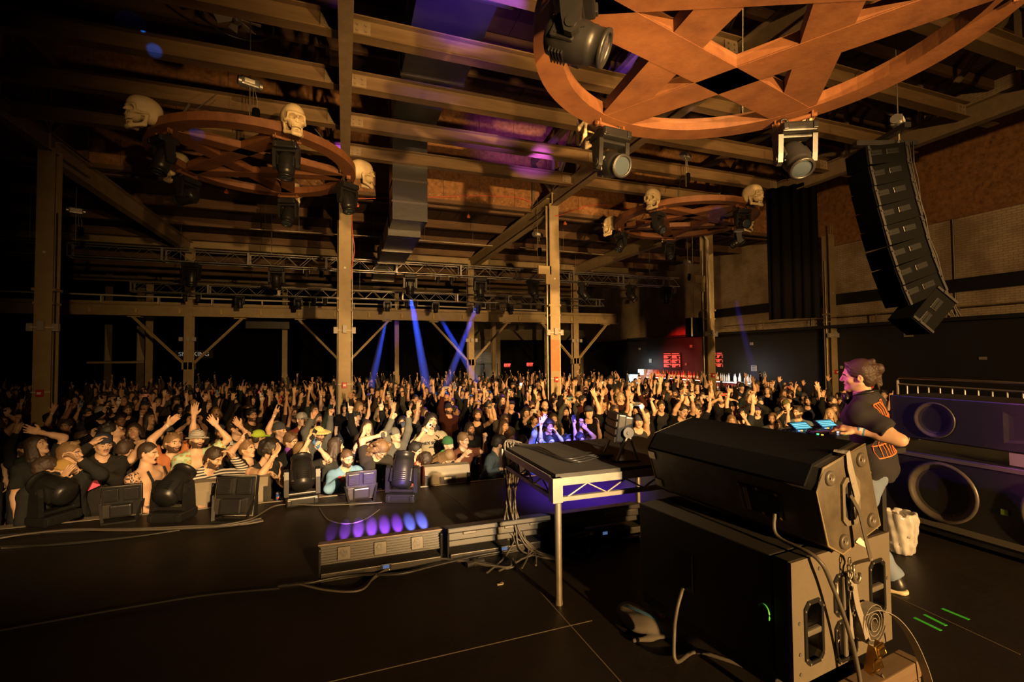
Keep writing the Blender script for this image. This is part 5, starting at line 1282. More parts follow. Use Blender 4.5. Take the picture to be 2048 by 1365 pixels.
# --- everybody else
rng = random.Random(11)
def region(px, y):
    row = 'near stage' if y < 9.5 else ('mid-crowd' if y < 12.9 else 'rear crowd')
    reg = [(110, 'by far left column'), (360, 'right of far left column'), (660, 'left of second column'), (860, 'right of second column'), (1090, 'under the blue beams'), (1300, 'right of orange-patched column'), (1420, 'left of the bar column'), (1600, 'right of the bar column'), (5000, 'beside the DJ')]
    for a, n in reg:
        if px < a: return row + ' ' + n
ACT = ['arms down', 'one palm up', 'both arms up', 'filming one-handed', 'filming two-handed', 'finger pointed up', 'making horns', 'fist up']
CNAME = ['black', 'black', 'charcoal', 'grey', 'black', 'slate', 'stone', 'maroon', 'green', 'brown']
TNAME = {'tee': 'tee', 'long': 'longsleeve', 'hood': 'hoodie', 'tank': 'tank top'}
def rand_pose(a, r):
    j = lambda v, q=.25: tuple(c + r.uniform(-q, q) for c in v)
    p = dict(head=(r.uniform(-.4,.4), r.uniform(-.1,.25), r.uniform(-.15,.15)), lean=(r.uniform(-.06,.06), r.uniform(-.12,.02), 1), twist=r.uniform(-.25,.25), girth=r.uniform(.92,1.12), seed=r.uniform(0,9))
    if r.random() < .35: p['fem'] = 1
    elif r.random() < .45: p['beard'] = 1
    if r.random() < .3: p['mouth'] = r.uniform(.006, .02)
    s = r.choice((-1, 1)); n = 'L' if s > 0 else 'R'; m_ = 'R' if s > 0 else 'L'
    up = (s*r.uniform(.05,.6), r.uniform(-.35,.05), 1); fo = (s*r.uniform(-.35,.2), r.uniform(-.35,.1), 1)
    tp = {1:'open', 5:'point', 6:'rock', 7:'fist'}.get(a)
    if tp: p[n] = (up, fo, tp, j((0,-1,.1), .3))
    if a in (1, 7) and r.random() < .3: p[n] = (up, (fo[0], fo[1], .6), 'relax', (0,-.3,-1), (s*-.1, -.8, .3))
    if a == 2:
        t = r.choice(('open', 'open', 'relax', 'fist', 'point'))
        p['L'] = ((.45, -.15, 1), j((0, -.1, 1), .2), t, (-.2,-1,0)); p['R'] = ((-.45, -.15, 1), j((0, -.1, 1), .2), t, (.2,-1,0))
    if a == 3: p[n] = ((s*r.uniform(.1,.5), -.6, r.uniform(.4,1)), (s*r.uniform(-.3,.1), r.uniform(-.4,-.1), 1), 'phone', (-s*.2,-1,0), (-s*.1,-.1,1))
    if a == 4:
        c = V3((r.uniform(-.05,.05), -.36, r.uniform(1.68, 2.0))); p['ikL'] = (c + V3((.085,.03,-.07)), V3((1,0,-.3))); p['ikR'] = (c + V3((-.085,.03,-.07)), V3((-1,0,-.3)))
        p['L'] = ((.3,-.3,1),(0,0,1),'phone',(-.3,-1,0),(-.15,-.1,1)); p['R'] = ((-.3,-.3,1),(0,0,1),'phone',(.3,-1,0),(.15,-.1,1))
    return p, n
cands = []
y = 7.75
while y < 25.5:
    step = .66 if y < 14 else .78
    x = -19
    while x < 16.2:
        cx, cy = x + rng.uniform(-.22,.22), y + rng.uniform(-.2,.2); x += step*1.12
        u, v, dd = proj((cx, cy, .4))
        if dd < 1 or u < -30 or u > 1775: continue
        if cx > 15.2 or cx < -18: continue
        if any(abs(cx-a) < .42 and abs(cy-b) < .42 for a in XC for b in (Y1, Y2)): continue
        if cx > 12.8 and cy > 20: continue
        cands.append((cx, cy, u, v))
    y += step*.95
used = list(PEOPLE)
indiv, rest = [], []
for c in cands:
    if any((c[0]-a)**2 + (c[1]-b)**2 < (.40 if n_ < len(front) else .27) for n_, (a, b) in enumerate(used)): continue
    used.append((c[0], c[1]))
    (indiv if len(indiv) + len(front) < 299 else rest).append(c)
NIND = len(indiv)
PCACHE = {}
for q, (cx, cy, u, v) in enumerate(indiv):
    r = random.Random(1000 + q)
    lit = 1 if u > 600 else .6
    a = r.choices(range(8), weights=[26/lit, 13, 9, 15, 10, 7, 5, 6])[0]
    lod = 1 if cy < 12 else 2
    key = None
    stat = r.gauss(1.03, .045) * (1.02 if a in (3,4) else 1)
    stat = min(max(stat, .93), 1.12)
    pose, n = rand_pose(a, r)
    top = r.choice(['tee', 'tee', 'tee', 'long', 'hood', 'tank'])
    ci = r.randrange(len(CLOTHS)); topc = CLOTHS[ci]
    hair = r.choice(['short', 'short', 'short', 'buzz', 'long', 'curly', 'cap', 'beanie', 'capback', 'bun', 'bald', 'long']) if not pose.get('fem') else r.choice(['long', 'long', 'bun', 'curly', 'bob', 'beanie'])
    if hair == 'bob': hair = 'bob'
    hh = {'cap': 'capped', 'capback': 'snapbacked', 'beanie': 'beanied', 'long': 'long-haired', 'bob': 'bob-haired', 'bald': 'shaven-headed', 'buzz': 'crop-haired', 'curly': 'curly-haired', 'bun': 'bun-wearing'}.get(hair, 'short-haired')
    lab = '%s person in %s %s, %s, %s' % (hh, CNAME[ci], TNAME[top], ACT[a], region(u, cy))
    Hh = P(u, v, Y=cy)
    # place through make_person: world position to photo position keeps the real place
    J0 = skeleton(pose); zz = FZ + J0['head'].z*stat
    uu, vv, _ = proj((cx, cy, zz))
    ph = []
    if a in (3, 4):
        pc = r.choice(PCOL); ph = [(n if a == 3 else 'LR', '%s phone held up by a %s person, %s' % ({0:'black',1:'grey',2:'white',3:'tan',4:'black',5:'blue',6:'red'}[PCOL.index(pc)], hh, region(u, cy)), 'phones held up over the crowd', pc, False)]
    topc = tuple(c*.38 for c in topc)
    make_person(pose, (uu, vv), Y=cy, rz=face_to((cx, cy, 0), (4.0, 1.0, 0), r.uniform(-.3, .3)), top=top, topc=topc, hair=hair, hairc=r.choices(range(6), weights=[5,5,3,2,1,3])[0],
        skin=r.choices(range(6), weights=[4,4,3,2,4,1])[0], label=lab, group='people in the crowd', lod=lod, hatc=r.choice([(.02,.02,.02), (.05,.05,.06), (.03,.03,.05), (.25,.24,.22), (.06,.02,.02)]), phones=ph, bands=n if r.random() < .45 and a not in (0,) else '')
# --- the mass at the very back: one body of people nobody could count
def crowd_mass():
    rs = random.Random(5); protos = []
    for i in range(12):
        a = [0,0,1,2,0,3,5,0,1,2,0,7][i]; pose, n = rand_pose(a, rs); J = skeleton(pose); F = body_field(J, dict(pose, fr=1.5))
        V, Fc = F.mesh(.045); VS, FS = shirt_mesh(J, pose, ['tee','long'][i % 2], .045); VH, FH = hair_mesh(J, ['short','long','beanie'][i % 3], .03, i)
        protos.append(((V, Fc), (VS, FS), (VH, FH)))
    VV, FF, MI, n = [], [], [], 0
    for (cx, cy, u, v) in rest:
        pr = rs.choice(protos); s = rs.gauss(1.02, .05); rz = face_to((cx, cy, 0), (4, 1, 0), rs.uniform(-.3,.3)); c_, s_ = math.cos(rz), math.sin(rz)
        Rm = np.array([[c_, -s_, 0],[s_, c_, 0],[0,0,1]])*s
        for mi, (V, Fc) in zip((0, 1 + rs.randrange(3), 4), pr):
            VV.append(V @ Rm.T + np.array([cx, cy, FZ])); FF.append(Fc + n); MI.append(np.full(len(Fc), mi)); n += len(V)
    me = np_mesh('crowd', np.concatenate(VV), np.concatenate(FF), [M('skin_far', (.50,.30,.19), .6), M('cloth_far_a', (.02,.02,.022), .9), M('cloth_far_b', (.05,.045,.045), .9), M('cloth_far_c', (.09,.05,.04), .9), M('hair_far', (.03,.02,.014), .7)], np.concatenate(MI))
    o = link_mesh('crowd', me, None); tag(o, 'dense dark mass of people filling the rear of the hall', 'crowd', kind='stuff')
crowd_mass()
print('crowd', len(front), NIND, len(rest))
# ---------------------------------------------------------------- gear on the stage
m_sub = M('shaded_speaker_paint', (.016, .0145, .013), .6, noise=(3, .6, (.024,.021,.018)), noise2=(40, .08, (.06,.05,.04)), bump=(120, .25, .003))  # cabinet colour darkened for the shaded side and top of the subwoofer
m_worn = M('worn_speaker_paint', (.05, .042, .032), .42, noise=(2.5, .6, (.11,.088,.06)), noise2=(10, .2, (.40,.31,.19)), bump=(60, .3, .004))
m_grille = M('speaker_grille', (.004, .0038, .0036), .8, bump=(300, .6, .003), spec=.12)
m_strap = M('webbing', (.26, .23, .19), .75, bump=(200, .5, .003))
m_gold = M('zinc_gold', (.75, .50, .16), .28, 1.0)
m_rubber = M('rubber', (.10, .09, .08), .6)
m_cable = M('black_cable', (.022, .020, .018), .38)
m_cable2 = M('dusty_cable', (.085, .072, .058), .5)
m_galv = M('galvanised', (.48, .43, .35), .38, .75, noise=(12, .6, (.30,.26,.2)))
m_alu = M('cast_alu', (.34, .31, .27), .42, .5, noise=(9, .5, (.24,.21,.17)))
m_wood2 = M('timber', (.18, .12, .07), .7, noise=(3, .7, (.11,.07,.04), (1,8,8)))
m_tapeg = M('green_tape', (.05, .60, .05), .6)
# --- sub on its side
zs0, zs1 = .22, .785
A, B_, C_ = (P(px_, py_, Z=zs1) for px_, py_ in ((1582, 1128), (1778, 1065), (1285, 1005)))
A.z = B_.z = C_.z = 0
ex = (B_-A).normalized(); ey = (C_-A).normalized(); ey = (ey - ex*ey.dot(ex)).normalized(); LX, LY = (B_-A).length, (C_-A).length - .083; A = A + ey*.083
r = empty('subwoofer', A, 0, 'large dark subwoofer lying on a dolly at lower right, handles in its lit end', 'loudspeaker')
Ms = Matrix((ex, ey, Vector((0,0,1)))).transposed().to_4x4()
r.rotation_euler = Ms.to_euler()
b = mb(); b.box((LX/2, LY/2+.012, (zs0+zs1)/2), (LX, LY-.02, zs1-zs0), bev=.008); b.build('cabinet', m_grille if False else m_sub, r)
def octa(cx, cz, w, h, ch, y0=0.0, y1=-.012): 
    return [(cx-w+ch, cz-h), (cx+w-ch, cz-h), (cx+w, cz-h+ch), (cx+w, cz+h-ch), (cx+w-ch, cz+h), (cx-w+ch, cz+h), (cx-w, cz+h-ch), (cx-w, cz-h+ch)]
OXZ = Matrix(((1,0,0),(0,0,-1),(0,1,0)))
# end panel with recessed handle pockets: panel built as a frame around the pockets
pockets = [(.155, .44, .055, .13), (.41, .56, .075, .085), (.41, .335, .075, .085), (.70, .52, .055, .13)]
bm = bmesh.new()
def panel_with_holes(x0, x1, z0, z1, holes, y, th, name, mat, parent):
    """flat panel with octagonal openings, real depth"""
    me = bpy.data.curves.new(name, 'CURVE'); me.dimensions = '2D'; me.fill_mode = 'BOTH'; me.extrude = th/2
    def poly(pts):
        sp = me.splines.new('POLY'); sp.points.add(len(pts)-1)
        for p_, q_ in zip(sp.points, pts): p_.co = (q_[0], q_[1], 0, 1)
        sp.use_cyclic_u = True
    poly([(x0,z0),(x1,z0),(x1,z1),(x0,z1)])
    for hh in holes: poly(octa(*hh))
    t = bpy.data.objects.new(name, me); COL.objects.link(t); dg = bpy.context.evaluated_depsgraph_get()
    m2 = bpy.data.meshes.new_from_object(t.evaluated_get(dg)); bpy.data.objects.remove(t); m2.name = name; m2.materials.clear(); m2.materials.append(mat); m2.polygons.foreach_set('use_smooth', [False]*len(m2.polygons))
    o = bpy.data.objects.new(name, m2); COL.objects.link(o); o.parent = parent; o.rotation_euler = (R(90), 0, 0); o.location = (0, y, 0); return o
panel_with_holes(0, LX, zs0, zs1, [(cx, cz, w, h, .025) for cx, cz, w, h in pockets], -.0735, .018, 'end_panel', M('lit_end_paint', (.125,.103,.074), .55, noise=(3,.5,(.165,.137,.10)), noise2=(60,.12,(.24,.20,.15)), bump=(120,.25,.003)), r)  # end painted lighter than the cabinet, the light on it is in the colour
for (c_, d_) in (((.006,-.03,(zs0+zs1)/2),(.012,.07,zs1-zs0)), ((LX-.006,-.03,(zs0+zs1)/2),(.012,.07,zs1-zs0)), ((LX/2,-.03,zs1-.006),(LX,.07,.012)), ((LX/2,-.03,zs0+.006),(LX,.07,.012))):
    b = mb(); b.box(c_, d_); b.build('side_panel', m_sub, r)
for cx, cz, w, h in pockets:
    hp = empty('tmp'); bpy.data.objects.remove(hp)
    b = mb(); w2, h2 = w + .018, h + .018
    n8 = 8; oo = octa(cx, cz, w2, h2, .03); ii = octa(cx, cz, w, h, .025)
    vs = [(x, -.090, z) for x, z in oo] + [(x, -.090, z) for x, z in ii] + [(x, -.082, z) for x, z in oo] + [(x, -.02, z) for x, z in ii]
    fs = [(i, (i+1) % 8, 8+(i+1) % 8, 8+i) for i in range(8)] + [(i, 16+i, 16+(i+1) % 8, (i+1) % 8) for i in range(8)] + [(8+i, 8+(i+1) % 8, 24+(i+1) % 8, 24+i) for i in range(8)]
    b.add(vs, fs); o = b.build('handle_pocket', m_plastic, r)
    b = mb(); 
    if w < .06: b.box((cx, -.075, cz), (w*2, .03, .028), bev=.008)
    else: b.box((cx, -.075, cz), (.028, .03, h*2), bev=.008)
    b.build('grip_bar', M('grip_grey', (.20,.18,.15), .4, .4), r)
    b = mb(); b.lathe([(w*1.1, 0), (w*.6, -.04), (0, -.05)], c=(cx, -.02, cz - (h*.35 if h > .1 else 0)), axis=(0,-1,0), n=20); b.build('port_curve', m_alu, r)
    b = mb(); 
    for x, z in oo: b.cyl((cx + (x-cx)*.93, -.090, cz + (z-cz)*.93), (cx + (x-cx)*.93, -.094, cz + (z-cz)*.93), .005, 6)
    b.build('screws', m_alu, r, ); COL.objects[-1]['kind'] = 'stuff'
for x, z in ((.21,.72),(.64,.72),(.05,.50),(.05,.36),(.05,.27),(.5,.44),(.80,.55)):
    b = mb(); b.cyl((x,-.0825,z),(x,-.0865,z), .009, 10); b.build('bolt', m_rubber, r)
b = mb(); b.box((.0, LY*.62, .50), (.012, .16, .22), bev=.01); b.build('connector_plate', m_plastic, r)
b = mb(); b.box((LX/2, LY/2+.01, .185), (LX*.96, LY*.98, .07)); b.build('dolly_board', m_black, r)
for i, (x, y) in enumerate([(.1,.12),(LX-.1,.12),(.07,LY-.10),(LX-.1,LY-.1)]):
    b = mb(); b.box((x, y, .135), (.06,.06,.04)); b.box((x, y, .1), (.012,.07,.08)); c = b.build('caster', m_galv, r)
    b = mb(); b.cyl((x-.02, y, .05), (x+.02, y, .05), .05, 18); b.build('wheel', M('orange_wheel', (.65,.12,.03), .45), c)
b = mb(); b.tube([( -.015, .05 + .03*math.cos(t), .50 + .045*math.sin(t)) for t in np.linspace(.6, 3.6, 10)], .004, 6); b.build('green_cord', M('green_cord', (.05,.5,.06), .4), r)
tb = mb(); tb.box((.0, 0, 0), (.62, .10, .085), bev=.006); o = tb.build('timber_block', m_wood2); o.rotation_euler = Ms.to_euler(); o.location = A + ex*.52 - ey*.16 + Vector((0,0,.143)); tag(o, 'rough timber beam lying against the lower edge of the subwoofer end', 'wood block')
tb = mb(); tb.box((0,0,0), (.60, .10, .10), bev=.006); o = tb.build('timber_block', m_wood2); o.rotation_euler = Ms.to_euler(); o.location = A + ex*.52 - ey*.16 + Vector((0,0,.05)); tag(o, 'dark lower timber under the rough timber beam', 'wood block')
# --- wedge strapped on top
V1 = P(1677, 1106, Z=.787); FAR = P(1343, 986, Z=.787); wa = (FAR-V1).normalized(); wp = Vector((wa.y, -wa.x, 0)); WL = 1.12
poly = []
for px_, py_ in ((1677,1106),(1751,1048),(1722,888),(1639,936),(1623,982),(1648,1090)):
    d_ = ray(px_, py_); q_ = CAM + d_*((V1-CAM).dot(wa)/d_.dot(wa)); poly.append(((q_-V1).dot(wp), q_.z))
V1.z = 0
r = empty('stage_monitor', V1, 0, 'scuffed black wedge monitor strapped slanting on top of the subwoofer', 'loudspeaker')
Mw = Matrix((wp, wa, Vector((0,0,1)))).transposed(); r.rotation_euler = Mw.to_euler()
OO = Matrix(((1,0,0),(0,0,1),(0,1,0)))   # x->x, y->z, extrude along y
def sec(pl): return [(x, z) for x, z in pl]
b = mb(); b.prism(poly, .0, WL, OO); b.build('cabinet', m_worn, r)
b = mb(); b.prism([(x*1.0, z) for x, z in poly], -.022, .0, OO); 
b.build('end_cheek', M('lit_scuffed_end', (.095,.074,.048), .5, noise=(4, .7, (.035,.028,.022)), noise2=(14, .2, (.24,.19,.12)), bump=(50,.3,.004)), r)  # scuffed cheek, colour also lightened as the side facing the lamps
# worn pale edge along the cheek
b = mb()
cc = Vector((sum(p[0] for p in poly)/6, sum(p[1] for p in poly)/6))
b.tube([(p[0], -.018, p[1]) for p in poly], .006, 5, closed=True); b.build('worn_edge', M('bare_edge', (.24,.185,.105), .6), r)
# grille: dark raised sheet over the two upper faces
def off(p, q, e): d = Vector((q[0]-p[0], q[1]-p[1])).normalized(); n = Vector((-d.y, d.x)); return n*e
g1 = [poly[2], poly[3], poly[4]]; e = .014
n1 = off(poly[3], poly[2], e); n2 = off(poly[4], poly[3], e)
gp = [(poly[2][0]-.01, poly[2][1]-.004), (poly[2][0]-.01 + n1.x, poly[2][1]-.004 + n1.y), (poly[3][0] + (n1.x+n2.x)*.6, poly[3][1] + (n1.y+n2.y)*.6), (poly[4][0] + n2.x, poly[4][1] + .01 + n2.y), (poly[4][0], poly[4][1]+.01), (poly[3][0], poly[3][1])]
b = mb(); b.prism(gp, .03, WL-.03, OO); b.build('grille', m_grille, r)
cen = (sum(p[0] for p in poly)/6, sum(p[1] for p in poly)/6)
for (t, z) in [(poly[k][0] + (cen[0]-poly[k][0])*.26, poly[k][1] + (cen[1]-poly[k][1])*.26) for k in (0, 1, 2, 3)]:
    b = mb(); b.lathe([(0,0),(.012,.0),(.016,.006),(.030,.010),(.036,.004),(.036,-.006)], c=(t, -.026, z), axis=(0,-1,0), n=18); b.lathe([(0,.004),(.006,.006)], c=(t,-.03,z), axis=(0,-1,0), n=8); b.build('rubber_foot', M('foot_grey', (.085,.07,.05), .45), r)
# handle cup on the end
b = mb(); oo = octa(.06, 1.035, .070, .115, .03); ii = octa(.06, 1.035, .050, .092, .025)
vs = [(x,-.034,z) for x,z in oo] + [(x,-.034,z) for x,z in ii] + [(x,-.020,z) for x,z in oo] + [(x,-.0225,z) for x,z in ii]
fs = [(i,(i+1)%8,8+(i+1)%8,8+i) for i in range(8)] + [(i,16+i,16+(i+1)%8,(i+1)%8) for i in range(8)] + [(8+i,8+(i+1)%8,24+(i+1)%8,24+i) for i in range(8)]
b.add(vs, fs); b.build('handle_frame', M('handle_grey', (.16,.135,.10), .45), r)
b = mb(); b.prism(ii, -.0235, -.022, OO); b.build('handle_recess', m_black, r)
b = mb(); b.box((.06, -.034, 1.035), (.020, .016, .18), bev=.005); b.build('handle_bar', M('handle_grey'), r)
# connector recess on the long side, metal corners
dn = Vector((poly[5][0]-poly[4][0], poly[5][1]-poly[4][1])).normalized(); nn = Vector((-dn.y*-1, dn.x*-1)); nn = Vector((-(-dn.y), -dn.x)) if False else Vector((dn.y, -dn.x))
mid = Vector(((poly[4][0]+poly[5][0])/2, (poly[4][1]+poly[5][1])/2))
Ms2 = Matrix.Translation((mid.x, 0, mid.y)) @ Matrix((Vector((dn.x,0,dn.y)), Vector((0,1,0)), Vector((nn.x,0,nn.y)))).transposed().to_4x4()
if nn.x > 0: Ms2 = Matrix.Translation((mid.x, 0, mid.y)) @ Matrix((Vector((dn.x,0,dn.y)), Vector((0,1,0)), Vector((-nn.x,0,-nn.y)))).transposed().to_4x4()
b = mb(Ms2); b.box((.0, .30, .003), (.15, .24, .010), bev=.004); b.build('connector_plate', m_glossb, r)
b = mb(Ms2); b.box((.0, .31, .009), (.11, .15, .006)); b.build('connector_recess', m_black, r)
b = mb(Ms2); b.box((-.0, .40, .012), (.13, .018, .02), bev=.005); b.box((-.0, .37, .012), (.13, .022, .02), bev=.005); b.build('slot_handle', M('handle_grey'), r)
for (dx, dy) in ((-.065,.19),(.065,.19),(.065,.29),(-.065,.41),(.065,.41),(-.07,.30)):
    b = mb(Ms2); b.cyl((dx, dy, .006), (dx, dy, .012), .008, 8); b.build('bolt', m_gold, r)
for dz in (-.13, .07):
    b = mb(Ms2); b.box((dz+.03, WL-.03, .004), (.05, .06, .010)); b.build('corner_bracket', m_galv, r)
b = mb(); b.tube([(poly[i][0], WL, poly[i][1]) for i in range(6)], .007, 5, closed=True); b.build('worn_edge', M('bare_edge'), r)
def onend(t, z, y=0): return V1 + wp*t + wa*y + Vector((0,0,z))
# strap over the wedge down to the hook, ratchet and tail
def smooth(pts, n=8):
    pts = [Vector(p) for p in pts]; out = []
    for i in range(len(pts)-1):
        p0, p1, p2, p3 = pts[max(i-1,0)], pts[i], pts[i+1], pts[min(i+2,len(pts)-1)]
        for k in range(n):
            t = k/n; out.append(.5*((2*p1) + (-p0+p2)*t + (2*p0-5*p1+4*p2-p3)*t*t + (-p0+3*p1-3*p2+p3)*t**3))
    return out + [pts[-1]]
r = empty('ratchet_strap', V1, 0, 'grey webbing strap with gold ratchet buckle binding the wedge to the subwoofer', 'strap')
def loc_(p): return p - V1
b = mb(); b.ribbon([loc_(onend(.02,1.272,.02)), loc_(onend(.045,1.27,-.03)), loc_(onend(.05,1.20,-.035)), loc_(onend(.07,1.12,-.04)), loc_(onend(.075,1.06,-.05)), loc_(onend(.06,1.01,-.045))], .045, .003, wp); b.build('upper_webbing', m_strap, r)
b = mb(); b.ribbon([loc_(onend(.03,1.07,-.045)), loc_(onend(.05,1.0,-.07)), loc_(onend(.075,.85,-.085)), loc_(onend(.08,.77,-.10))], .024, .004, wp); b.build('dark_webbing', m_cable2, r)
def onsub(x, z, y=-.1): return A + ex*x + ey*y + Vector((0,0,z))
hk = onsub(.44, .66, -.12)
b = mb(); b.tube([loc_(p) for p in smooth([onend(.08,.78,-.10), onsub(.42,.72,-.13), onsub(.405,.69,-.13), onsub(.41,.645,-.13), onsub(.435,.625,-.13), onsub(.46,.645,-.13), onsub(.455,.665,-.13)])], .008, 8); b.build('hook', m_chain, r)
for i in range(6):
    c0 = onsub(.385 - .006*(i % 2), .735 - i*.032, -.125); b = mb(Matrix.Translation(loc_(c0)) @ Matrix.Rotation(i*1.4, 4, 'Z')); b.tube([(.010*math.cos(t), 0, .018*math.sin(t)) for t in np.linspace(0, 2*math.pi, 10, endpoint=False)], .004, 6, closed=True); b.build('chain_link', m_chain, r)
b = mb(); b.ribbon([loc_(p) for p in smooth([onsub(.42,.64,-.12), onsub(.43,.52,-.13), onsub(.46,.42,-.14), onsub(.475,.34,-.15)])], .040, .003, ex); b.build('lower_webbing', m_strap, r)
b = mb(); b.ribbon([loc_(onsub(.415,.66,-.105)), loc_(onsub(.42,.40,-.105)), loc_(onsub(.44,.24,-.11))], .022, .003, ex); b.build('inner_webbing', m_strap, r)
Tb = Matrix.Translation(loc_(onsub(.455,.285,-.19))) @ Ms @ Matrix.Rotation(R(-6), 4, 'Y') @ Matrix.Rotation(R(12), 4, 'X')
b = mb(Tb)
for sx in (-1, 1):
    b.tube([(sx*.030, .0, -.075), (sx*.034, -.02, -.04), (sx*.026, -.005, .0), (sx*.034, -.02, .04), (sx*.030, 0, .08)], .0055, 6); b.box((sx*.030, .01, 0), (.004, .035, .15))
for z in (-.07, -.035, .0, .045, .078): b.cyl((-.030, -.006, z), (.030, -.006, z), .007, 8)
b.box((0, -.012, .06), (.05, .02, .03), bev=.004); b.box((0, -.01, -.02), (.04, .012, .04), bev=.004); b.build('ratchet', m_gold, r)
b = mb(); b.ribbon([loc_(p) for p in smooth([onsub(.48,.46,-.12), onsub(.56,.475,-.14), onsub(.66,.43,-.17), onsub(.74,.33,-.20), onsub(.77,.20,-.24), onsub(.79,.08,-.26)])], .045, .003, ey + ex*.2); b.build('tail_webbing', m_strap, r)
b = mb(); pp = []
for i in range(60): t = i*.42; rr = .022 + .0016*i*.9; pp.append(onsub(.545 + rr*math.cos(t), .405 + rr*math.sin(t), -.125))
b.ribbon([loc_(p) for p in pp], .042, .003, ey); b.build('strap_coil', m_strap, r)
b = mb(); b.tube([loc_(p) for p in smooth([onsub(.50,.20,-.19), onsub(.53,.12,-.22), onsub(.57,.05,-.25), onsub(.62,.01,-.3)])], .006, 5); b.build('cord', m_cable2, r)
o = mb(); o.add([(0,0,0),(.05,.01,.012),(.095,-.01,-.045),(.03,-.01,-.02),(0,0,-.004),(.05,.006,.008),(.095,-.014,-.049),(.03,-.014,-.024)], [(0,1,2,3),(7,6,5,4),(0,4,5,1),(1,5,6,2),(2,6,7,3),(3,7,4,0)])
t = o.build('paper_scrap', M('paper', (.75,.7,.6), .7), loc=onend(.09,.835,-.03)); t.rotation_euler = Ms.to_euler(); tag(t, 'torn white paper tag stuck under the wedge', 'paper')
def cable(name, pts, rr, label, mat=m_cable, group=None, cat='cable', sm=8):
    P0 = Vector(pts[0]); b = mb(); b.tube([p - P0 for p in smooth(pts, sm)], rr, 7); o = b.build(name, mat, loc=P0); return tag(o, label, cat, group)
conn = Ms2 @ Vector((.04, .215, .02)); conn = r.location*0 + V1 + wp*conn.x + wa*conn.y + Vector((0,0,conn.z))
cable('speaker_cable', [conn, conn + Vector((-.02,-.03,-.10)), onsub(.13,.80,-.12), onsub(.20,.66,-.15), onsub(.28,.45,-.17), onsub(.33,.25,-.18), onsub(.335,.05,-.2), onsub(.32,.01,-.28)], .010, 'thick grey cable dropping from the wedge over the subwoofer end', m_cable2)
sc0 = A + ey*LY*.60 - ex*.015 + Vector((0,0,.40))
cable('power_cable', [sc0, sc0 + Vector((-.06,-.02,-.10)), sc0 + Vector((-.09,-.03,-.22)), sc0 + Vector((-.12,-.08,-.34)), P(1390,1305,Z=.012), P(1450,1320,Z=.012), P(1560,1360,Z=.012)], .011, 'grey cable from the dark side of the subwoofer curving onto the floor', m_cable2)
# --- platform with truss sides
r = empty('stage_platform', (1.395, 3.03, 0), 0, 'small black-topped platform on round legs with zigzag metal rails, centre', 'platform')
LXp, LYp, zt = 1.45, 1.12, .916
b = mb(); b.box((LXp/2, LYp/2, zt-.012), (LXp, LYp, .024)); b.build('top_board', M('platform_ply', (.022,.018,.015), .6, noise=(3,.5,(.035,.028,.02)), bump=(30,.2)), r)
def rail(o0, d, L, nm='rail'):
    d = Vector(d); o0 = Vector(o0); b = mb(); O = orient(d)
    b.strut(o0 + Vector((0,0,zt-.052)), o0 + d*L + Vector((0,0,zt-.052)), .035, .055); b.strut(o0 + Vector((0,0,zt-.175)), o0 + d*L + Vector((0,0,zt-.175)), .03, .03)
    cw = .075 if abs(d.x) > .5 else .068
    for q in (0.0, L): b.box(o0 + d*q + Vector((0,0,zt-.105)), (cw, cw, .17))
    b.build('rail', m_alu, r)
    n = max(2, int(L/.17)); pts = [o0 + d*(.09 + (L-.18)*i/n) + Vector((0,0,zt - (.165 if i % 2 == 0 else .082))) for i in range(n+1)]
    b = mb(); b.tube(pts, .007, 6); b.build('zigzag', m_alu, r)
rail((0,0,0), (1,0,0), LXp); rail((0,0,0), (0,1,0), LYp); rail((0,LYp,0), (1,0,0), LXp); rail((LXp,0,0), (0,1,0), LYp)
for x, y in ((.03,.03),(LXp-.03,.03),(.03,LYp-.03),(LXp-.03,LYp-.03)):
    b = mb(); b.cyl((x,y,.01),(x,y,zt-.19), .024, 16); b.cyl((x,y,0),(x,y,.025), .027, 16); b.build('leg', m_galv, r)
# lamp on the platform
lp = P(1237, 915, Z=zt)
r = empty('strobe_light', (lp.x, lp.y, zt), R(-15), 'black strobe lamp seen edge-on, propped on scissor legs on the platform', 'stage light')
Tt = Matrix.Translation((0,0,.25)) @ Matrix.Rotation(R(8), 4, 'Y')
b = mb(Tt); b.box((-.02,0,0), (.07,.30,.22), bev=.012); b.box((.04,0,.01), (.08,.26,.18), bev=.015)
for i in range(4): b.box((-.06, 0, -.09+i*.06), (.012,.29,.04))
b.build('housing', m_glossb, r)
b = mb(Tt); b.cyl((.03,-.155,-.02),(.03,-.185,-.02), .042, 20); b.cyl((.03,-.185,-.02),(.03,-.192,-.02), .015, 12); b.build('pivot_knob', M('knob_grey', (.16,.14,.12), .4, .3), r)
for sy in (-1, 1):
    b = mb(); b.strut((.03, sy*.165, .23), (-.07, sy*.175, .006), .035, .012); b.build('leg', m_alu, r)
    b = mb(); b.strut((.03, sy*.165, .23), (.10, sy*.175, .006), .035, .012); b.build('leg', m_alu, r)
b = mb(); b.box((.01,0,.006), (.22,.36,.012)); b.build('foot_plate', m_glossb, r)
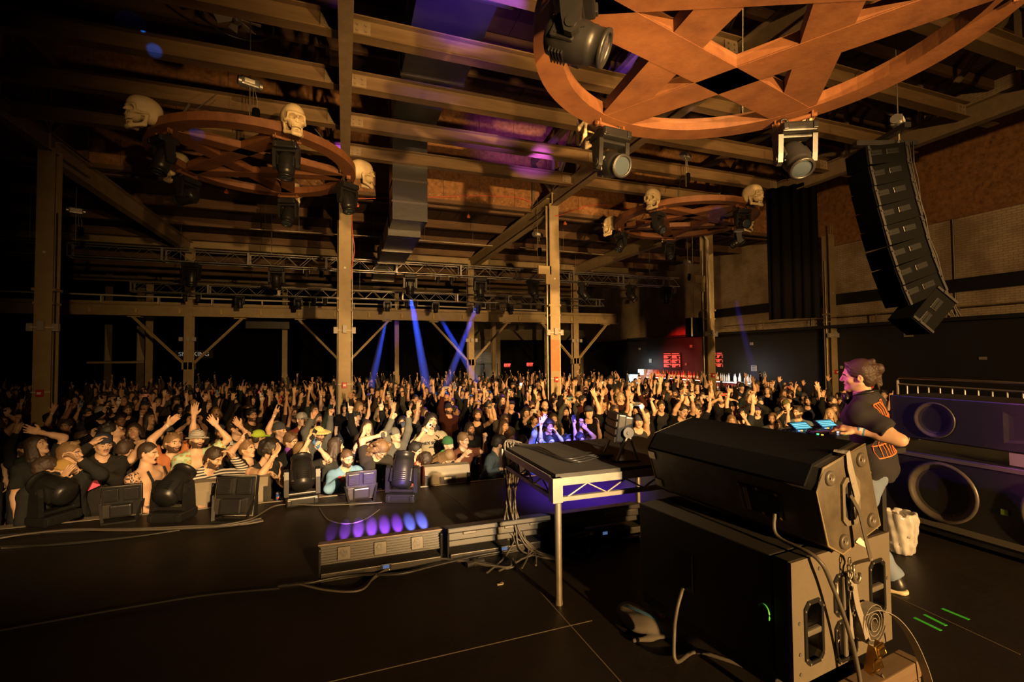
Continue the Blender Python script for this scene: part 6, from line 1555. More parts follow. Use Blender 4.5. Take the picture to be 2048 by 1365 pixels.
# --- LED battens in a row on the floor
def batten(x, y, L, rz, label, fans, dark):
    r = empty('led_batten', (x, y, 0), rz, label, 'stage light')
    # lamp bar tilted forward: back of it towards the camera
    T = Matrix.Translation((L/2, 0, .17)) @ Matrix.Rotation(R(-12), 4, 'X')
    b = mb(T); b.box((0,.03,0), (L-.02,.14,.15), bev=.006)
    if fans:
        for i in range(7): b.box((0,-.045,-.06+i*.02), (L-.05,.02,.007))
    else:
        b.box((0,-.01,.065), (L-.02,.22,.045), bev=.01); b.box((0,-.06,.02), (L-.03,.03,.09), bev=.01)
    b.build('housing', m_alu if fans and False else M('batten_grey', (.019,.017,.0145), .42, .3, noise=(5,.4,(.028,.025,.021))), r)
    b = mb(T); b.box((0,.03,.079), (L-.01,.16,.008)); b.build('top_strip', M('top_wood', (.16,.09,.05), .45) if fans else M('batten_grey'), r)
    if fans:
        for fx in (-.30*L/1.0, -.02, .28):
            b = mb(T); b.box((fx,-.058,.0), (.10,.012,.10), bev=.004); b.cyl((fx,-.064,.0),(fx,-.070,.0), .037, 6); c = b.build('fan_plate', M('batten_light', (.055,.049,.041), .4,.4), r)
            b = mb(T); b.cyl((fx,-.071,.0),(fx,-.073,.0), .028, 20); b.build('fan_grille', m_plastic, c)
    else:
        for fx in (-.28, .10, .34):
            b = mb(T); b.box((fx,-.082,.035), (.12,.012,.03), bev=.004); b.build('latch', M('batten_light', (.055,.049,.041), .4,.4), r)
    for sx in (0.02, L-.02):
        b = mb(); b.box((sx, 0, .13), (.02,.17,.22), bev=.01); b.build('end_bracket', m_glossb, r)
    b = mb(); b.box((L/2,-.02,.035), (L-.06,.20,.065), bev=.006); b.build('base', M('batten_light', (.055,.049,.041), .4, .4), r)
    b = mb(); b.box((L/2,-.121,.035), (.10,.006,.045)); b.box((L*.25,-.121,.035), (.22,.005,.03)); b.build('recess', m_plastic, r)
    b = mb(); b.box((L*.52,-.123,.045), (.085,.01,.06), bev=.003); c = b.build('control_panel', m_plastic, r)
    b = mb(); b.box((L*.52,-.129,.055), (.05,.002,.028)); b.build('display', M('blue_display', (.02,.03,.05), .2, emit=(.10,.16,.35), estr=.7), c)
    for i in range(4):
        b = mb(); b.box((L*.52-.025+i*.017,-.129,.028), (.009,.003,.008)); b.build('button', whitem, c)
    return r
bx0, by0 = -.21, 4.08
yb = [4.08, 4.08, 4.08]
batten(-.20, 4.10, 1.0, 0, 'LED batten with three fans at the left end of the floor row', True, 0)
batten(.82, 4.10, .98, 0, 'closed LED batten in the middle of the floor row behind the cable bundle', False, 1)
batten(1.83, 4.10, .98, 0, 'closed LED batten at the right end of the floor row under the platform', False, 1)
for i in range(8):
    x = -.17 + i*.128
    bri = [.10,.35,.8,1,1,1,1,1.1][i]
    k = spot('pixel_lamp', (x+.02, 4.26, .26), (x+.05, 5.04, 0), 7000*bri, (.24,.06,1.0) if i < 6 else (.12,.16,1.0), 13, .8, .01); k.scale = (.66, 1, 1)
spot('stage_violet', (3.4, 5.9, 2.6), (2.9, 5.55, 0), 2400, (.14,.03,1.0), 42, 1, .1)
spot('violet_spill', (.6, 4.5, .5), P(775, 965, Z=.25), 160, (.2,.07,1.0), 34, 1, .03)
# --- lamps along the stage edge
def floor_strobe(px, py, rz, tilt, label, s=1.0, frame=False):
    p = P(px, py, Z=0); r = empty('strobe_light', p, rz, label, 'stage light'); r.scale = (s,)*3
    T = Matrix.Translation((0,0,.24)) @ Matrix.Rotation(tilt, 4, 'X')
    b = mb(T); b.box((0,.03,0), (.40,.06,.38), bev=.008)
    for (x, z, w, h) in ((-.1,.09,.15,.15),(.1,.09,.15,.15)): 
        b.box((x,-.015,z), (w,.05,h), bev=.006)
        for i in range(6): b.box((x,-.045,z-.06+i*.024), (w*.8,.01,.008))
    b.box((0,-.03,-.1), (.22,.09,.15), bev=.02); b.build('housing', m_plastic, r)
    b = mb(T); b.tube([(-.20,-.01,-.19),(.20,-.01,-.19),(.20,-.01,.19),(-.20,-.01,.19)], .009, 4, closed=True); b.build('frame', m_alu, r)
    b = mb(T); b.box((-.13,-.02,-.1), (.10,.03,.15), bev=.004)
    for i in range(5): b.box((-.13,-.037,-.15+i*.025), (.06,.003,.008))
    b.build('side_plate', M('batten_light'), r)
    for sx in (-1, 1):
        b = mb(); b.strut((sx*.215,0,.24),(sx*.16,-.10,.01), .03, .01); b.strut((sx*.215,0,.24),(sx*.16,.10,.01), .03, .01); b.build('bracket', m_glossb, r)
    b = mb(); b.box((0,0,.012), (.34,.24,.02)); b.build('foot_plate', m_glossb, r)
MHF = [(108, 1046, 1.25, 1.25, .62, 'black moving head at the far left of the stage edge, body tilted low'), (346, 1040, -.15, .95, 1.22, 'second moving head on the stage edge, black silhouette before the bucket-hat man'),
       (604, 1008, .35, .75, 1.25, 'third moving head on the stage edge, leaning left'), (806, 1002, -.2, .45, 1.25, 'fourth moving head on the stage edge, upright with violet sheen')]
for px, py, rz, tl, s, lab in MHF:
    p = P(px, py, Z=0); s = 1.04
    moving_head('moving_head_light', p + Vector((0,0,.002)), rz - .2 + math.pi, tl, s, lab, floor=True)
floor_strobe(243, 1042, .10, R(5), 'square black-framed strobe panel second from left on the stage edge', .88)
floor_strobe(470, 1040, -.35, R(-10), 'tilted strobe panel with hanging cables in front of the striped man', 1.08)
floor_strobe(722, 1005, .1, R(3), 'violet-lit strobe panel between the third and fourth moving heads', .86)
# --- front fills in front of the stage
m_box = M('fill_box', (.16,.13,.10), .5, noise=(3,.5,(.22,.19,.15)))
for i, (x0, x1) in enumerate([(-4.6,-3.2),(-3.15,-2.0),(-1.95,-.75),(-.7,.5),(.55,1.75)]):
    b = mb(); b.box(((x0+x1)/2, 6.68, (-1.2-.10)/2), (x1-x0, .50, 1.10), bev=.01); o = b.build('front_fill_subwoofer', m_box)
    tag(o, 'subwoofer box against the stage front, %s' % ['below the leftmost lamp', 'under the suspender man', 'beneath the striped man', 'before the sky-blue jacket man', 'beneath the small floor monitor'][i], 'loudspeaker')
def wedge_small(p, rz, L, H, Dp, label):
    r = empty('floor_monitor', p, rz, label, 'loudspeaker')
    b = mb(); b.prism([(-Dp/2,0),(Dp/2,0),(Dp/2,H*.35),(Dp*.1,H),(-Dp*.35,H),(-Dp/2,H*.78)], -L/2, L/2, Matrix(((0,0,1),(1,0,0),(0,1,0)))); b.build('cabinet', M('wedge_grey', (.20,.165,.12), .55, noise=(4,.5,(.26,.22,.16)), bump=(60,.2,.003)), r)
    b = mb(); b.box((0,-Dp/2-.004,H*.36), (L*.36,.008,H*.5), bev=.003); b.build('connector_plate', M('plate_dark', (.05,.045,.04), .4), r)
    b = mb(); b.box((0,-Dp/2-.010,H*.52), (.10,.003,.03)); b.box((-.10,-Dp/2-.010,H*.17), (.06,.003,.022)); b.build('plate_label', whitem, r)
    for sx in (-1, 1):
        b = mb(); b.cyl((sx*.03,-Dp/2-.008,H*.35),(sx*.05,-Dp/2-.05,H*.24), .012, 8); b.build('plug', m_metal, r)
        b = mb(); b.box((sx*(L/2-.02)-.0,-Dp/2-.01,H*.4), (.05,.02,H*.66), bev=.006); b.build('handle', m_plastic, r)
    return r
wedge_small(P(898, 968, Z=.0) + Vector((0,.20,0)) if False else Vector((1.35, 6.62, -.098)), R(-3), .62, .33, .36, 'small tan floor monitor with cable plate at the stage edge, centre')
wedge_small(Vector((-1.35, 6.74, -.098)), R(2), .90, .36, .40, 'wide grey floor monitor behind the tilted strobe panel, drinks beside it')
wedge_small(Vector((2.55, 6.60, .0)) if False else Vector((2.2, 6.72, -1.19)), 0, .1, .1, .1, 'x') if False else None
# drinks
def cup(p, label, h=.12, r0=.032, liquid=(.35,.33,.10)):
    r = empty('plastic_cup', p, 0, label, 'cup')
    b = mb(); b.lathe([(0,.002),(r0*.8,.002),(r0,h),(r0*.96,h),(r0*.76,.006),(0,.006)], n=16); b.build('cup_wall', M('clear_plastic', (.8,.8,.75), .1, trans=.9), r)
    b = mb(); b.cyl((0,0,.007),(0,0,h*.32), r0*.74, 14, r2=r0*.82); b.build('drink', M('drink_yellow', liquid, .1), r)
    b = mb(); b.cyl((-.01,0,.02),(.035,0,h+.05), .003, 5); b.build('straw', whitem, r)
cp = P(549, 997, Z=-.098)
cup(Vector((-.66, 6.64, -.098)), 'clear plastic cup with straw beside the drink can')
cup(Vector((.06, 6.62, -.098)), 'tall clear cup before the red cuff of the blue jacket', .15)
r = empty('drink_can', (-.78, 6.60, -.098), 0, 'blue and silver drink can on the box by the curly-haired person', 'can')
b = mb(); b.lathe([(0,0),(.024,0),(.027,.006),(.027,.15),(.022,.158),(0,.158)], n=18); b.build('can_body', M('can_silver', (.55,.55,.6), .25, .8), r)
b = mb(); b.cyl((0,0,.02),(0,0,.075), .0275, 18, caps=False); b.cyl((0,0,.11),(0,0,.14), .0275, 18, caps=False); b.build('blue_print', M('can_blue', (.03,.07,.35), .3), r)
b = mb(); b.box((0,-.0275,.09), (.02,.003,.016)); b.build('red_print', M('can_red', (.5,.03,.03), .3), r)
# --- cables on the floor
rc = random.Random(9)
def floor_run(pts, n, jit, label, rr=.009, mat=None, group=None):
    for k in range(n):
        q = [P(x + rc.uniform(-jit,jit), y + rc.uniform(-jit*.4,jit*.4), Z=.012 + .012*(k % 3)) for x, y in pts]
        cable('cable', q, rr, label, mat or (m_cable if rc.random() < .6 else m_cable2), group)
floor_run([(560,1175),(620,1165),(700,1150),(800,1150),(880,1128),(960,1112),(1020,1100)], 6, 7, 'black cable in the loose bundle before the floor battens', .009, group='cables before the battens')
floor_run([(600,1170),(660,1182),(720,1178),(760,1150),(830,1120),(930,1122),(1010,1138),(1022,1120)], 3, 8, 'looping cable lying before the floor battens', .008, group='looping cables before the battens')
floor_run([(0,1075),(60,1068),(140,1062),(250,1060),(380,1056),(470,1050),(520,1040)], 5, 7, 'black cable along the left stage edge', .010, group='cables at the left stage edge')
floor_run([(430,1052),(500,1040),(560,1012),(640,1010),(700,1008),(760,1004)], 3, 5, 'black cable looping below the third stage lamp', .008, group='cables below the third lamp')
floor_run([(0,1095),(120,1090),(260,1075),(360,1062)], 2, 4, 'outer cable at far left of the stage', .010, group='outer left cables')
floor_run([(640,1018),(655,1040),(690,1048),(730,1040),(760,1020)], 1, 3, 'thin cable loop behind the violet light pools', .006)
floor_run([(1180,1075),(1230,1080),(1290,1072),(1330,1062)], 2, 4, 'thick black cable running under the platform to the right', .014, group='thick cables under the platform')
floor_run([(1125,1080),(1150,1110),(1180,1105),(1170,1072),(1140,1066)], 2, 3, 'coiled cable around the power box', .007, group='coil at the power box')
floor_run([(0,1262),(150,1235),(280,1212),(420,1190),(560,1178)], 1, 1, 'single cable trailing across the dark floor at lower left', .008)
# bundle hanging down the far platform leg
top = Vector((1.42, 4.12, .95))
for k in range(9):
    a = rc.uniform(0, 6.28); o1 = Vector((math.cos(a), math.sin(a), 0))*.04
    q = [top + Vector((rc.uniform(.0,.12), rc.uniform(-.1,.0), .0)), top + o1 + Vector((0,0,.0)), top + o1*1.2 + Vector((rc.uniform(-.03,.05),-.04,-.25)), top + o1*.7 + Vector((rc.uniform(-.02,.03),-.05,-.5)), top + o1 + Vector((rc.uniform(-.04,.1),-.08,-.75)), top + Vector((rc.uniform(-.1,.2), -.2, -.925)), top + Vector((rc.uniform(-.5,.4), rc.uniform(-.5,-.25), -.93))]
    cable('cable', q, .008, 'grey cable in the bundle hanging down the far platform leg', m_cable2, 'hanging cable bundle')
for k in range(3):
    q = [lp + Vector((-.05,.0,.02)), lp + Vector((-.2,.05*k,.012)), lp + Vector((-.45,.06*k-.05,.012)), Vector((1.55 + .05*k, 3.95, zt+.012)), top]
    cable('cable', [Vector((v.x, v.y, max(v.z, zt+.010))) for v in q], .006, 'thin cable lying across the platform top to the strobe lamp', m_cable, 'cables on the platform')
# power box
pb = P(1152, 1092, Z=0); r = empty('power_box', pb, .15, 'small black power splitter box on the floor under the platform', 'power box')
b = mb(); b.box((0,0,.07), (.24,.12,.13), bev=.008); b.build('box', m_plastic, r)
b = mb(); b.cyl((.12,0,.08),(.18,0,.08), .03, 12); b.build('connector', m_galv, r)
b = mb(); b.tube([(-.08,-.06,.06),(-.05,-.09,.11),(.05,-.09,.11),(.08,-.06,.06)], .006, 6); b.build('handle', m_chain, r)
# yellow/orange plugs
for i, (px, py, lab) in enumerate([(662,1148,'yellow plug at the left end of the floor row'), (855,1112,'yellow plug below the middle fan batten'), (850,1125,'small yellow plug lying in the cable bundle'), (1262,1046,'yellow plug at the right end of the floor row')]):
    p = P(px, py, Z=.03); b = mb(); b.cyl((-.03,0,0),(.03,0,0), .013, 10); o = b.build('cable_plug', M('yellow_plastic', (.65,.32,.03), .4), loc=p); o.rotation_euler = (0,0,.3); tag(o, lab, 'plug')
# socket coupler, scraps
for (px, py, lab) in ((800,1130,'black cable coupler lying in the cable bundle'), (950,1126,'second black coupler right of the bundle centre')):
    p = P(px, py, Z=.025); b = mb(); b.cyl((-.08,0,0),(.08,0,0), .024, 12); b.cyl((-.02,0,0),(.02,0,0), .03, 12); o = b.build('cable_coupler', m_cable, loc=p); o.rotation_euler = (0,0,.25); tag(o, lab, 'connector')
p = P(1000, 1169, Z=.004); b = mb(); b.box((0,0,0),(.045,.018,.006)); b.box((.02,.012,0),(.02,.02,.006)); tag(b.build('wood_chip', M('pale_chip',(.5,.42,.3),.7), loc=p), 'tiny pale chip of debris on the empty floor', 'debris')
for i, ((x0,y0),(x1,y1)) in enumerate([((1828,1236),(1882,1262)),((1848,1230),(1892,1252)),((1884,1218),(1938,1240))]):
    a, c = P(x0,y0,Z=.001), P(x1,y1,Z=.001); d = c-a; b = mb(); b.box((0,0,0), (.026,.0016,d.length), orient(d)); o = b.build('floor_tape', m_tapeg, loc=(a+c)/2); tag(o, 'strip of green marking tape on the floor, %s' % ['longest left one', 'middle one', 'right one alone'][i], 'tape')
# sandbag
F = Field(); F.ell((0,0,.05), (.15,.10,.06), k=.03); F.ell((-.06,.12,.055), (.09,.13,.05), k=.05); F.ell((.10,-.05,.045), (.10,.07,.045), k=.04); F.cap((-.16,-.11,.02),(.19,-.12,.02), .016,.016,k=.03)
V, Fc = F.mesh(.010, disp=lambda x,y,z: .006*np.sin(40*x+20*y)*np.sin(30*y+9), clips=[((0,0,.003),(0,0,-1))])
sb = P(1297, 1262, Z=0); r = link_mesh('sandbag', np_mesh('sandbag', V, Fc, M('sand_cloth', (.075,.065,.052), .85, noise=(6,.5,(.11,.095,.075)), bump=(160,.4,.004))), None); r.location = sb; r.rotation_euler = (0,0,-.12); r.scale = (.95,)*3; tag(r, 'slumped grey sandbag with blue strap left of the subwoofer', 'sandbag')
b = mb(); b.ribbon(smooth([(-.10,.20,.085),(-.08,.10,.112),(-.03,0,.118),(.02,-.06,.105),(.05,-.12,.045)]), .030, .003, (1,.3,0)); b.build('strap', M('blue_webbing', (.05,.13,.24), .7), r)
# --- side fill at right
m_mesh = M('grille_mesh', (.028,.026,.028), .45, noise=(2,.5,(.045,.04,.04)), bump=(420,.8,.003))
r = empty('side_fill_subwoofer', (5.25, 2.2, 0), 0, 'double subwoofer with mesh grille lying at the right edge behind the DJ', 'loudspeaker')
b = mb(); b.box((.42,0,.45), (.84,2.5,.66), bev=.01); b.box((.4,0,.08), (.8,2.4,.07)); b.build('cabinet', m_plastic, r)
b = mb(); b.box((-.005,0,.45), (.012,2.42,.60)); b.build('grille', M('grille_see', (.03,.028,.026), .45, alpha=.45, bump=(420,.8,.003)), r)
b = mb(); b.box((-.012,0,.755),(.02,2.5,.03)); b.box((-.012,0,.135),(.02,2.5,.05)); b.build('grille_frame', M('frame_grey', (.10,.085,.065), .5), r)
for y in (.62, -.20, -1.0):
    b = mb(); b.lathe([(.28,0),(.275,.012),(.255,.02),(.245,.0),(.10,-.075),(.09,-.06),(.05,-.045),(0,-.04)], c=(-.075+.05,y,.45), axis=(-1,0,0), n=36); b.build('cone', M('cone_paper', (.05,.042,.035), .38, noise=(9,.4,(.15,.12,.09))), r)
for (y, z) in ((1.15,.40),(.2,.40)):
    b = mb(); b.box((-.018,y-.02,z), (.012,.05,.05), bev=.004); b.build('badge', M('badge_green', (.10,.16,.02), .4), r)
for y in (-1.1, 1.1):
    b = mb(); b.cyl((.05,y-.02,.05),(.05,y+.02,.05), .05, 16); b.build('wheel', M('orange_wheel'), r)
r = empty('side_fill_speaker', (5.32, 2.1, 0), 0, 'long mesh-fronted speaker lit violet on top of the side subwoofer', 'loudspeaker')
b = mb(); b.box((.33,0,1.105), (.64,2.4,.42), bev=.01); b.build('cabinet', m_plastic, r)
b = mb(); b.box((-.006,0,1.105), (.012,2.34,.39)); b.build('grille', M('grille_see'), r)
for y in (.80, -.7):
    b = mb(); b.lathe([(.17,0),(.165,.01),(.15,.0),(.06,-.05),(.055,-.04),(0,-.03)], c=(-.02,y,1.105), axis=(-1,0,0), n=30); b.build('cone', M('cone_paper'), r)
b = mb()
b.add([(-.012,-.02,1.20),(-.012,.30,1.24),(-.012,.30,.97),(-.012,-.02,1.01),(.05,.14,1.105)], [(0,1,4),(1,2,4),(2,3,4),(3,0,4)]); b.build('horn', M('cone_paper'), r)
for y in (-.35,-.1,.12):
    b = mb(); b.box((5.25-5.32+.22, y+.1, .84), (.30,.11,.105)); b.build('riser_block', M('raw_block', (.24,.20,.16), .6), r)
# barricade behind
a, c = P(1797, 806, D=6.6), P(2075, 845, D=5.0); a.z = c.z = 0; d = (c-a); Lb = d.length; az = math.atan2(d.y, d.x)
r = empty('crowd_barrier', a, az, 'metal rail barrier with upright bars behind the side speakers', 'barrier')
b = mb(); b.tube([(0,0,.02),(0,0,1.36),(.03,0,1.40),(Lb,0,1.40)], .019, 8); b.tube([(0,0,1.31),(Lb,0,1.31)], .014, 8); b.build('frame', M('rail_steel', (.30,.27,.22), .35, .7), r)
for i in range(14):
    b = mb(); b.cyl((.14+i*.15,0,.05),(.14+i*.15,0,1.31), .009, 8); b.build('bar', M('bar_steel', (.62,.58,.50), .3, .6), r)
b = mb(); b.box((Lb/2,0,.02),(Lb,.3,.03)); b.build('foot', m_black, r)
# bin with clear liner
tp = P(1803, 1106, Z=0); r = empty('trash_bag', tp, 0, 'clear plastic bag of crumpled silver wrap standing on the floor behind the DJ', 'bag')
F = Field(); F.cap((0,0,.06),(0,0,.30), .095,.125, k=.02); F.cap((0,0,.10),(0,0,.45), .075,.105, k=.01, op='-')
V, Fc = F.mesh(.010, disp=lambda x,y,z: .007*np.sin(np.arctan2(y,x)*9+12*z)+.003*np.sin(70*z+60*x), clips=[((0,0,.36),(0,0,1)),((0,0,.003),(0,0,-1))])
link_mesh('liner', np_mesh('liner', V, Fc, M('clear_bag', (.75,.72,.68), .18, alpha=.55)), None, parent=r)
for i in range(26):
    b = mb(); q = Vector((rc.uniform(-.07,.07), rc.uniform(-.07,.07), .16 + rc.uniform(0,.16))); b.ribbon(smooth([q, q + Vector((rc.uniform(-.05,.05),rc.uniform(-.05,.05),rc.uniform(-.03,.05))), q + Vector((rc.uniform(-.06,.06),rc.uniform(-.06,.06),rc.uniform(-.03,.08)))],4), .012, .001, (rc.random(),rc.random(),.3)); b.build('foil_strip', M('foil', (.85,.8,.7), .2, .9), r)
# --- DJ table and players
TZ = .955
r = empty('dj_table', (3.77, 3.03, 0), 0, 'black table carrying the turntables beside the DJ', 'table')
b = mb(); b.box((0,0,TZ-.02), (1.32,.80,.04)); b.build('table_top', m_black, r)
for sx in (-1,1):
    for sy in (-1,1): b = mb(); b.box((sx*.40,sy*.36,(TZ-.04)/2), (.05,.05,TZ-.04)); b.build('leg', m_black, r)
b = mb(); b.box((0,.39,.46),(1.32,.02,.90)); b.build('front_cloth', m_drape, r)
m_led = lambda n, c, s=6: M('led_' + n, (0,0,0), .3, emit=c, estr=s)
def player(x, y, label):
    r = empty('media_player', (x, y, TZ+.001), 0, label, 'turntable')
    b = mb(); b.prism([(-.20,0),(.20,0),(.20,.11),(.06,.11),(-.20,.095)], -.165, .165, Matrix(((0,0,1),(1,0,0),(0,1,0)))); b.build('body', m_glossb, r)
    b = mb(); b.lathe([(0,.012),(.06,.012),(.105,.010),(.118,.0),(.118,-.002)], c=(0,-.05,.112), n=30); b.build('jog_wheel', M('jog_metal', (.12,.11,.13), .18, .9), r)
    b = mb(); b.lathe([(.100,.012),(.104,.016),(.108,.010)], c=(0,-.05,.112), n=30); b.build('jog_rim', m_chrome, r)
    T = Matrix.Translation((0,.145,.13)) @ Matrix.Rotation(R(35), 4, 'X'); b = mb(T); b.box((0,0,0), (.22,.11,.02), bev=.004); c = b.build('screen_hood', m_plastic, r)
    b = mb(T)
    b.box((0,0,.0115), (.19,.085,.002)); b.build('screen', M('cyan_screen', (.01,.02,.03), .2, emit=(.05,.22,.28), estr=1.6), c)
    for i in range(3): b = mb(T); b.box((0,-.025+i*.022,.013), (.17,.006,.001)); b.build('screen_line', m_led('cyan',(.3,.8,.9),1.6), c)
    for i, (cx, cy, n, cl) in enumerate([(-.13,-.16,'orange',(1,.35,.03)),(-.13,-.12,'green',(.05,1,.2)),(.12,.05,'orange',(1,.35,.03)),(-.12,.06,'blue',(.1,.2,1)),(-.09,.06,'orange',(1,.35,.03)),(.14,-.1,'white',(.8,.85,1))]):
        b = mb(); b.cyl((cx,cy,.108),(cx,cy,.114), .009, 10); b.build('button', m_led(n, cl), r)
    b = mb(); b.box((.14,-.08,.113),(.010,.12,.004)); b.box((.14,-.1,.12),(.02,.015,.012)); b.build('tempo_slider', m_metal, r)
player(3.90, 3.02, 'media player with cyan screen left of the DJ\'s hand'); player(4.25, 3.04, 'media player with cyan screen nearest the DJ')
r = empty('dj_mixer', (3.55, 3.02, TZ+.001), 0, 'DJ mixer with rows of small knobs left of the two players', 'mixer')
b = mb(); b.box((0,0,.05), (.32,.38,.10), bev=.006); b.build('body', m_glossb, r)
for i in range(5):
    for j in range(5): b = mb(); b.cyl((-.11+i*.055,-.02+j*.038,.10),(-.11+i*.055,-.02+j*.038,.122), .0085, 10); b.build('knob', M('knob', (.30,.28,.32), .3, .4), r)
for i in range(4): b = mb(); b.box((-.10+i*.065,-.11,.102),(.006,.09,.004)); b.box((-.10+i*.065,-.10+.02*i,.110),(.02,.012,.014)); b.build('fader', m_metal, r)
for i, cl in enumerate([(.05,1,.2),(1,.35,.03),(.1,.2,1),(.05,1,.2),(1,.35,.03)]): b = mb(); b.box((-.12+i*.055,.165,.103),(.012,.01,.006)); b.build('level_light', m_led(['green','orange','blue'][i % 3], cl), r)
r = empty('effects_unit', (3.26, 3.02, TZ+.001), 0, 'small controller with many tiny knobs at the left end of the table', 'controller')
b = mb(); b.box((0,0,.035), (.22,.30,.07), bev=.006); b.build('body', m_glossb, r)
for i in range(4):
    for j in range(5): b = mb(); b.cyl((-.08+i*.05,-.11+j*.05,.07),(-.08+i*.05,-.11+j*.05,.092), .008, 8); b.build('knob', M('knob'), r)
# ---------------------------------------------------------------- the DJ
dj_rz = R(-158)
foot = P(1800, 1150, Z=0)
headp = P(1716, 752, D=3.5)
pose = dict(girth=.97, lean=(.20, -.07, 1), head=(.22, .03, 0), fr=1.0, mouth=.004, fit=.024, hem=1, wr=.008, seed=2.2,
  pelvis=(0, .0, .93),
  legs={'L': ((.07, -.10, .50), (-.02, .10, .10), (.0, -.07, .035)), 'R': ((-.13, -.12, .50), (-.20, .0, .10), (-.22, -.18, .035))},
  L=((.2,.5,-1),(-.1,-1,.1),'relax',(-.3,.2,-1)), R=((-.3,.4,-1),(.2,-1,.0),'relax',(.2,0,-1)))
J0 = skeleton(pose); s = headp.z / J0['head'].z
Rz = Matrix.Rotation(dj_rz, 3, 'Z'); off = Rz @ (Vector((J0['head'].x, J0['head'].y, 0))*s)
dj_loc = Vector((headp.x - off.x, headp.y - off.y, 0)); Ri = Rz.transposed()
def tol(p): return (Ri @ (Vector(p) - dj_loc))/s
pose['ikL'] = (tol(P(1712, 862, D=3.34)), V3((.25, .9, -.7)))
pose['ikR'] = (tol(P(1745, 868, D=3.95)), V3((-.5, 1.2, -.35)))
me, J = person_body(pose, .010, .005, .0042)
V, F_ = shirt_mesh(J, pose, 'tee', .009)
dj = link_mesh('person', me, None, color=(.58,.36,.24)); dj.location = dj_loc; dj.rotation_euler = (0,0,dj_rz); dj.scale = (s,)*3
tag(dj, 'DJ in oversized black tee and blue jeans, hair tied back, facing left', 'person')
link_mesh('shirt', np_mesh('shirt', V, F_, m_cloth), None, parent=dj, color=(.035,.032,.034))
V, F_ = trouser_mesh(J, dict(pose, girth=.93, wclip=.17), .009)
link_mesh('jeans', np_mesh('jeans', V, F_, m_denim), None, parent=dj, color=(.17,.22,.31))
# hair swept back into a small bun
Fh = Field(); Fh.ell((0,.020,.036), (.084,.104,.094), k=.02); Fh.ell((0,.055,-.02), (.072,.058,.075), k=.02)
Fh.ell((0,-.120,-.020), (.092,.088,.100), k=.012, op='-')
for s_ in (-1, 1): Fh.ell((s_*.085,-.025,-.055), (.03,.042,.062), k=.01, op='-')
Fh.ell((0,.02,-.145), (.12,.12,.06), k=.02, op='-')
rr_ = random.Random(3)
for i in range(16): 
    x = rr_.uniform(-.06,.06); Fh.cap((x,-.07+abs(x)*.6,.105-abs(x)*.5), (x*.7,.10,.085+rr_.uniform(-.05,.03)), .010,.014, k=.008)
Fh.ell((0,.128,.045), (.034,.036,.040), k=.012); Fh.cap((0,.12,.02),(0,.128,-.08), .022,.012, k=.012)
for i in range(6): Fh.cap((rr_.uniform(-.04,.04),.10,-.02), (rr_.uniform(-.05,.05),.115,-.10), .012,.006, k=.008)
G = Field(); G.xf(Fh.p, J['HR'], J['head']); V, F_ = G.mesh(.0055, disp=lambda x,y,z: .0022*np.sin(190*x+3*np.sin(50*z))*np.sin(60*y+150*z))
link_mesh('hair', np_mesh('hair', V, F_, m_hair), None, parent=dj, color=(.045,.024,.015))
# back print: orange block of vertical strokes
b = mb(); d, sx, fw = J['d'], J['sx'], J['fw']
from mathutils.bvhtree import BVHTree
shirt_o = [c for c in dj.children if c.name.startswith('shirt')][0]
bv = BVHTree.FromPolygons([v.co.copy() for v in shirt_o.data.vertices], [tuple(p.vertices) for p in shirt_o.data.polygons])
prt = mb(); rr_ = random.Random(8)
def proj_back(u, v):
    o0 = J['chest'] + sx*u + d*v - fw*.6; h = bv.ray_cast(o0, fw); return None if h[0] is None else h[0] - fw*.003
def stroke(u0, v0, u1, v1, w):
    pts = []
    for i in range(9):
        t = i/8; q = proj_back(u0+(u1-u0)*t, v0+(v1-v0)*t)
        if q: pts.append(q)
    if len(pts) > 2: prt.ribbon(pts, w, .003, sx if abs(v1-v0) > abs(u1-u0) else d)
for i in range(9):
    u = -.055 + .20*i/8; stroke(u, .15, u + .004, -.24, .007 + .006*(i % 2)); 
for v in (.15, .05, -.06, -.15, -.24): stroke(-.06, v, .15, v - .0, .008)
for i in range(5): u = -.04 + i*.045; stroke(u, .04, u + .02, -.05, .008)
prt.build('back_print', M('orange_print', (.80,.20,.05), .6), dj)
# small red chest mark
q = J['chest'] + sx*.075 + d*.06 + fw*.6; h = bv.ray_cast(q, -fw)
if h[0]: b = mb(); c = h[0] + fw*.002; b.prism([(-.018,-.012),(.018,-.012),(0,.022)], -.001, .002, Matrix((sx, d, fw)).transposed()); b.T = Matrix.Identity(4); b.v = [tuple(Vector(v)+c) for v in b.v]; b.build('chest_mark', M('red_print2', (.7,.02,.03), .5), dj)
fdL = (J['wrL']-J['elL']).normalized(); b = mb(); b.cyl(J['wrL'] - fdL*.045, J['wrL'] - fdL*.012, .029, 18); b.build('wristband', M('band_white', (.75,.78,.82), .5), dj)
b = mb(); b.cyl(J['wrL'] - fdL*.050, J['wrL'] - fdL*.040, .0295, 18); b.cyl(J['wrL'] - fdL*.018, J['wrL'] - fdL*.008, .0292, 18); b.build('wristband_edge', M('band_blue', (.08,.25,.45), .5), dj)
m_shoe = M('shoe_leather', (.02,.018,.017), .35); m_sole = M('shoe_rubber', (.62,.52,.32), .6)
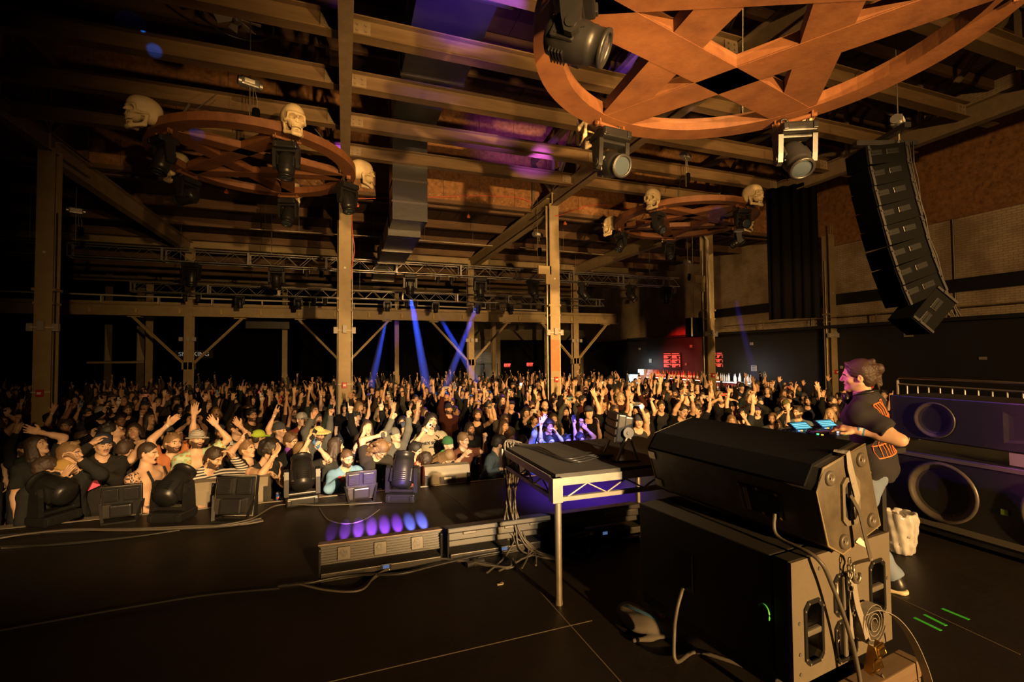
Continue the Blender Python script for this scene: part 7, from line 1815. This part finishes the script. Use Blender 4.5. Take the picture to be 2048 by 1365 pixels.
for n in 'LR':
    an, to = J['an'+n], J['to'+n]; dr = Vector((to.x-an.x, to.y-an.y, 0)).normalized(); g = Vector((an.x, an.y, 0))
    F = Field(); F.cap(g + Vector((0,0,.055)) - dr*.02, g + dr*.15 + Vector((0,0,.048)), .046, .040, k=.03); F.cap(g + Vector((0,0,.06)), g + Vector((0,0,.15)), .050, .046, k=.03); F.ell(g + dr*.17 + Vector((0,0,.042)), (.042,.052,.034), k=.02)
    V, F2 = F.mesh(.008, clips=[(tuple(g + Vector((0,0,.022))), (0,0,-1)), (tuple(g + Vector((0,0,.165))), (0,0,1))]); so = link_mesh('shoe', np_mesh('shoe', V, F2, m_shoe), None, parent=dj)
    F = Field(); F.cap(g - dr*.03 + Vector((0,0,.016)), g + dr*.175 + Vector((0,0,.016)), .047, .046, k=.02)
    V, F2 = F.mesh(.008, clips=[((0,0,.001),(0,0,-1)), ((0,0,.032),(0,0,1))]); link_mesh('sole', np_mesh('sole', V, F2, m_sole), None, parent=so)
    F = Field(); F.ell(g + dr*.205 + Vector((0,0,.032)), (.036,.030,.026), k=.02); V, F2 = F.mesh(.007); link_mesh('toe_cap', np_mesh('toe_cap', V, F2, m_sole), None, parent=so)
    b = mb(); 
    for i in range(5): q0 = g + dr*(.045+.022*i) + Vector((0,0,.150-.017*i)); sd = Vector((-dr.y, dr.x, 0)); b.tube([q0 - sd*.022 + Vector((0,0,-.006)), q0 + Vector((0,0,.006)), q0 + sd*.022 + Vector((0,0,-.006))], .0035, 5)
    b.build('laces', whitem, so)
# headphones round the neck
MWd = Matrix.Translation(dj_loc) @ Rz.to_4x4() @ Matrix.Scale(s, 4)
nk = J['neck'] + J['d']*.045
r = empty('headphones', MWd @ nk, dj_rz, 'black headphones hanging round the neck of the DJ', 'headphones')
b = mb(); b.tube([Vector((.085*math.sin(t), .085*math.cos(t) + .01, .010 - .045*(1-math.cos(t))*.5)) for t in np.linspace(-2.1, 2.1, 20)], .011, 8); b.build('headband', m_plastic, r)
for sx_ in (-1, 1):
    b = mb(); b.lathe([(0,.0),(.030,.0),(.040,.010),(.040,.026),(.028,.036),(0,.038)], c=(sx_*.062,-.075,-.05), axis=(sx_*.5,-.8,-.1), n=20); c = b.build('ear_cup', m_glossb, r)
    b = mb(); b.lathe([(.030,0),(.038,.003),(.030,.008)], c=(sx_*.066,-.083,-.05), axis=(sx_*.5,-.8,-.1), n=20); b.build('cup_ring', m_chrome, c)
hp = MWd @ (nk + V3((.06,-.09,-.07)))
cable('headphone_cord', [hp, P(1694,812,D=3.55), P(1686,838,D=3.55), P(1676,860,D=3.6), Vector((3.75, 2.95, TZ+.13))], .004, 'thin cord from the headphones down to the mixer', M('cord_pale', (.25,.22,.26), .4))
# ---------------------------------------------------------------- far hall: bar, signs, doors
m_redtxt = M('menu_glow', (.6,.05,.04), .5, emit=(1,.10,.06), estr=1.3)
XW = XR - .12
m_barw = M('bar_front', (.03,.022,.02), .5)
def ypx(px, X): return P(px, 740, X=X).y
# menu boards
def menu(px0, px1, py0, py1, label):
    y0, y1 = ypx(px1, XW), ypx(px0, XW); zc = (P((px0+px1)/2, py0, X=XW).z + P((px0+px1)/2, py1, X=XW).z)/2; H = abs(P((px0+px1)/2, py0, X=XW).z - P((px0+px1)/2, py1, X=XW).z); Wd = y1-y0
    r = empty('menu_board', (XW-.02, (y0+y1)/2, zc), 0, label, 'menu board')
    b = mb(); b.box((0,0,0), (.05, Wd, H)); b.build('panel', m_black, r)
    rs = random.Random(int(px0)); rows = 16
    for col in (0, 1):
        b = mb(); y = Wd*.46 if col == 0 else -.02*Wd
        for i in range(rows):
            z = H*.44 - i*H*.88/rows
            if i in (1, 6, 11) : continue
            l = Wd*.40*(1 if i in (0, 2, 7, 12) else rs.uniform(.35,.8))
            b.box((-.028, y - l/2, z), (.004, l, H*.033))
            if rs.random() < .6 and i not in (0,): b.box((-.028, y - Wd*.42, z), (.004, Wd*.05, H*.03))
        b.build('lettering', m_redtxt, r); COL.objects[-1]['kind'] = 'stuff'
menu(1328, 1363, 706, 738, 'red-lettered menu board on the bar wall left of the bar column')
menu(1424, 1448, 705, 737, 'red-lettered menu board on the bar wall right of the bar column')
# bar shelf and bottles
BX = 17.5; BY0, BY1 = ypx(1505, BX), ypx(1290, BX); BZ = .42
r = empty('back_bar', (BX, 0, FZ), 0, 'back bar with lit shelf full of bottles along the right wall', 'bar')
b = mb(); b.box((.3, (BY0+BY1)/2, (BZ-FZ)/2-.02), (.6, BY1-BY0, BZ-FZ-.06)); b.build('cabinet', M('bar_red_wood', (.20,.03,.025), .5), r)
b = mb(); b.box((.22, (BY0+BY1)/2, BZ-FZ-.015), (.75, BY1-BY0+.1, .03)); b.build('top_shelf', M('shelf_pale', (.5,.45,.42), .4), r)
b = mb(); b.box((-.16, (BY0+BY1)/2, BZ-FZ-.035), (.02, BY1-BY0, .02)); b.build('light_strip', M('strip_led', (1,1,1), .4, emit=(1,.75,.65), estr=5), r)
b = mb(); b.box((-1.35, (BY0+BY1)/2+.5, .55), (.6, BY1-BY0+1.5, 1.08)); o = b.build('bar_counter', m_barw, loc=(BX, 0, FZ)); tag(o, 'dark bar counter between crowd and bottles on the right', 'bar counter')
m_bt = [M('bottle_clear', (.65,.68,.7), .08, spec=.8), M('bottle_red', (.45,.05,.03), .1), M('bottle_amber', (.42,.17,.03), .1), M('bottle_green', (.05,.16,.06), .1)]
m_lab = [M('label_white', (.75,.72,.68), .6), M('label_dark', (.08,.05,.05), .6)]
def bottle_meshes(k):
    b = mb(); b.lathe([(0,0),(.038,0),(.040,.01),(.040,.20),(.030,.235),(.014,.26),(.013,.32),(0,.32)] if k != 1 else [(0,0),(.045,0),(.047,.01),(.047,.16),(.02,.22),(.014,.24),(.014,.29),(0,.29)], n=12); o = b.build('bottle', m_bt[0]); m1 = o.data; bpy.data.objects.remove(o)
    b = mb(); b.cyl((0,0,.06),(0,0,.15), .0415 if k != 1 else .0485, 12, caps=False); o = b.build('label', m_lab[0]); m2 = o.data; bpy.data.objects.remove(o)
    b = mb(); b.cyl((0,0,.315 if k != 1 else .285),(0,0,.35 if k != 1 else .32), .015, 8); o = b.build('cap', m_lab[1]); m3 = o.data; bpy.data.objects.remove(o)
    return m1, m2, m3
BM = [bottle_meshes(0), bottle_meshes(1)]
rb = random.Random(21)
def bottle(p, k, mi, s, label, group):
    o = bpy.data.objects.new('bottle', BM[k][0].copy()); COL.objects.link(o); o.data.materials[0] = m_bt[mi]; o.location = p; o.scale = (s,)*3; tag(o, label, 'bottle', group)
    for nm, me in (('label', BM[k][1]), ('cap', BM[k][2])): c = bpy.data.objects.new(nm, me); COL.objects.link(c); c.parent = o
y = BY0 + .1; i = 0
while y < BY1 - .1:
    px = proj((BX, y, BZ))[0]
    if 1380 < px < 1400 and rb.random() < .3: y += .2; continue
    mi = 0 if px > 1437 else rb.choice([0,1,1,2,2,3,1])
    nm = ['clear', 'red', 'amber', 'green'][mi]
    side = 'right of the bar column' if px > 1425 else ('left of the bar column' if px > 1360 else 'at the far end of the bar')
    bottle((BX + .05 + rb.uniform(-.08,.1), y, BZ+.001), rb.randrange(2), mi, 1.25*rb.uniform(.85,1.12), '%s bottle on the lit back bar shelf, %s' % (nm, side), 'bottles on the back bar')
    y += rb.uniform(.13, .20); i += 1
# lower shelf of bottles
b = mb(); b.box((BX-.02, (BY0+BY1)/2, BZ-.42), (.5, BY1-BY0, .03)); tag(b.build('lower_shelf', M('shelf_pale')), 'lower bottle shelf below the lit shelf of the bar', 'shelf')
y = BY0 + .2
while y < BY1 - .2:
    px = proj((BX, y, BZ))[0]; bottle((BX - .16 + rb.uniform(-.03,.03), y, BZ-.404), rb.randrange(2), rb.choice([1,1,2]), .95, 'bottle on the lower bar shelf, %s' % ('right of the bar column' if px > 1415 else 'left of the bar column'), 'bottles on the lower shelf'); y += rb.uniform(.22,.4)
def area(name, loc, tgt, size, sy, power, col):
    l = bpy.data.lights.new(name, 'AREA'); l.shape = 'RECTANGLE'; l.size = size; l.size_y = sy; l.energy = power; l.color = col
    o = bpy.data.objects.new(name, l); COL.objects.link(o); o.location = loc; o.rotation_euler = (Vector(tgt)-Vector(loc)).to_track_quat('-Z','Y').to_euler(); return o
yc = (ypx(1340, XW) + ypx(1440, XW))/2
spot('bar_red', (14.6, yc-.5, 2.9), (XW, yc+.6, 1.3), 620, (1,.02,.02), 62, .5, .1)
spot('bar_red', (15.8, yc+1.5, 2.6), (BX, yc+1.5, .3), 500, (1,.12,.08), 100, .8, .1)
area('bar_white', (16.9, ypx(1480,BX), .95), (17.5, ypx(1480,BX), .5), .8, 1.2, 14, (.85,.92,1))
area('bar_white', (17.0, ypx(1280,BX), .9), (17.6, ypx(1280,BX), .4), .8, 1.2, 30, (.8,.95,1))
# lit fridge and till area
for (px, py0, py1, w, lab) in ((1268, 750, 768, 1.6, 'lit white service counter at the far end of the bar'), (1507, 770, 792, .9, 'glowing white fridge at the near end of the bar')):
    p = P(px, (py0+py1)/2, X=BX-.5); r = empty('bar_fridge', (p.x, p.y, FZ), 0, lab, 'fridge')
    z1 = P(px, py0, X=BX-.5).z - FZ; z0 = P(px, py1, X=BX-.5).z - FZ
    b = mb(); b.box((.25,0,z1/2), (.5,w,z1)); b.build('case', M('fridge_case', (.35,.38,.38), .4), r)
    b = mb(); b.box((-.005,-.05,(z0+z1)/2-.05), (.01,w*.8,(z1-z0)*.7)); b.build('lit_glass', M('fridge_glow', (.5,.6,.65), .3, emit=(.45,.65,.75), estr=1.1), r)
for i, (px, py, lab) in enumerate([(1283,744,'grey till box at the far end of the back bar'), (1303,747,'pale register screen beside the till box')]):
    p = P(px, py, X=BX); b = mb(); b.box((0,0,0), (.3,.62,.42), bev=.01); tag(b.build('cash_register', M('till_grey', (.38,.36,.33), .5), loc=(p.x+.1, p.y, BZ+.211)), lab, 'till')
# exit signs
for i, (px, py, lab) in enumerate([(1014.5, 731, 'red EXIT sign nearer the roll-up door'), (1059.5, 729.5, 'red EXIT sign nearer the orange-patched column')]):
    p = P(px, py, Y=YB-.55); r = empty('exit_sign', p, 0, lab, 'exit sign')
    b = mb(); b.box((0,0,0), (.46,.05,.32), bev=.01); b.build('case', M('exit_case', (.10,.02,.02), .5, emit=(.7,.02,.02), estr=.25), r)
    text_mesh('EXIT', .26, 'lettering', M('exit_glow', (.8,.05,.04), .4, emit=(1,.07,.05), estr=3.2), r, (0,-.032,0), (R(90),0,0), .004, bold=True)
    b = mb(); b.box((0,.1,.0),(.06,.45,.06)); b.build('mount', m_black, r)
# roll-up door
p0, p1 = P(936, 680, Y=YB-.3), P(995, 766, Y=YB-.3)
r = empty('roll_up_door', ((p0.x+p1.x)/2, YB-.34, FZ), 0, 'pale corrugated roll-up door half open in the back wall', 'door')
Wd = p1.x-p0.x; H = p0.z-FZ; zb = P(960, 728, Y=YB-.3).z - FZ
b = mb()
for i in range(int((H-zb)/.09)): b.cyl((-Wd/2, 0, zb+.045+i*.09), (Wd/2, 0, zb+.045+i*.09), .045, 8)
b.build('shutter', M('shutter', (.30,.27,.22), .5, .3), r)
b = mb(); b.box((-Wd/2-.06,0,H/2),(.12,.14,H)); b.build('door_frame', m_steel_d, r); b = mb(); b.box((Wd/2+.06,0,H/2),(.12,.14,H)); b.build('door_frame', m_steel_d, r); b = mb(); b.box((0,0,H+.12),(Wd+.3,.3,.28)); b.build('coil_housing', m_steel_d, r)
b = mb(); b.box((0,.15,zb/2), (Wd,.04,zb)); b.build('doorway_panel', M('doorway', (.16,.17,.16), .4), r)
for x in (-.75,.1): b = mb(); b.box((x,.10,zb/2),(.05,.06,zb)); b.build('inner_frame', m_plastic, r)
spot('doorway_lamp', (p0.x+1.2, YB-2.5, 2.2), (p0.x+1, YB-.3, .6), 60, (1,.9,.7), 80, .8, .1)
# lettering on the wall behind the left rear post
pt = P(388, 709, Y=YB-.6); o = mb(); o.box((0,.03,0), (2.0,.02,.5)); so = o.build('wall_sign', m_black, loc=pt); tag(so, 'dark sign with small white SMOKING lettering on the back wall', 'sign')
t_ = text_mesh('SMOKING', .36, 'lettering', M('sign_white', (.75,.72,.66), .5, emit=(.4,.37,.32), estr=.35), so, (0,0,0), (R(90),0,0), .004)
# small wall signs on the black right wall
for (px, py, w, h, lab) in ((1301,722,.42,.40,'tiny white notice left of the first menu board'), (1508,737,.5,.42,'small white notice on the black wall right of the menus'), (1372,729,.22,.20,'small red-lit notice between the menu boards'), (1279,698,.3,.2,'small lamp fitting on the black wall at the far corner'), (1382,693,.28,.25,'small lamp fitting above the red bar wall'), (1503,688,.28,.22,'pale emergency lamp on the black wall above the violet beam'), (1672,735,.16,.16,'left pale switch plate on the wall left of the DJ\'s face'), (1683,735,.16,.16,'right pale switch plate beside the DJ\'s face'), (1817,670,.45,.22,'pale flood lamp box under the loudspeaker array'), (1966,717,.30,.14,'pair of pale lamp heads on the wall at far right')):
    p = P(px, py, X=XR-.14); b = mb(); w *= .62; h *= .62; b.box((0,0,0), (.04, w, h), bev=.004); o = b.build('wall_notice', M('notice_pale', (.34,.31,.26), .6), loc=p); tag(o, lab, 'notice')
    if 'notice' in lab and 'tiny' not in lab:
        bb = mb()
        for i in range(3): bb.box((-.022, 0, h*.3 - i*h*.3), (.004, w*.7, h*.1))
        bb.build('lettering', m_black, o); COL.objects[-1]['kind'] = 'stuff'
# channel beam on the right wall, ledge and rail
a = P(1668, 601, X=XR-.1); c = P(2048, 556, X=XR-.1)
b = mb(); b.box((0,0,0), (.2, 24, .42)); tag(b.build('wall_channel', m_plastic, loc=(XR-.1, 8.5, (a.z+c.z)/2)), 'dark horizontal channel across the pale brick wall at right', 'beam')
b = mb(); b.box((0,0,0), (.6, 30, .12)); tag(b.build('wall_ledge', m_black, loc=(XR-.3, 12, 2.78)), 'black ledge along the top of the dark wall at right', 'ledge')
r = empty('ledge_rail', (XR-.5, 0, 2.84), 0, 'thin pale handrail on the ledge over the black wall', 'rail')
b = mb(); b.tube([(0,4,.30),(0,18.5,.30)], .022, 6); b.build('rail', m_steel_d, r)
for y in np.arange(4.2, 18.5, 2.4): b = mb(); b.cyl((0,y,0),(0,y,.30), .025, 6); b.build('post', m_steel_d, r)
# speaker on a stand-off left of the bar column
p = P(1388, 655, D=15.6); r = empty('hanging_speaker', p, -.15, 'black loudspeaker hung on the left side of the bar column', 'loudspeaker')
b = mb(); b.box((0,0,0), (.42,.36,.62), bev=.02); b.build('cabinet', M('array_black'), r); b = mb(); b.box((-.2,-.19,0), (.05,.02,.62)); b.build('edge_trim', M('trim_dull', (.16,.14,.11), .7), r); b = mb(); b.tube([(0,0,.3),(0,0,6.99-p.z)], .012, 6); b.build('sling', m_chain, r)
# windows boarded: darker drapes on the right wall below the roof
b = mb(); b.box((0,0,0), (.1,7.5,3.2)); tag(b.build('wall_panel', m_panel, loc=(XR-.08, 10.9, 7.6)), 'dark rust panel high on the right wall beside the roof truss', 'wall panel')
# conduits and cables on the right wall
r = empty('wall_conduit', (XR-.06, 0, 0), 0, 'run of thin dark pipes on the pale brick wall', 'pipe')
b = mb(); b.tube([(0,3,6.2),(0,13.5,6.25)], .02, 6); b.build('pipe', m_chain, r)
for y in (6.2, 9.3, 14.2): b = mb(); b.tube([(0,y,2.9),(0,y,6.2)], .025, 6); b.build('pipe', m_chain, r)
# orange pipes and hangers under the low roof
m_or = M('orange_clamp', (.70,.14,.03), .5)
for i, (px, py, lab) in enumerate([(715,412,'orange pipe clamp under the roof right of the second column'), (937,434,'orange pipe clamp under the roof middle bay'), (1130,448,'orange pipe clamp right of the orange-patched column'), (453,385,'orange pipe clamp below the left ring'), (157,357,'dim orange clamp in the dark upper left'), (1289,457,'orange clamp behind the far ring')]):
    p = P(px, py, Y=15.6); r = empty('pipe_hanger', p, 0, lab, 'pipe clamp')
    b = mb(); b.cyl((-.05,0,0),(.05,0,0), .045, 10); b.box((0,0,.05),(.05,.05,.06)); b.build('clamp', m_or, r); b = mb(); b.cyl((0,0,.05),(0,0,7.0-p.z), .008, 5); b.build('rod', m_chain, r)
cable('orange_cord', [P(700,398,Y=14.7), P(850,395,Y=14.7), P(960,392,Y=14.7), P(1040,397,Y=14.7), P(1090,420,Y=14.6), P(1113,432,Y=13.0), P(1150,420,Y=14.6), P(1200,410,Y=14.7), P(1300,425,Y=14.7)], .016, 'salmon-coloured cord swagged along the clerestory sill to the orange-patched column', M('salmon_cord', (.62,.13,.07), .5))
cable('orange_cord', [Vector((.165,13.08,5.6)), Vector((.18,13.06,5.1)), Vector((.23,13.05,4.6)), Vector((.17,13.06,4.1)), Vector((.165,13.08,3.8))], .014, 'salmon cord hanging down the right side of the second column', M('salmon_cord'))
# sprinkler pipes
for i, (x0,y0,x1,y1,YY,lab) in enumerate([(500,458,690,470,17.0,'thin pale pipe under the low roof left of the second column'), (700,470,985,492,17.2,'thin pale pipe under the low roof behind the duct'), (1040,495,1208,510,17.4,'thin pale pipe under the roof right of the orange-patched column')]):
    a, c = P(x0,y0,Y=YY), P(x1,y1,Y=YY); r = empty('sprinkler_pipe', a, 0, lab, 'pipe'); b = mb(); b.cyl((0,0,0), c-a, .018, 6); b.build('pipe', M('pipe_pale', (.45,.38,.28), .4,.3), r)
    for t in (.15,.5,.85): q = (c-a)*t; b = mb(); b.cyl(q, q + Vector((0,0,7.0-a.z-q.z)), .006, 5); b.build('rod', m_chain, r)
# sail-shaped sheets coloured pale to stand in for lit wall between the curtains
for i, (px0, px1, lab) in enumerate([(210,222,'narrow sail-shaped sheet tinted as lit wall in the gap of the back curtain'), (274,291,'wider sail-shaped sheet tinted as lit wall in the gap of the back curtain')]):
    a = P(px0, 722, Y=YB-.5); c = P(px1, 722, Y=YB-.5); t = P(px0+2, 650, Y=YB-.5); b = mb()
    w_ = c.x-a.x; h = t.z-a.z; pts = [(0,0),(w_,0)] + [(w_*(1-u)**1.0 if False else w_*(1-u)*(1-.35*math.sin(u*3.1)), h*u) for u in (.2,.4,.6,.8)] + [(.02,h)]
    b.prism(pts, -.015, .015, Matrix(((1,0,0),(0,0,-1),(0,1,0)))); o = b.build('lit_wall_slit', M('lit_wall_tint', (.50,.42,.30), .7), loc=a); tag(o, lab, 'cloth')
a = P(180, 725, Y=YB-.45); c = P(300, 725, Y=YB-.45); b = mb(); b.box((0,0,0), (c.x-a.x, .8, .12)); tag(b.build('wall_ledge', m_brown_w, loc=((a.x+c.x)/2, YB-.42, a.z-.02)), 'thin pale ledge carrying the sail-shaped lit-wall sheets on the back wall', 'ledge')
# two phones of the crowd have their light on
for px, py, lab in ((1024.5, 765, 'phone with dazzling white light in the crowd under the exit signs'), (1278, 833, 'phone with dazzling white light right of the yoke lamp')):
    best = min(PHONES, key=lambda o: (proj(o.matrix_world.translation)[0]-px)**2 + 4*(proj(o.matrix_world.translation)[1]-py)**2)
    b = mb(); b.sphere((.018, -.016, .060), .016, 8); b.build('flash_lamp', m_flash, best); best['label'] = lab
    if 'group' in best: del best['group']
    PHONES.remove(best)
